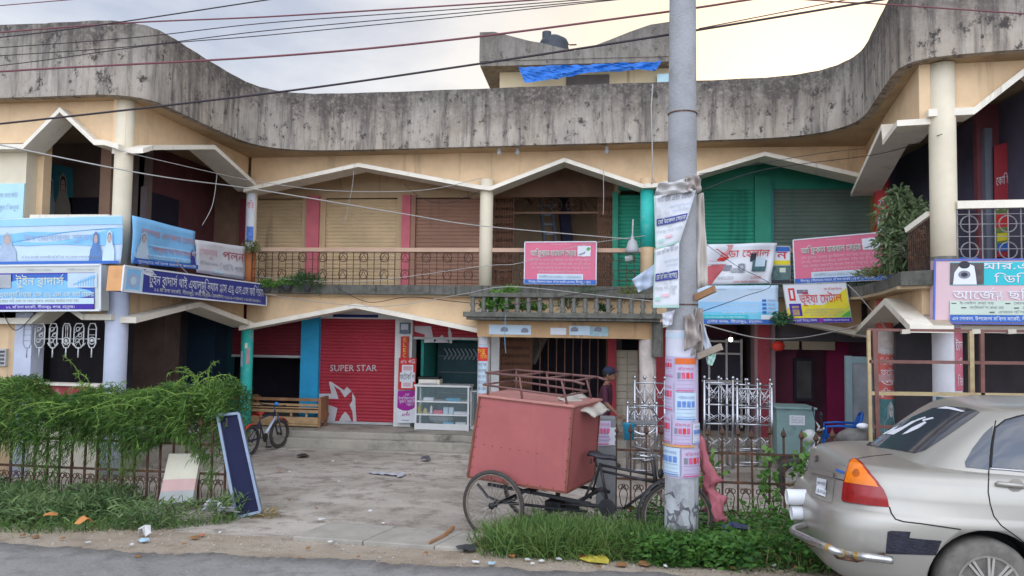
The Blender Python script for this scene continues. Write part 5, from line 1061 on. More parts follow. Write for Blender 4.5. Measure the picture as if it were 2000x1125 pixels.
# ------------------------------------------------------------------ wires
CAB = mat('black_cable', (.03, .02, .025), .6, 0); CABP = mat('dull_red_cable', (.16, .05, .06), .6, 0); CABW = mat('white_cable', (.36, .345, .32), .6, 0)
def wire(pts, Y, r, m, label, grp, sag=0.0):
    P_ = [at(x, y, Y=(Y[i] if isinstance(Y, (list, tuple)) else Y)) for i, (x, y) in enumerate(pts)]
    out_ = []
    S3 = [Vector(p) for p in P_]
    for i in range(len(S3) - 1):
        p0, p1, p2, p3 = S3[max(0, i - 1)], S3[i], S3[i + 1], S3[min(len(S3) - 1, i + 2)]
        for k in range(8):
            t = k / 8; q = .5 * ((2 * p1) + (p2 - p0) * t + (2 * p0 - 5 * p1 + 4 * p2 - p3) * t * t + (3 * p1 - p0 - 3 * p2 + p3) * t ** 3); q.z -= sag * 4 * t * (1 - t); out_.append(q)
    out_.append(S3[-1]); mb = MB(); mb.tube(out_, r, 5); tag(mb.build('overhead_wire' if 'over' in grp else 'service_wire', m, smooth=True), label, 'wire', grp)
OW = 'overhead wires along the road'; SW = 'loose service wires across the facade'
wire([(-300, 168), (0, 140), (520, 111), (880, 78), (1312, 22), (1460, 0), (1700, -36)], 7.7, .012, CABP, 'thick overhead wire reaching the pole near the top, above the tarpaulin', OW)
wire([(-300, 268), (0, 242), (520, 183), (880, 133), (1312, 67), (1720, 0), (1900, -30)], 7.5, .012, CAB, 'lowest thick overhead wire crossing the rooftop parapet and pole', OW)
wire([(-300, 100), (0, 73), (208, 47), (520, 0), (700, -28)], 8.3, .008, CAB, 'overhead wire leaving the sky at the upper left, steepest one', OW)
wire([(-300, 36), (0, 11), (390, -22)], 8.3, .006, CABP, 'thin overhead wire in the top left corner of the sky', OW)
wire([(-200, 80), (213, 47), (520, 33), (880, 11), (1070, -2), (1300, -20)], 8.6, .010, CABP, 'upper thick overhead wire of the bundle of four', OW)
wire([(-300, 112), (0, 93), (267, 73), (520, 45), (880, 19), (1130, 0), (1300, -14)], 8.6, .006, CAB, 'second thin overhead wire of the bundle of four', OW)
wire([(-300, 128), (0, 109), (267, 90), (520, 60), (880, 27), (1180, 0), (1300, -10)], 8.6, .006, CAB, 'third thin overhead wire of the bundle of four', OW)
wire([(-300, 150), (0, 128), (300, 88), (520, 69), (880, 34), (1200, 0), (1400, -20)], 8.6, .006, CAB, 'lowest thin overhead wire of the bundle of four', OW)
wire([(1365, 56), (1640, 2), (1850, -40)], 7.6, .006, CABP, 'short overhead wire going right from the pole', OW)
wire([(1500, -6), (1640, 4), (1735, 9), (2000, 27), (2200, 40)], 8.0, .008, CABP, 'overhead wire crossing the tall right parapet', OW)
wire([(0, 283), (290, 341), (500, 370), (790, 418), (938, 441), (1240, 468)], [9.0, 9.4, 11.5, 12.6, 13.0, 13.3], .009, CABW, 'long pale wire sloping from the left wing to green column', SW)
wire([(225, 290), (265, 302), (420, 338), (490, 352), (640, 372), (820, 372), (940, 348)], [9.7, 9.8, 11.5, 12.6, 13.2, 13.3, 13.35], .006, CABW, 'pale wire drooping under the first zigzag brow', SW)
wire([(790, 360), (830, 390), (880, 396), (940, 372)], 13.3, .005, CAB, 'dark slack wire in front of the brown shutter', SW)
wire([(500, 541), (700, 550), (940, 520), (1015, 514), (1130, 480), (1262, 460)], [13.3, 13.35, 13.35, 13.3, 13.3, 13.3], .006, CABW, 'pale wire running past the railing behind pink board', SW)
wire([(520, 575), (640, 592), (760, 598), (900, 575), (1000, 560), (1180, 578), (1290, 590)], [13.3, 13.3, 13.2, 13.1, 12.8, 12.8, 12.6], .006, CABW, 'slack pale wire looping over the porch balustrade', SW)
wire([(655, 560), (720, 590), (800, 580), (900, 590), (1000, 595), (1150, 570), (1280, 560)], [13.4, 13.35, 13.3, 13.1, 12.8, 12.8, 12.7], .006, CAB, 'dark tangled wire under the balcony slab', SW)
wire([(1375, 634), (1480, 660), (1560, 660), (1640, 645), (1700, 628)], [8.6, 10.5, 12.0, 12.6, 12.7], .008, CABW, 'pale wire sagging below the yellow shop sign', SW)
wire([(1372, 608), (1450, 580), (1505, 556), (1440, 520), (1380, 478)], [8.4, 10, 12.6, 12.9, 13.2], .005, CAB, 'thin dark wire across the pale blue banner', SW)
wire([(1372, 371), (1500, 330), (1720, 300), (1840, 262)], [8.3, 10, 11.5, 9.3], .005, CAB, 'thin wire rising from pole to the right wing column', SW)
wire([(1656, 556), (1680, 580), (1720, 628), (1735, 650)], [12.6, 12.4, 12.0, 11.8], .008, CABW, 'white wire dropping beside the right ground-floor brow', SW)
wire([(1275, 165), (1272, 220), (1274, 290), (1273, 360)], 13.05, .012, CABW, 'pale pipe-like cable hanging down the parapet left of pole', SW)
wire([(1178, 320), (1179, 380), (1178, 420)], 13.35, .006, CABW, 'short white cord hanging from the brow over the porch', SW)
wire([(690, 335), (688, 365), (672, 440)], 13.3, .005, CABW, 'short white cord hanging over the middle beige shutter', SW)
wire([(395, 440), (415, 400), (424, 340)], [11.5, 11.6, 11.9], .006, CABW, 'cord hanging in the dark left gallery', SW)
wire([(987, 615), (986, 660), (988, 690)], 12.8, .006, mat('blue_cord', (.1, .3, .45), .6, 0), 'blue cord hanging from the porch slab', SW)
wire([(1365, 340), (1600, 300), (1690, 290)], [8.3, 11, 13.2], .004, CAB, 'very thin wire across the green shutters', SW)
wire([(0, 600), (30, 645), (70, 610)], 9.75, .006, CAB, 'dark loop of wire on the far left wall', SW)
wire([(343, 510), (372, 540), (410, 575)], [10.4, 11.0, 11.4], .012, CABW, 'stiff pale tube crossing the long navy sign', SW)

# ------------------------------------------------------------------ leaves
def blades(name, P, D, Lg, W, m, parent=None, bend=.3):
    """many narrow leaves: P roots (n,3), D directions (n,3), lengths, widths"""
    n = len(P); D = D / np.linalg.norm(D, axis=1, keepdims=True); r = rng.normal(size=(n, 3)); S_ = np.cross(D, r); S_ /= np.linalg.norm(S_, axis=1, keepdims=True) + 1e-9
    Lg = np.broadcast_to(Lg, (n,))[:, None]; W = np.broadcast_to(W, (n,))[:, None]; dn = np.array([0, 0, -1.0]) * bend
    mid = P + D * Lg * .55; tip = P + D * Lg + dn * Lg
    V = np.stack([P - S_ * W * .4, P + S_ * W * .4, mid + S_ * W * .5 + dn * Lg * .25, mid - S_ * W * .5 + dn * Lg * .25, tip], 1).reshape(-1, 3)
    me = bpy.data.meshes.new(name); me.vertices.add(5 * n); me.vertices.foreach_set('co', V.ravel().astype(np.float32))
    b = np.arange(n) * 5; Lp = np.stack([b, b + 1, b + 2, b + 3, b + 3, b + 2, b + 4], 1).ravel()
    me.loops.add(7 * n); me.loops.foreach_set('vertex_index', Lp.astype(np.int32)); me.polygons.add(2 * n)
    st = np.stack([np.arange(n) * 7, np.arange(n) * 7 + 4], 1).ravel(); me.polygons.foreach_set('loop_start', st.astype(np.int32)); me.polygons.foreach_set('loop_total', np.tile([4, 3], n).astype(np.int32))
    me.materials.append(m); me.update(); me.validate(); o = bpy.data.objects.new(name, me); COL.objects.link(o)
    if parent is not None: link(o, parent)
    return o
HEDGE = leafmat('hedge_leaf', (.028, .085, .018), (.135, .235, .045), .3, 1.7); HEDGEL = leafmat('hedge_tip_leaf', (.07, .16, .025), (.20, .32, .07), .35, 2)
WEED = leafmat('weed_leaf', (.045, .10, .035), (.19, .27, .10), .25, 1.6); GRASSM = leafmat('grass_blade', (.035, .10, .025), (.17, .26, .07), .25, 1.4); LEAFY = leafmat('broad_weed_leaf', (.03, .10, .022), (.10, .22, .04), .25, 2)
DRYG = leafmat('dry_grass', (.20, .15, .06), (.36, .29, .14), .2, 2)
# iron fences ------------------------------------------------------------
def fence(name, label, x0, x1, y0, y1, zb_, h, step, spear=True):
    t = thing(name, label, 'fence', ((x0 + x1) / 2, (y0 + y1) / 2, zb_)); n = int((x1 - x0) / step); mb = MB(); sp = MB(); sc_ = MB()
    for i in range(n + 1):
        f_ = i / n; x = x0 + (x1 - x0) * f_; y = y0 + (y1 - y0) * f_; hh = h + rng.normal(0, .012); lx = rng.normal(0, .008)
        mb.beam((x, y, zb_ - .2), (x + lx, y, zb_ + hh), .022, .022); sp.lathe((x + lx, y, zb_ + hh - .01), [(.013, 0), (.036, .03), (.03, .05), (.012, .09), (.002, .125)], 6)
        if i < n:
            xm = x + (x1 - x0) / n / 2; ym = y + (y1 - y0) / n / 2
            for s_ in (-1, 1):
                sc_.ring((xm + s_ * .032, ym, zb_ + .30), (0, 1, 0), .028, .006, 10, 4); sc_.tube([(xm + s_ * .005, ym, zb_ + .34), (xm + s_ * .05, ym, zb_ + .22), (xm + s_ * .03, ym, zb_ + .10), (xm, ym, zb_ + .04)], .006, 4)
    for zz in (.05, h * .42, h * .78): mb.beam((x0, y0 - .012, zb_ + zz), (x1, y1 - .012, zb_ + zz), .012, .028)
    mb.build('bars', IRON, t); sp.build('spear_points', IRON, t); sc_.build('scrolls', IRON, t); return t
fence('iron_fence', 'rusty spear-topped iron fence between the pole and the car', at(1200, 960, z=-.15).x + .0, 4.6, 9.25, 9.25, -.24, .96, .175)
fence('iron_fence', 'rusty iron fence buried under the green creeper', -10.5, -4.35, 8.6, 8.45, -.2, .95, .165)
# creeper hedge
n = 60000; hx = rng.uniform(-10.6, -4.33, n)
topz = lambda x: np.interp(x, [-10.6, -8.6, -6.95, -6.72, -6.35, -5.9, -5.4, -5.0, -4.6, -4.35, -4.05], [1.32, 1.28, 1.26, 1.10, 1.08, 1.12, 1.15, 1.20, 1.28, 1.20, .85]) + .05 * np.sin(x * 7) + .04 * np.sin(x * 13.7 + 1)
botz = lambda x: np.interp(x, [-10.6, -7, -6, -5.2, -4.7, -4.55, -4.3, -4.05], [.50, .56, .60, .62, .62, .35, .1, -.1]) + .07 * np.sin(x * 5.1) + .05 * np.sin(x * 11)
tt = rng.beta(1.5, 1.05, n); hz = botz(hx) + (topz(hx) - botz(hx)) * tt; bulge = .42 * np.sqrt(np.clip(1 - (2 * tt - 1.0) ** 2 * .85, 0, 1)); sgn = rng.uniform(-1, 1, n); hy = 8.5 + np.sign(sgn) * np.abs(sgn) ** .45 * bulge * (1 + .3 * np.sin(hx * 4.3 + hz * 7)) - .05; hy = np.where(hx > -4.7, hy + .28, hy)
D = np.stack([rng.normal(-.55, .55, n), rng.normal(-.35, .5, n) * np.sign(8.5 - hy + 1e-3) * np.sign(hy - hy + 1), rng.normal(-.12, .5, n) + .5 * (tt > .85)], 1)
HED = thing('creeper_hedge', 'feathery green creeper mounded over the fence', 'hedge', (-6.5, 8.5, -.2))
blades('foliage', np.stack([hx, hy, hz], 1), D, rng.uniform(.035, .11, n), rng.uniform(.005, .013, n), HEDGE, HED, .3)
n = 9000; hx = rng.uniform(-10.6, -4.4, n); dz = np.abs(rng.normal(0, .2, n)) * np.where((hx > -5.3) & (hx < -4.5), .15, 1) * (.5 + .9 * np.sin(hx * 3.1) ** 2); hz = np.maximum(-.1, botz(hx) + .06 - dz); hy = 8.3 + rng.normal(0, .09, n)
blades('hanging_foliage', np.stack([hx, hy, hz], 1), np.stack([rng.normal(-.2, .4, n), rng.normal(-.2, .3, n), rng.normal(-.7, .4, n)], 1), rng.uniform(.035, .1, n), rng.uniform(.005, .012, n), HEDGE, HED, .3)
n = 3000; hx = rng.uniform(-10.5, -4.4, n); hy = rng.normal(8.42, .22, n); hz = topz(hx) - np.abs(rng.normal(0, .10, n)) - .25 * np.abs(hy - 8.42)
D = np.stack([rng.normal(-.3, .6, n), rng.normal(-.2, .4, n), rng.normal(.35, .4, n)], 1); blades('foliage', np.stack([hx, hy, hz], 1), D, rng.uniform(.05, .14, n), rng.uniform(.008, .016, n), HEDGEL, HED, .2)
# long tendrils
mb = MB()
def tendril(p, d, L_, droop, r=.006):
    pts = []; q = Vector(p); d = Vector(d).normalized()
    for k in range(9): pts.append(q.copy()); q = q + d * L_ / 8; d = (d + Vector((rng.normal(0, .15), rng.normal(0, .1), -droop))).normalized()
    mb.tube(pts, [r * (1 - k / 12) for k in range(9)], 4); return pts
tips = []
for k in range(60):
    x = rng.uniform(-9.5, -4.6); p = (x, 8.2 + rng.normal(0, .12), float(topz(x)) - rng.uniform(0, .3)); tips += tendril(p, (rng.normal(-.3, .8), -.3, rng.uniform(-.2, .8)), rng.uniform(.3, .7), .12)
for k in range(9): p = (-4.75 + rng.normal(0, .18), 8.4 + rng.normal(0, .1), 1.22); tips += tendril(p, (rng.normal(.25, .3), -.1, rng.uniform(.6, 1.2)), rng.uniform(.25, .5), .22)
for k in range(5): p = (-5.95 + rng.normal(0, .1), 8.4, 1.1); tips += tendril(p, (rng.normal(-.2, .4), -.1, 1), rng.uniform(.25, .4), .2)
mb.build('tendrils', mat('tendril_green', (.20, .30, .05), .6, .2, 5), HED, smooth=True)
tp = np.array([tuple(p) for p in tips]); tp = np.repeat(tp, 5, 0); n = len(tp); blades('tendril_leaves', tp, rng.normal(size=(n, 3)) + [0, 0, -.2], rng.uniform(.03, .07, n), rng.uniform(.006, .012, n), HEDGEL, HED, .2)

def ground_leaves(name, label_kind, fx, n, m, hmin, hmax, wmin, wmax, up, parent=None, bend=.3, zoff=0, spread=.5, cluster=None):
    P_ = []; 
    while len(P_) < n:
        if cluster:
            c = cluster[rng.integers(len(cluster))]; x = rng.normal(c[0], c[2]); y = rng.normal(c[1], c[2] * .6)
        else: x = rng.uniform(fx[0], fx[1]); y = rng.uniform(fx[2], fx[3])
        if fx[4](x, y): P_.append((x, y, lotz(x, y) + zoff * rng.uniform(0, 1)))
    P_ = np.array(P_); D = np.stack([rng.normal(0, spread, n), rng.normal(-.1, spread, n), np.abs(rng.normal(up, .3, n)) + .05], 1)
    return blades(name, P_, D, rng.uniform(hmin, hmax, n), rng.uniform(wmin, wmax, n), m, parent, bend)
# left weeds
lw_edge = lambda x: 6.72 + .10 * math.sin(x * 2.3) + .07 * math.sin(x * 6.1) + max(0, x + 4.9) * 1.0
okl = lambda x, y: y > lw_edge(x) and x < -3.75 - .3 * abs(y - 7.6) and not (-5.35 < x < -4.2 and y > 7.75)
cl_ = [(rng.uniform(-9.5, -4.1), rng.uniform(7.1, 8.5), .22) for _ in range(70)]
tag(ground_leaves('weeds', '', (-10.5, -3.9, 6.8, 8.6, okl), 26000, WEED, .06, .17, .007, .018, .8, zoff=.24, spread=.9, cluster=cl_), 'low tangled weeds in front of the creeper fence', 'weeds', kind='stuff')
tag(ground_leaves('grass', '', (-10.5, -3.9, 6.7, 8.6, okl), 8000, GRASSM, .08, .22, .006, .012, .9, spread=.5), 'short grass among the weeds before the creeper fence', 'grass', kind='stuff')
tag(ground_leaves('grass', '', (-10.5, -3.6, 6.5, 7.3, lambda x, y: y > lw_edge(x) - .25 and x < -3.8), 1700, DRYG, .03, .09, .005, .010, .5, spread=.8), 'sparse dry grass along the left verge edge', 'grass', kind='stuff')
tag(ground_leaves('grass', '', (-1.0, 3.2, 6.8, 8.0, lambda x, y: y > 6.75), 1500, DRYG, .15, .42, .004, .008, 1.2, spread=.5), 'dry straw stalks among the grass by the cart and car', 'grass', kind='stuff')
# right weeds round the cart and pole
rw_edge = lambda x: 6.62 + .07 * math.sin(x * 2.9 + 1) + .05 * math.sin(x * 7.7) + max(0, -.9 - x) * 1.6
okr = lambda x, y: y > rw_edge(x) and x > -1.35 and (x > -.75 or y < 7.55)
cl2 = [(rng.uniform(-.75, .75), rng.uniform(6.85, 7.5), .15) for _ in range(46)]
tag(ground_leaves('grass', '', (-1.4, 1.3, 6.6, 8.2, okr), 13000, GRASSM, .25, .58, .006, .012, 1.25, spread=.5, bend=.4, cluster=cl2), 'long lush grass grown up round the cargo tricycle', 'grass', kind='stuff')
tag(ground_leaves('grass', '', (-1.3, 4.8, 6.65, 9.2, okr), 9000, GRASSM, .07, .2, .006, .011, .9, spread=.6), 'short grass along the right verge', 'grass', kind='stuff')
cl3 = [(rng.uniform(.55, 1.25), rng.uniform(6.68, 6.95), .13) for _ in range(26)] + [(rng.uniform(.5, 3.2), rng.uniform(6.75, 7.7), .16) for _ in range(48)] + [(rng.uniform(.6, 3.6), rng.uniform(7.8, 9.1), .2) for _ in range(26)]
tag(ground_leaves('weeds', '', (.3, 4.6, 6.8, 9.3, okr), 12500, LEAFY, .04, .09, .018, .038, .35, zoff=.24, spread=.9, bend=.25, cluster=cl3), 'broad-leaved weeds round the foot of pole and fence', 'weeds', kind='stuff')
tag(ground_leaves('grass', '', (-1.7, 4.5, 6.4, 7.2, lambda x, y: y > rw_edge(x) - .22 and x > -1.5), 1500, DRYG, .03, .09, .005, .010, .5, spread=.8), 'sparse dry grass along the right verge edge', 'grass', kind='stuff')
# creeper leaves on the right fence
n = 420; x = rng.choice([1.35, 2.05, 2.45, 2.95], n) + rng.normal(0, .07, n); P_ = np.stack([x, 9.2 + rng.normal(0, .05, n), rng.uniform(-.1, .75, n) * rng.uniform(.5, 1, n)], 1)
V = thing('creeper', 'light green creeper climbing the rusty spear fence', 'plant', (2.0, 9.2, -.2)); blades('foliage', P_, rng.normal(size=(n, 3)), rng.uniform(.05, .10, n), rng.uniform(.04, .07, n), leafmat('fence_creeper_leaf', (.08, .20, .04), (.20, .34, .09), .3, 2), V, .2)
# plants on the balcony, porch and gallery corner
def plant(label, c, r, n, m, lmin, lmax, w0, w1, name='potted_plant', up=.5, stem=True, grp=None, squash=1.0, cat='plant'):
    t = thing(name, label, cat, c, grp); q = rng.normal(size=(n, 3)); q /= np.linalg.norm(q, axis=1, keepdims=True); q *= (rng.uniform(0, 1, (n, 1)) ** .45) * r; q[:, 2] = np.abs(q[:, 2]) * squash
    D = q / r + rng.normal(0, .5, (n, 3)) + [0, 0, up]; blades('foliage', np.array(c) + q, D, rng.uniform(lmin, lmax, n), rng.uniform(w0, w1, n), m, t, .3)
    if stem:
        mb = MB()
        for k in range(6): a = k * 1.05; mb.tube([(c[0], c[1], c[2] - .02), (c[0] + r * .3 * math.cos(a), c[1] + r * .3 * math.sin(a), c[2] + r * .4 * squash), (c[0] + r * .6 * math.cos(a), c[1] + r * .6 * math.sin(a), c[2] + r * .75 * squash)], .006, 4)
        mb.build('stems', mat('stem_brown', (.12, .08, .04), .8, .2, 5), t)
    return t
PLG = leafmat('pot_leaf', (.05, .16, .03), (.18, .34, .07), .3, 3); PLD = leafmat('dark_pot_leaf', (.025, .08, .03), (.08, .17, .06), .25, 3); PLO = leafmat('olive_leaf', (.10, .14, .04), (.26, .28, .10), .25, 2)
def pot(t, c, r, h): mb = MB(); mb.lathe((c[0], c[1], c[2] - h), [(r * .75, 0), (r, h * .9), (r * 1.05, h)], 12); mb.build('pot', mat('dark_pot', (.07, .07, .08), .7, .2, 5), t, smooth=True)
for (px, py, r, n, m_, lb, l0, l1) in ((520, 560, .20, 500, PLG, 'bright green bushy plant at the left end of balcony ledge', .04, .08), (560, 556, .20, 420, PLG, 'green plant in the middle of the balcony ledge group', .04, .08), (598, 556, .26, 300, PLD, 'dark spiky plant in a dark pot on the balcony ledge', .15, .3)):
    p = at(px, py, Y=13.42); c = (p.x, 13.42, p.z - .02); t = plant(lb, c, r, n, m_, l0, l1, .012, .022 if r < .25 else .016, grp='plants on the balcony ledge', squash=.8, stem=False); pot(t, (c[0], c[1], c[2] + .03), .09, .12)
# in the porch trough
PB = 'plants growing in the porch trough'
for (px, r, n, m_, lb, a, b, w0, w1, z) in ((972, .28, 300, PLG, 'broad leaved green plant at the left of the porch trough', .10, .18, .05, .09, 2.30), (1020, .16, 220, PLG, 'green plant behind the porch balusters, second from left', .06, .1, .02, .04, 2.28), (1050, .15, 200, PLG, 'yellowish green plant below the pink board in the trough', .06, .1, .02, .04, 2.28), (1110, .18, 120, PLD, 'dark grassy tuft in the middle of the porch trough', .15, .28, .008, .014, 2.32), (1230, .22, 420, PLO, 'feathery olive plant at the right of porch trough', .06, .14, .008, .014, 2.5), (995, .16, 120, PLG, 'upright weed standing above the porch rail left of pink board', .08, .16, .015, .03, 2.56), (1180, .14, 140, PLD, 'dark low plant behind the right porch balusters', .08, .14, .02, .03, 2.28), (1145, .2, 90, PLD, 'thin grass blades above the porch rail', .15, .3, .006, .010, 2.5)):
    p = at(px, 590, Y=13.1); plant(lb, (p.x, 13.1, z), r, n, m_, a, b, w0, w1, 'trough_plant', .6, True, PB)
mb = MB(); n = 380; P_ = np.stack([rng.uniform(-2.1, 1.0, n), np.full(n, 12.86), 2.28 + rng.normal(0, .03, n)], 1)
# tree-like bush at the gallery corner
c = at(1765, 520, Y=10.6); t = thing('corner_bush', 'leafy olive green bush growing on the gallery corner beside the larger pink board', 'bush', (c.x, c.y, 2.74))
P_ = []; D_ = []
for (px, py, r, k) in ((1755, 380, .16, 260), (1740, 420, .24, 520), (1775, 410, .22, 420), (1760, 455, .28, 800), (1735, 470, .20, 380), (1760, 500, .26, 700), (1740, 505, .18, 300), (1798, 400, .12, 120), (1762, 395, .14, 200)):
    b = at(px, py, Y=10.5); k = int(k * .5); q = rng.normal(size=(k, 3)); q /= np.linalg.norm(q, axis=1, keepdims=True); q *= rng.uniform(0, 1, (k, 1)) ** .4 * r * .95; P_.append(np.array(b) + q * [1, 1, .8]); D_.append(q / r + rng.normal(0, .5, (k, 3)) + [0, 0, -.1])
P_ = np.concatenate(P_); D_ = np.concatenate(D_); n = len(P_); blades('crown', P_, D_, rng.uniform(.05, .12, n), rng.uniform(.02, .045, n), leafmat('bush_leaf', (.07, .115, .05), (.25, .31, .15), .25, 2), t, .35)
mb = MB()
for (px, py) in ((1755, 380), (1735, 430), (1785, 420), (1760, 460)): b = at(px, py, Y=10.5); mb.tube([(c.x, c.y, 2.74), ((c.x + b.x) / 2 + .05, c.y, (2.74 + b.z) / 2), tuple(b)], [.03, .02, .008], 6)
mb.build('trunk', mat('stem_brown', (.12, .08, .04), .8, .2, 5), t, smooth=True)
plant('dark withered plant hanging at the foot of corner bush', tuple(at(1795, 500, Y=10.2)), .24, 420, leafmat('withered_leaf', (.07, .08, .05), (.16, .17, .11), .2, 3), .08, .16, .01, .02, 'withered_plant', .1, False)
plant('yellow green grass spilling over the curved gallery edge', tuple(at(1715, 540, Y=11.4)), .3, 420, PLO, .08, .18, .008, .014, 'ledge_grass', .3, False, squash=.5)
plant('small green fern sprouting on the railing near column two', tuple(at(490, 488, Y=13.4)), .17, 240, PLO, .05, .12, .01, .018, 'ledge_fern', .1, False)
plant('dark creeper hanging between the blue banner and yellow sign', tuple(at(1528, 628, Y=13.2)), .18, 240, PLD, .05, .10, .02, .035, 'hanging_creeper', -.6, False)

# ------------------------------------------------------------------ helpers for vehicles: an Empty turned about z, parts built in its own coordinates
def turned(name, label, cat, loc, rz, group=None):
    t = thing(name, label, cat, loc, group); t.rotation_euler = (0, 0, rz); return t
def lpart(t, name, mb, m, parent=None, **k):
    """part in the root's own coordinates"""
    o = mb.build(name, m, None, **k); o.parent = parent or t; return o
def spoke_wheel(t, name, c, ax, R, tyre_r, nsp, m_rim, spin=None, wide=1.0):
    """bicycle wheel built about the origin, placed at c with its axle along ax (root coordinates)"""
    mb = MB(); mb.ring((0, 0, 0), (0, 1, 0), R - tyre_r, tyre_r, 40, 8); wl = lpart(t, name, mb, RUBBER, smooth=True)
    mb = MB(); mb.ring((0, 0, 0), (0, 1, 0), R - tyre_r * 2.1, tyre_r * .55, 40, 6); r = mb.build('rim', m_rim, None, smooth=True); r.parent = wl
    mb = MB(); Rr = R - tyre_r * 2.1
    for k in range(nsp):
        a = 2 * math.pi * k / nsp; b = a + (.5 if k % 2 else -.5); s_ = .03 if (k // 2) % 2 else -.03
        mb.tube([(.03 * math.cos(b), s_, .03 * math.sin(b)), (Rr * math.cos(a), 0, Rr * math.sin(a))], .0022, 4)
    sp = mb.build('spokes', mat('dull_spoke', (.16, .15, .14), .5, .2, 9), None); sp.parent = wl
    mb = MB(); mb.lathe((0, -.05, 0), [(.012, 0), (.035, .01), (.02, .03), (.02, .07), (.035, .09), (.012, .10)], 12, ax=(0, 1, 0)); h = mb.build('hub', BLACKM, None, smooth=True); h.parent = wl
    wl.location = c; a = Vector(ax).normalized(); wl.rotation_euler = (0, 0, math.atan2(a.y, a.x) - math.pi / 2); return wl

# ------------------------------------------------------------------ cargo tricycle with the red tin box
A_ = at(963, 987, d=7.68); ang = R_(-20); Tt = .47
ux = Vector((math.cos(ang), math.sin(ang), 0)); uy = Vector((-math.sin(ang), math.cos(ang), 0))
CR = Vector((A_.x, A_.y, 0)) + uy * Tt; CR.z = A_.z - .355
CT = turned('cargo_tricycle', 'red tin box cargo tricycle parked in long grass beside the pole', 'tricycle', CR, ang)
def cl(px, py, y):
    """pixel met by the vertical plane y = const of the cart, in cart coordinates"""
    r = at(px, py, d=1.0) - CAM; o = CAM - CR; k = (y - o.dot(uy)) / r.dot(uy); w_ = o + r * k; return Vector((w_.dot(ux), y, w_.z))
WH = .355
for s_ in (-1, 1): spoke_wheel(CT, 'wheel', (0, s_ * Tt, WH), (0, 1, 0), .36, .022, 36, mat('rusty_rim', (.22, .17, .13), .5, .3, 12, dirt=.3))
# the box: near face measured, pushed back across the cart
YN = -.37; YF = .43
bl, br, tr, tl = cl(914, 931, YN), cl(1106, 962, YN), cl(1120, 796, YN), cl(937, 774, YN)
sh = Vector((0, YF - YN, 0))
REDT_ = mat('red_tin_paint', (.36, .10, .095), .5, .12, 2.2, dirt=.2, dark=(.22, .075, .065), bump=.35, spec=.4, fine=2.6, streak=.25)
mb = MB(); mb.hexa([bl, br, br + sh, bl + sh], [tl, tr, tr + sh, tl + sh]); lpart(CT, 'cargo_box', mb, REDT_, bevel=.006)
mb = MB(); e = Vector((.02, 0, 0)); up_ = Vector((0, 0, .022)); mb.hexa([tl - e - Vector((0, .02, 0)), tr + e - Vector((0, .02, 0)), tr + e + sh + Vector((0, .02, 0)), tl - e + sh + Vector((0, .02, 0))], [tl - e + up_ - Vector((0, .02, 0)), tr + e + up_ - Vector((0, .02, 0)), tr + e + sh + up_ + Vector((0, .02, 0)), tl - e + sh + up_ + Vector((0, .02, 0))]); lpart(CT, 'box_lid', mb, mat('faded_pink_lid', (.45, .20, .17), .6, .2, 5, dirt=.3), bevel=.004)
mb = MB()
for a, b in ((tl, tr), (bl, br), (tl, bl), (tr, br), (br, br + sh), (tr, tr + sh), (tr + sh, br + sh)): mb.beam(a - Vector((-.0, .004, 0)), b - Vector((-.0, .004, 0)), .022, .022)
lpart(CT, 'edge_strips', mb, mat('rusty_edge', (.20, .07, .045), .7, .3, 14, dirt=.3))
mb = MB()
for k in range(9):
    f_ = k / 8
    for a, b in ((tl, bl), (tr, br), (bl, br)): q = a.lerp(b, f_); mb.ball((q.x + (.03 if a is tl else -.02 if a is tr else 0), q.y - .003, q.z + (.025 if a is bl else 0)), .007, 6, 4)
    if k < 7: q = tl.lerp(bl, .58).lerp(tr.lerp(br, .60), .12 + f_ * .75); mb.ball((q.x, q.y - .002, q.z), .006, 6, 4)
lpart(CT, 'rivets', mb, IRON)
# pipe rack on the lid
RKM = mat('brown_pipe_paint', (.17, .085, .075), .6, .2, 8, dirt=.2); mb = MB()
def rail(a, b, y, r=.014): p, q = cl(*a, y), cl(*b, y); mb.tube([p, q], r, 6); return p, q
y0 = YN + .04; y1 = YF - .06
for (yy, off) in ((y0, None), (y1, None)):
    p, q = cl(949, 728, y0), cl(1120, 744, y0); p2, q2 = cl(944, 751, y0), cl(1100, 774, y0); dy = Vector((0, yy - y0, 0))
    mb.tube([p + dy, q + dy, q + dy + Vector((.12, .0, -.03))], .014); mb.tube([p2 + dy, q2 + dy], .013)
    for f_ in (.02, .40, .87): a = p.lerp(q, f_) + dy; c = tl.lerp(tr, f_ + .05); mb.tube([a, Vector((c.x, yy, c.z + .02))], .012)
for f_ in (0, .38, .7, 1): a = cl(949, 728, y0).lerp(cl(1120, 744, y0), f_); mb.tube([a, a + Vector((0, y1 - y0, 0))], .011)
for f_ in (0, 1): a = cl(944, 751, y0).lerp(cl(1100, 774, y0), f_); mb.tube([a, a + Vector((0, y1 - y0, 0))], .011)
lpart(CT, 'roof_rack', mb, RKM, smooth=True)
# chassis: axle, springs, frame rails
mb = MB(); mb.tube([(0, -Tt, WH), (0, Tt, WH)], .018)
for s_ in (-.3, .3):
    mb.beam((-.15, s_, WH + .17), (1.0, s_, WH + .10), .03, .03); mb.tube([(-.28, s_, WH + .16), (-.16, s_, WH + .04), (0, s_, WH - .0), (.16, s_, WH + .04), (.28, s_, WH + .16)], .014); mb.beam((0, s_, WH), (.9, s_ * .4, WH - .03), .025, .025)
mb.beam((.35, -.35, WH + .15), (.35, .35, WH + .15), .03, .03); mb.beam((.9, -.32, WH + .12), (.9, .32, WH + .12), .03, .03); mb.box((.42, -.1, WH - .08), (.60, .1, WH + .02))
lpart(CT, 'chassis', mb, BLACKM)
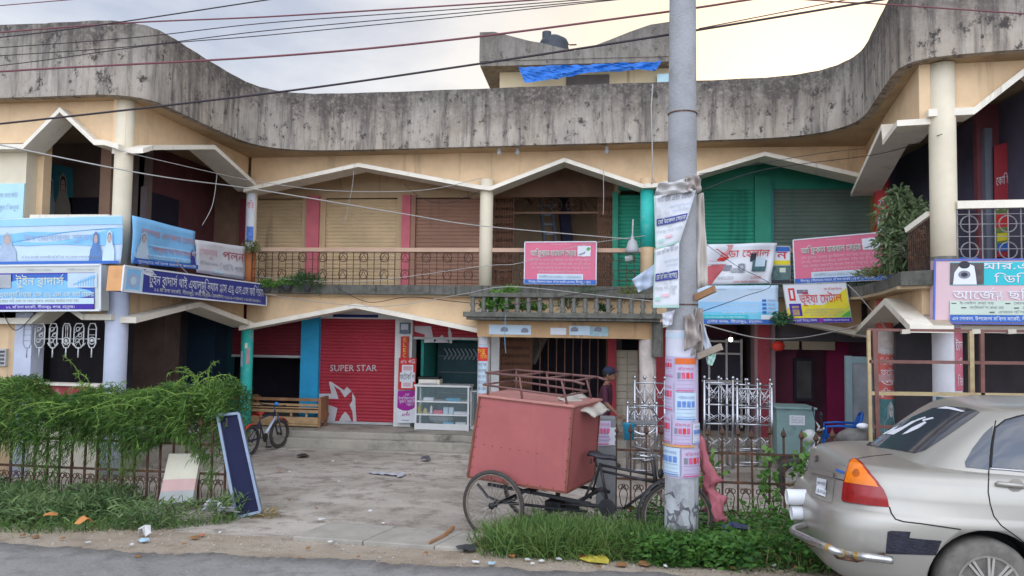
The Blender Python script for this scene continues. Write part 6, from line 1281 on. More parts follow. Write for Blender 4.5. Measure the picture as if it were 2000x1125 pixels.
# cycle half
WB = 1.80; FW = Vector((cl(1322, 1010, 0).x, 0, .36)); WB = FW.x
def cp(px, py): return cl(px, py, 0.0)
FRM = mat('black_cycle_frame', (.03, .028, .03), .45, .3, 12, dirt=.2, dark=(.12, .07, .05)); mb = MB()
st = cp(1172, 908); sb = cp(1188, 990); hd = cp(1276, 905); hb = cp(1283, 955)
mb.tube([st, cp(1277, 928)], .015); mb.tube([cp(1176, 920), cp(1280, 942)], .014); mb.tube([st + Vector((0, 0, .02)), sb], .015); mb.tube([cp(1282, 946), cp(1218, 993)], .016); mb.tube([cp(1218, 993), sb], .014)
mb.tube([st, (.85, .12, WH + .05)], .012); mb.tube([st, (.85, -.12, WH + .05)], .012); mb.tube([sb, (.5, .1, WH)], .013); mb.tube([sb, (.5, -.1, WH)], .013)
lpart(CT, 'frame', mb, FRM, smooth=True)
mb = MB(); mb.tube([hd + Vector((-.01, 0, .04)), hb], .022); lpart(CT, 'head_tube', mb, FRM, smooth=True)
steer = R_(26); fx = Vector((math.cos(steer), math.sin(steer), 0)); fy = Vector((-math.sin(steer), math.cos(steer), 0))
mb = MB()
for s_ in (-.055, .055): mb.tube([hb + fy * s_ * .6 + Vector((0, 0, -.01)), hb.lerp(FW, .5) + fy * s_ + Vector((.0, 0, 0)), FW + fy * s_], [.014, .012, .009])
mb.tube([hb + fy * -.035, hb + fy * .035], .016); lpart(CT, 'fork', mb, mat('dusty_fork', (.22, .19, .15), .5, .3, 10), smooth=True)
spoke_wheel(CT, 'wheel', FW, fy, .36, .022, 36, mat('rusty_rim', (.22, .17, .13), .5, .3, 12, dirt=.3))
def mudguard(c, R, a0, a1, fx_, fy_, w_, m, name='mudguard', n=18):
    mb = MB(); vs = []
    for i in range(n + 1):
        a = a0 + (a1 - a0) * i / n; e = fx_ * math.cos(a) + Vector((0, 0, 1)) * math.sin(a)
        for s_, dr in ((-1, -.018), (-.5, 0), (.5, 0), (1, -.018)): vs.append(c + e * (R + dr) + fy_ * (w_ * s_))
    mb.add(vs, [(i * 4 + k, i * 4 + 4 + k, i * 4 + 5 + k, i * 4 + 1 + k) for i in range(n) for k in range(3)]); o = lpart(CT, name, mb, m, smooth=True, fix=False); s_ = o.modifiers.new('s', 'SOLIDIFY'); s_.thickness = .003
mudguard(FW, .39, R_(70), R_(190), fx, fy, .03, FRM)
# handlebar, folded sideways, with the brake levers
hb0 = hd + Vector((-.02, 0, .07)); CHR = mat('dull_chrome', (.45, .45, .46), .3, .15, 12, metal=.9)
mb = MB(); mb.tube([hd, hb0 + Vector((0, 0, .02))], .013); c = hb0 + Vector((0, 0, .03))
mb.tube([c - fy * .27 - fx * .16 + Vector((0, 0, .02)), c - fy * .24 - fx * .02, c - fy * .05 + fx * .03, c + fy * .05 + fx * .03, c + fy * .24 - fx * .02, c + fy * .27 - fx * .16 + Vector((0, 0, .02))], .011, 7)
mb.tube([c - fy * .2 + fx * .03 - Vector((0, 0, .03)), c - fy * .24 - fx * .12 - Vector((0, 0, .03))], .006, 5); mb.tube([c + fy * .2 + fx * .03 - Vector((0, 0, .03)), c + fy * .24 - fx * .12 - Vector((0, 0, .03))], .006, 5); mb.tube([c - fy * .2 + fx * .05, c, c + fy * .2 + fx * .05], .005, 5)
lpart(CT, 'handlebar', mb, CHR, smooth=True)
mb = MB(); mb.ball(hb.lerp(hd, .6) + fx * .06, .05, 10, 6, sc=(.6, 1, 1)); lpart(CT, 'headlamp', mb, FRM, smooth=True)
mb = MB(); s0 = cp(1170, 893); vs = []
for i in range(9):
    f_ = i / 8; wd = (.10, .105, .10, .085, .06, .045, .038, .034, .02)[i]; xx = s0.x - .10 + .29 * f_; zz = s0.z + (.03, .035, .03, .015, .008, .008, .01, .008, 0)[i]
    for k in range(8): a = 6.283 * k / 8; vs.append((xx, wd * math.cos(a), zz + .028 * math.sin(a)))
mb.add(vs, [(i * 8 + k, i * 8 + (k + 1) % 8, i * 8 + 8 + (k + 1) % 8, i * 8 + 8 + k) for i in range(8) for k in range(8)] + [tuple(range(8)), tuple(range(64, 72))[::-1]])
mb.tube([s0 + Vector((-.05, 0, -.01)), s0 + Vector((-.02, 0, -.10))], .012); mb.ring(s0 + Vector((-.07, -.05, -.04)), (1, 0, 0), .022, .005, 10, 4); mb.ring(s0 + Vector((-.07, .05, -.04)), (1, 0, 0), .022, .005, 10, 4)
lpart(CT, 'saddle', mb, mat('worn_black_leather', (.035, .033, .04), .5, .3, 10), smooth=True)
mb = MB(); q = sb; mb.lathe((q.x, -.04, q.z), [(.09, 0), (.09, .006)], 20, ax=(0, 1, 0)); mb.tube([(q.x, -.05, q.z), (q.x + .10, -.06, q.z - .13)], .01); mb.box((q.x + .06, -.14, q.z - .15), (q.x + .14, -.06, q.z - .13)); mb.tube([(q.x, .05, q.z), (q.x - .10, .06, q.z + .13)], .01); mb.box((q.x - .14, .06, q.z + .13), (q.x - .06, .14, q.z + .15)); lpart(CT, 'pedal_crank', mb, FRM)
mb = MB(); mb.beam(cp(1105, 985), cp(1130, 988), .05, .12); lpart(CT, 'splash_board', mb, FRM)
# sack over the front corner of the lid
sk = MB(); vs = []; c = tr + sh * .55
cloth('sack', 'pale grey sack flopped over the front edge of the red box lid', 'sack', [CR + ux * q.x + uy * q.y + Vector((0, 0, q.z)) for q in (tr + Vector((-.26, .22, .075)), tr + Vector((-.22, .74, .085)), tr + Vector((.13, .76, -.08)), tr + Vector((.16, .20, -.10)))], mat('sack_grey', (.46, .42, .36), .85, .15, 6), .016, 12, None, 3, .02)

# ------------------------------------------------------------------ leaning boards
t = thing('framed_glass_panel', 'tall dark glass panel in an aluminium frame leaning at the hedge end', 'glass panel', at(487, 1005, z=-.18))
g4 = [at(426, 812, Y=8.44), at(467, 808, Y=8.48), at(510, 1000, Y=8.20), at(463, 1011, Y=8.10)]
nrm = (g4[1] - g4[0]).cross(g4[0] - g4[3]).normalized()
mb = MB(); mb.hexa([p - nrm * .012 for p in g4], [p - nrm * .002 for p in g4]); mb.build('glass', mat('dark_glass', (.012, .014, .045), .35, .1, 3, spec=.08), t)
mb = MB()
for i in range(4): mb.beam(g4[i], g4[(i + 1) % 4], .03, .06, up=nrm)
mb.build('frame', ALU, t)
t = thing('leaning_slab', 'cream, pink and grey painted slab leaning on the creeper fence', 'slab', at(345, 980, z=-.18))
q4 = [at(330, 886, Y=8.42), at(392, 886, Y=8.42), at(375, 980, Y=8.22), at(308, 985, Y=8.2)]; nrm = (q4[1] - q4[0]).cross(q4[0] - q4[3]).normalized()
lp = lambda u_, v_: (q4[0] * (1 - u_) + q4[1] * u_) * (1 - v_) + (q4[3] * (1 - u_) + q4[2] * u_) * v_
for v0, v1, m_, nm in ((0, .52, mat('slab_cream', (.58, .54, .42), .8, .1, 5, dirt=.1), 'cream_band'), (.52, .76, mat('slab_pink', (.52, .34, .31), .8, .08, 5), 'pink_band'), (.76, 1, mat('slab_grey', (.34, .35, .33), .8, .1, 5), 'grey_band')):
    c4 = [lp(0, v0), lp(1, v0), lp(1, v1), lp(0, v1)]; mb = MB(); mb.hexa([p - nrm * .05 for p in c4], c4); mb.build(nm, m_, t)

# ------------------------------------------------------------------ child's bicycle at the steps
rc = at(488, 891, z=-.34); rz_ = R_(82)
BK = turned('bicycle', 'small bicycle with red saddle and silver fork parked by the steps', 'bicycle', rc, rz_)
R2 = .27; wbk = .92
spoke_wheel(BK, 'wheel', (0, 0, R2), (0, 1, 0), R2, .026, 24, BLACKM)
stb = R_(-7); bx = Vector((math.cos(stb), math.sin(stb), 0)); by = Vector((-math.sin(stb), math.cos(stb), 0))
spoke_wheel(BK, 'wheel', (wbk, 0, R2), tuple(by), R2, .026, 24, BLACKM)
mb = MB(); bb = Vector((.40, 0, .27)); stp = Vector((.26, 0, .62)); hd_ = Vector((.74, 0, .70)); hl = Vector((.78, 0, .60))
mb.tube([stp, hd_ - Vector((0, 0, .02))], .018); mb.tube([bb, stp], .016); mb.tube([bb, (0, .05, R2)], .010); mb.tube([bb, (0, -.05, R2)], .010); mb.tube([stp - Vector((0, 0, .05)), (0, .05, R2)], .009); mb.tube([stp - Vector((0, 0, .05)), (0, -.05, R2)], .009); lpart(BK, 'frame', mb, mat('black_bike_frame', (.03, .03, .06), .35, .1, 9), smooth=True)
mb = MB(); mb.tube([bb, hl], .024); lpart(BK, 'down_tube', mb, mat('silver_blue_tube', (.50, .54, .66), .3, .1, 9), smooth=True)
mb = MB()
for s_ in (-.05, .05): mb.tube([hl + by * s_ + Vector((0, 0, .02)), Vector((wbk, 0, R2)) + by * s_], .016)
mb.tube([hl, hd_ + Vector((-.02, 0, .08))], .018); lpart(BK, 'fork', mb, mat('dark_fork', (.05, .06, .10), .4, .1, 9), smooth=True)
mb = MB(); c = hd_ + Vector((-.01, 0, .10)); mb.tube([c - by * .29 - bx * .05 + Vector((0, 0, .03)), c - by * .1 + bx * .03, c + by * .1 + bx * .03, c + by * .29 - bx * .05 + Vector((0, 0, .03))], .013); lpart(BK, 'handlebar', mb, BLACKM, smooth=True)
mb = MB(); mb.ball(c + bx * .05 + Vector((0, 0, .03)), .04, 8, 6); lpart(BK, 'bell', mb, mat('bright_blue_plastic', (.02, .22, .65), .4, 0), smooth=True)
mb = MB()
for i in range(7):
    f_ = i / 6; wd = (.07, .075, .06, .04, .03, .025, .015)[i]
    for k in range(8): a = 6.283 * k / 8; mb.v.append((.14 + .24 * f_, wd * math.cos(a), .71 + .022 * math.sin(a)))
mb.f = [(i * 8 + k, i * 8 + (k + 1) % 8, i * 8 + 8 + (k + 1) % 8, i * 8 + 8 + k) for i in range(6) for k in range(8)]; mb.mi = [0] * len(mb.f); mb.tube([(.25, 0, .69), (.26, 0, .60)], .013)
REDP = mat('red_plastic', (.55, .04, .03), .4, .1, 6); lpart(BK, 'saddle', mb, REDP, smooth=True)
for nm, c_, a0, a1, f1, f2 in (('mudguard', Vector((wbk, 0, R2)), R_(35), R_(110), bx, by), ('mudguard', Vector((0, 0, R2)), R_(80), R_(160), Vector((1, 0, 0)), Vector((0, 1, 0)))):
    mb = MB(); vs = []
    for i in range(11):
        a = a0 + (a1 - a0) * i / 10; e_ = f1 * math.cos(a) + Vector((0, 0, 1)) * math.sin(a)
        for s_, dr in ((-1, -.02), (0, 0), (1, -.02)): vs.append(c_ + e_ * (R2 + .03 + dr) + f2 * .035 * s_)
    mb.add(vs, [(i * 3 + k, i * 3 + 3 + k, i * 3 + 4 + k, i * 3 + 1 + k) for i in range(10) for k in range(2)]); lpart(BK, nm, mb, REDP, smooth=True, fix=False)
mb = MB(); mb.lathe((.40, -.04, .27), [(.08, 0), (.08, .006)], 18, ax=(0, 1, 0)); mb.tube([(.40, -.06, .27), (.40, -.07, .11)], .009); mb.tube([(.4, .06, .27), (.4, .07, .43)], .009); mb.box((.35, -.15, .095), (.45, -.07, .115)); mb.box((.35, .07, .425), (.45, .15, .445)); lpart(BK, 'pedal_crank', mb, BLACKM)

# ------------------------------------------------------------------ things on the platform
Yb = 14.25
bx0, bx1 = at(481, 800, Y=Yb).x, at(627, 800, Y=Yb).x; zt = at(600, 778, Y=Yb).z; zbb = -.07
t = thing('wooden_bench', 'long brown slatted wooden bench box between teal column and red shutter', 'bench', ((bx0 + bx1) / 2, Yb, zbb)); H_ = zt - zbb
mb = MB(); mb.box((bx1 - .06, Yb - .0, zbb + .12), (bx1, Yb + .42, zt + .02)); mb.build('end_panel', WOOD, t, bevel=.004)
mb = MB(); mb.box((bx0, Yb, zbb + .12), (bx0 + .05, Yb + .42, zt + .02)); mb.build('end_panel', WOOD, t, bevel=.004)
for z0, z1, yo, m_ in ((.90, 1.0, 0, WOOD), (.72, .80, .03, WOODL), (.64, .68, .03, WOODL), (.50, .60, 0, WOODL), (.13, .36, 0, WOODL), (.05, .12, 0, WOODL)): mb = MB(); mb.box((bx0 + .052, Yb + yo, zbb + H_ * z0), (bx1 - .062, Yb + yo + .025, zbb + H_ * z1)); mb.build('board', m_, t, bevel=.003)
mb = MB(); mb.box((bx0 + .052, Yb + .03, zbb + H_ * .56), (bx1 - .062, Yb + .40, zbb + H_ * .6)); mb.build('shelf', WOOD, t)
for k in range(4): x = bx0 + .3 + (bx1 - bx0 - .6) * k / 3; mb = MB(); mb.box((x - .02, Yb + .005, zbb + H_ * .37), (x + .02, Yb + .03, zbb + H_ * .49)); mb.build('spindle', WOODL, t)
for x in (bx0 + .03, bx1 - .04):
    for y in (Yb + .04, Yb + .38): mb = MB(); mb.box((x - .025, y - .03, zbb), (x + .025, y + .03, zbb + .12)); mb.build('leg', WOOD, t)
# green table left of the bench
tx0, tx1 = at(446, 778, Y=13.98).x, at(484, 778, Y=13.98).x; tz = at(465, 777, Y=13.98).z
t = thing('green_table', 'dark green table with a brown top left of the wooden bench', 'table', ((tx0 + tx1) / 2, 14.1, -.07))
mb = MB(); mb.box((tx0 - .03, 13.95, tz - .03), (tx1 + .03, 14.5, tz)); mb.build('tabletop', WOOD, t, bevel=.004)
mb = MB(); mb.box((tx0, 13.98, .05), (tx1, 14.02, tz - .03)); mb.build('front_panel', mat('peeling_green', (.03, .16, .12), .7, .2, 4, dirt=.4, dark=(.25, .32, .26)), t)
for x in (tx0 + .02, tx1 - .02):
    for y in (14.03, 14.46): mb = MB(); mb.box((x - .02, y - .02, -.07), (x + .02, y + .02, tz - .03)); mb.build('leg', WOOD, t)
# shop counter: glass showcase with goods
sx0, sx1 = at(810, 800, Y=14.45).x, at(916, 800, Y=14.45).x; sz = at(860, 756, Y=14.45).z
t = thing('glass_showcase', 'white framed glass showcase counter at the shop front', 'showcase', ((sx0 + sx1) / 2, 14.45, -.07)); H_ = sz + .07
WF = mat('white_frame_paint', (.66, .66, .64), .5, .06, 6)
for x in (sx0, sx1 - .035):
    for y in (14.45, 14.83): mb = MB(); mb.box((x, y, -.07), (x + .035, y + .035, sz)); mb.build('post', WF, t)
mb = MB(); mb.box((sx0 - .02, 14.43, sz), (sx1 + .02, 14.89, sz + .04)); mb.build('counter_top', WF, t, bevel=.004)
for f_ in (.06, .34, .64): mb = MB(); mb.box((sx0 + .036, 14.452, -.07 + H_ * f_), (sx1 - .036, 14.86, -.07 + H_ * f_ + .025)); mb.build('shelf', WF, t)
mb = MB(); mb.box((sx0, 14.448, -.06), (sx1, 14.452, .06)); mb.build('kick_plate', WF, t)
mb = MB(); mb.box((sx0 + .036, 14.46, .06), (sx1 - .036, 14.464, sz)); mb.build('glass', glassy('case_glass', (.5, .6, .62), .12), t)
def goods(name, label, cat, x, w_, h, sh_, m, y=14.6, d=.12, grp='goods in the glass showcase', rnd=False):
    z = -.07 + H_ * sh_ + .025; mb = MB()
    if rnd: mb.lathe((x, y, z), [(w_ / 2, 0), (w_ / 2, h * .75), (w_ * .3, h * .85), (w_ * .3, h)], 12)
    else: mb.box((x - w_ / 2, y - d / 2, z), (x + w_ / 2, y + d / 2, z + h)); mb.box((x - w_ / 2 - .003, y - d / 2 - .003, z + h), (x + w_ / 2 + .003, y + d / 2 + .003, z + h + .008))
    tag(mb.build(name, m), label, cat, grp)
sw = sx1 - sx0
goods('tin_can', 'tall yellow tin on the middle shelf of the showcase', 'tin', sx0 + .06, .07, .17, .34, mat('tin_yellow', (.5, .38, .03), .4, .1, 6), rnd=True); goods('tin_can', 'short yellow tin beside the tall yellow tin', 'tin', sx0 + .18, .08, .10, .34, mat('tin_pale_yellow', (.5, .42, .12), .4, .1, 6), rnd=True)
goods('bottle', 'white bottle on the middle shelf of the showcase', 'bottle', sx0 + .30, .05, .15, .34, WHT, rnd=True); goods('carton', 'flat pink carton on the middle showcase shelf', 'carton', sx0 + .45, .18, .06, .34, mat('carton_pink', (.6, .08, .15), .5, .05, 6))
goods('carton', 'pale carton with dark window, left of a pair on the middle shelf', 'carton', sx0 + .60, .09, .12, .34, PLB); goods('carton', 'pale carton with dark window, right of a pair on the middle shelf', 'carton', sx0 + .71, .09, .12, .34, PLB); goods('carton', 'low white and red carton at the right of the middle shelf', 'carton', sx0 + .90, .26, .04, .34, WHT)
goods('carton', 'low white carton on the top showcase shelf', 'carton', sx0 + .25, .2, .05, .64, WHT); goods('carton', 'blue cartons row on the top showcase shelf', 'carton', sx0 + .75, .28, .05, .64, mat('carton_blue', (.05, .3, .45), .5, .1, 6)); goods('carton', 'blue and white carton on the bottom showcase shelf', 'carton', sx0 + .66, .2, .07, .06, mat('carton_cyan', (.12, .45, .6), .5, .1, 6)); goods('carton', 'white carton at the bottom right of the showcase', 'carton', sx0 + .9, .2, .07, .06, WHT)
mb = MB(); mb.ball((sx0 + .5, 14.62, .16), .2, 12, 8, sc=(1.3, .6, .55)); tag(mb.build('plastic_bag', mat('grey_bag', (.25, .27, .28), .5, .2, 6), smooth=True), 'grey plastic bag on the bottom showcase shelf', 'bag')
t = thing('printer', 'beige and black printer on top of the glass showcase', 'printer', (sx0 + .25, 14.6, sz + .04)); mb = MB(); mb.box((sx0 + .05, 14.5, sz + .042), (sx0 + .48, 14.8, sz + .14)); mb.build('body', TRIM, t, bevel=.01); mb = MB(); mb.box((sx0 + .03, 14.5, sz + .142), (sx0 + .46, 14.8, sz + .185)); mb.build('scanner_lid', BLACKM, t, bevel=.008); mb = MB(); mb.box((sx0 + .1, 14.44, sz + .07), (sx0 + .42, 14.5, sz + .085)); mb.build('paper_tray', WHT, t)
gx0, gx1 = at(918, 800, Y=14.7).x, at(934, 800, Y=14.7).x; t = thing('glass_cabinet', 'small white framed glass cabinet beside the poster column', 'cabinet', (gx0, 14.7, -.07)); gz = at(925, 763, Y=14.7).z
mb = MB(); mb.box((gx0, 14.7, -.07), (gx0 + .03, 15.0, gz)); mb.box((gx0 + .03, 14.7, gz - .03), (gx0 + .4, 15.0, gz)); mb.box((gx0 + .03, 14.7, -.07), (gx0 + .4, 15.0, 0)); mb.build('frame', WF, t); mb = MB(); mb.box((gx0 + .03, 14.72, 0), (gx0 + .37, 14.73, gz - .03)); mb.build('glass', glassy('case_glass', (.5, .6, .62), .12), t)
# pattern screen and dark shelves in the teal shop
mb = MB(); q0, q1 = at(872, 680, Y=16.4), at(935, 702, Y=16.4)
t = thing('shop_shelf', 'dark shop shelf unit with patterned top inside the teal shop', 'shelf', (q0.x, 16.3, -.07)); mb.box((q0.x - .15, 16.2, -.07), (q1.x + .2, 16.55, 1.62)); mb.build('shelf_body', mat('dark_teal_shelf', (.02, .07, .08), .6, .3, 5), t)
mb = MB()
for k in range(9): x = q0.x + (q1.x - q0.x) * k / 8; mb.beam((x, 16.17, q1.z), (x + .08, 16.17, (q0.z + q1.z) / 2), .012, .02); mb.beam((x + .08, 16.17, (q0.z + q1.z) / 2), (x, 16.17, q0.z), .012, .02)
mb.build('zigzag_panel', mat('zigzag_white', (.35, .4, .4), .6, .1, 5), t)
for zz in (.5, .95, 1.3): mb = MB(); mb.box((q0.x - .12, 16.15, zz), (q1.x + .18, 16.2, zz + .025)); mb.build('shelf_board', mat('shelf_edge', (.12, .16, .17), .6, .1, 5), t)
# left shop: hanging steel grille panels
GW = mat('white_grille_paint', (.55, .55, .54), .4, .1, 8)
for i, (px, kind, lb) in enumerate(((57, 0, 'faint grey stand-in for a reflected grille at the left end of hanging row'), (81, 1, 'oval scrolled white grille hanging in the left shop opening'), (107, 2, 'white grille with lotus foot, second narrow one from left'), (133, 3, 'slim white grille with central rod and ball'), (157, 4, 'wide white grille with large lotus foot and zigzag'), (183, 5, 'white grille with a ring and ball near its foot'))):  # first entry is a reflection, added as a solid grey grille
    p = at(px, 632, Y=9.92); q = at(px, 690, Y=9.92); hx_ = .075 if kind in (1, 4) else .06; z0, z1 = q.z, p.z; x = p.x; y = 9.90
    t = thing('grille_panel', lb, 'grille panel', (x, y, z0), 'ornamental steel grille panels hanging in the left shop'); mb = MB(); zb2 = z0 + .08; loop = [(x - hx_, y, z1 - .06), (x - hx_ * .6, y, z1), (x + hx_ * .6, y, z1), (x + hx_, y, z1 - .06), (x + hx_, y, zb2 + .06), (x + hx_ * .5, y, zb2), (x - hx_ * .5, y, zb2), (x - hx_, y, zb2 + .06), (x - hx_, y, z1 - .06)]
    mb.tube(loop, .009, 5); mb.tube([(x, y, zb2), (x, y, z0 - .06)], .010, 5); mb.build('outline', GW if i else mat('reflected_grille_grey', (.3, .3, .34), .5, .1, 8), t, smooth=True); mb = MB(); n2 = 3
    for k in range(n2):
        zc_ = zb2 + .06 + (z1 - zb2 - .1) * (k + .5) / n2
        if kind in (1, 2, 4): mb.ring((x + (.018 if k % 2 else -.018), y, zc_), (0, 1, 0), .03, .006, 12, 4); mb.tube([(x - hx_, y, zc_ - .06), (x, y, zc_), (x + hx_, y, zc_ + .06)], .006, 4)
        elif kind == 3: mb.tube([(x - .015, y, zc_ - .07), (x - .015, y, zc_ + .07)], .008, 4); mb.tube([(x + .015, y, zc_ - .07), (x + .015, y, zc_ + .07)], .008, 4)
        else: mb.beam((x - hx_, y, zc_), (x + hx_, y, zc_), .008, .008)
    if kind in (2, 4): mb.tube([(x, y, zb2 - .02), (x - hx_ * 1.1, y, zb2 + .04), (x - hx_ * 1.4, y, zb2 + .07)], .008, 4); mb.tube([(x, y, zb2 - .02), (x + hx_ * 1.1, y, zb2 + .04), (x + hx_ * 1.4, y, zb2 + .07)], .008, 4); mb.tube([(x - .04, y, zb2 + .02), (x, y, zb2 + .10), (x + .04, y, zb2 + .02)], .006, 4)
    if kind in (3, 5): mb.ball((x, y, zb2 + .10), .025, 8, 6); mb.ring((x, y, zb2 + .10), (0, 1, 0), .05, .008, 14, 5)
    mb.build('scrollwork', GW if i else mat('reflected_grille_grey', (.3, .3, .34), .5, .1, 8), t, smooth=True)
p, q = at(62, 640, Y=9.94), at(196, 640, Y=9.94); mb = MB(); mb.beam((p.x, 9.94, at(62, 662, Y=9.94).z), (q.x, 9.94, at(196, 662, Y=9.94).z), .012, .012); tag(mb.build('hanging_rail', GW), 'thin steel rail behind the hanging ornamental grilles', 'rail')
p = at(71, 749, Y=10.0); mb = MB(); mb.box((p.x - .06, 9.97, p.z - .025), (p.x + .06, 10.07, p.z + .03)); mb.box((p.x - .05, 9.98, p.z + .03), (p.x + .05, 10.06, p.z + .04)); tag(mb.build('yellow_box', mat('yellow_plastic', (.65, .38, .01), .4, .05, 6)), 'small yellow plastic box on the red half wall', 'box')
p = at(192, 752, Y=9.96); mb = MB(); mb.box((p.x - .035, 9.9, p.z - .07), (p.x + .03, 9.96, p.z)); mb.box((p.x - .038, 9.9, p.z), (p.x + .033, 9.96, p.z + .008)); tag(mb.build('white_box', TRIM), 'little white box fixed on the end of the half wall', 'box')
p, q = at(0, 640, Y=9.95), at(12, 715, Y=9.95); t = thing('wall_vent', 'grey louvred wall vent on the far left cream wall', 'vent', (q.x - .1, 9.95, q.z)); mb = MB(); mb.box((q.x - .35, 9.93, q.z), (q.x, 9.98, q.z + .25)); mb.build('frame', TIN, t)
for k in range(4): mb = MB(); mb.box((q.x - .33, 9.915, q.z + .03 + k * .055), (q.x - .02, 9.93, q.z + .06 + k * .055)); mb.build('slat', DARKW, t)
# motorbikes parked in the dark behind the hedge: simple but complete
def motorbike(label, loc, rz, body, group=None):
    t = turned('motorbike', label, 'motorbike', loc, rz, group)
    for x in (0, 1.25):
        mb = MB(); mb.ring((0, 0, 0), (0, 1, 0), .24, .055, 28, 8); wl = lpart(t, 'wheel', mb, RUBBER, smooth=True); wl.location = (x, 0, .3); mb = MB(); mb.ring((0, 0, 0), (0, 1, 0), .185, .012, 24, 5)
        for k in range(6): a = k * 1.047; mb.beam((.03 * math.cos(a), 0, .03 * math.sin(a)), (.18 * math.cos(a), 0, .18 * math.sin(a)), .02, .02)
        r = mb.build('rim', TIN, None); r.parent = wl
    mb = MB(); mb.ball((.68, 0, .78), .2, 14, 8, sc=(1.3, .7, .75)); lpart(t, 'fuel_tank', mb, body, smooth=True)
    mb = MB(); mb.ball((.12, 0, .76), .2, 14, 8, sc=(1.9, .65, .38)); lpart(t, 'seat', mb, BLACKM, smooth=True)
    mb = MB(); mb.box((.42, -.13, .28), (.82, .13, .58)); mb.lathe((.62, 0, .5), [(.12, 0), (.13, .1), (.1, .16)], 12); lpart(t, 'engine', mb, mat('engine_grey', (.16, .16, .17), .4, .3, 14, metal=.6), bevel=.02)
    mb = MB()
    for s_ in (-.09, .09): mb.tube([(1.02, s_, .88), (1.25, s_, .3)], .022)
    mb.tube([(1.0, -.36, 1.02), (.98, -.15, .98), (1.02, 0, .95), (.98, .15, .98), (1.0, .36, 1.02)], .013); mb.tube([(.0, .1, .3), (.45, .1, .35)], .02); mb.tube([(.0, -.1, .3), (.45, -.1, .35)], .02); mb.tube([(.3, -.16, .3), (-.3, -.18, .42)], .04, 8); lpart(t, 'fork', mb, TIN, smooth=True)
    mb = MB(); mb.ball((1.12, 0, .86), .1, 12, 7); lpart(t, 'headlamp', mb, TIN, smooth=True)
    for s_ in (-1, 1): mb = MB(); mb.tube([(1.0, s_ * .28, 1.0), (1.03, s_ * .36, 1.16)], .007); mb.ball((1.03, s_ * .37, 1.19), .05, 8, 6, sc=(.3, 1, .7)); lpart(t, 'mirror', mb, BLACKM, smooth=True)
    return t
p = at(300, 800, z=-.2); p = Vector((-7.45, 11.3, -.08)); motorbike('dark motorbike with grey screen parked in the left gallery behind the hedge', p, R_(70), mat('dark_bike_paint', (.05, .05, .07), .3, .1, 6))
# ------------------------------------------------------------------ stainless steel gates for sale
def steel_gate(label, px0, px1, pyt, pyb, Y, n, tilt=0, orn=True):
    a = at(px0, pyt, Y=Y); b = at(px1, pyb, Y=Y); t = thing('steel_gate', label, 'steel gate', ((a.x + b.x) / 2, Y, b.z), 'stainless steel gates for sale'); x0, x1 = a.x, b.x; z0, z1 = b.z, a.z
    mb = MB()
    for x in (x0, x1): mb.tube([(x, Y, z0), (x, Y, z1)], .022, 8)
    for f_ in (0, .18, .5, .72, .97): mb.tube([(x0, Y, z0 + (z1 - z0) * f_), (x1, Y, z0 + (z1 - z0) * f_)], .014, 6)
    mb.build('frame', STEEL, t, smooth=True); mb = MB()
    for k in range(1, n): x = x0 + (x1 - x0) * k / n; mb.tube([(x, Y, z0), (x, Y, z1 + (.05 if k % 2 else 0))], .011, 6)
    for k in range(n):
        xa = x0 + (x1 - x0) * k / n; xb = x0 + (x1 - x0) * (k + 1) / n
        for f0, f1 in ((.74, .95), (.2, .34), (.52, .62)): mb.beam((xa, Y - .01, z0 + (z1 - z0) * f0), (xb, Y - .01, z0 + (z1 - z0) * f1), .008, .012); mb.beam((xb, Y - .01, z0 + (z1 - z0) * f0), (xa, Y - .01, z0 + (z1 - z0) * f1), .008, .012)
        mb.ring(((xa + xb) / 2, Y - .01, z0 + (z1 - z0) * .84), (0, 1, 0), min(.05, (xb - xa) * .3), .006, 12, 4)
    mb.build('bars', STEEL, t, smooth=True); mb = MB()
    for k in range(n + 1): x = x0 + (x1 - x0) * k / n; mb.ball((x, Y, z1 + .04), .026, 8, 6)
    mb.build('knobs', STEEL, t, smooth=True)
steel_gate('stainless steel gate with knobs leaning left of the concrete pole', 1240, 1298, 742, 922, 11.4, 3); steel_gate('short stainless steel arch gate beside the worn porch column', 1226, 1282, 792, 920, 11.0, 4)
for i, (a, b, yt, yb_, Y, n) in enumerate(((1376, 1432, 742, 915, 11.2, 2), (1420, 1480, 746, 910, 11.6, 3), (1385, 1505, 745, 912, 12.0, 5), (1440, 1508, 755, 905, 11.0, 3))): steel_gate(('narrow front gate of the steel stack right of the pole', 'gate in the middle of the steel stack', 'widest gate at the back of the steel stack', 'front gate at the right end of the steel stack')[i], a, b, yt, yb_, Y, n)
mb = MB(); p, q = at(1229, 820, Y=10.9), at(1284, 800, Y=10.9); mb.ring(((p.x + q.x) / 2, 10.9, p.z), (0, 1, 0), (q.x - p.x) / 2, .012, 24, 5); mb.box((p.x, 10.86, p.z - .05), (q.x, 10.94, p.z)); tag(mb.build('steel_arch', STEEL, smooth=False), 'stainless steel round arch top lying before the short gate', 'arch')
p = at(1228, 842, Y=10.6); mb = MB(); mb.lathe((p.x, 10.6, p.z - .12), [(.07, 0), (.09, .22), (.095, .23)], 14); t = tag(mb.build('bucket', mat('blue_bucket', (.02, .22, .36), .4, .1, 6), smooth=True), 'small blue bucket behind the fence near the trike handlebar', 'bucket')
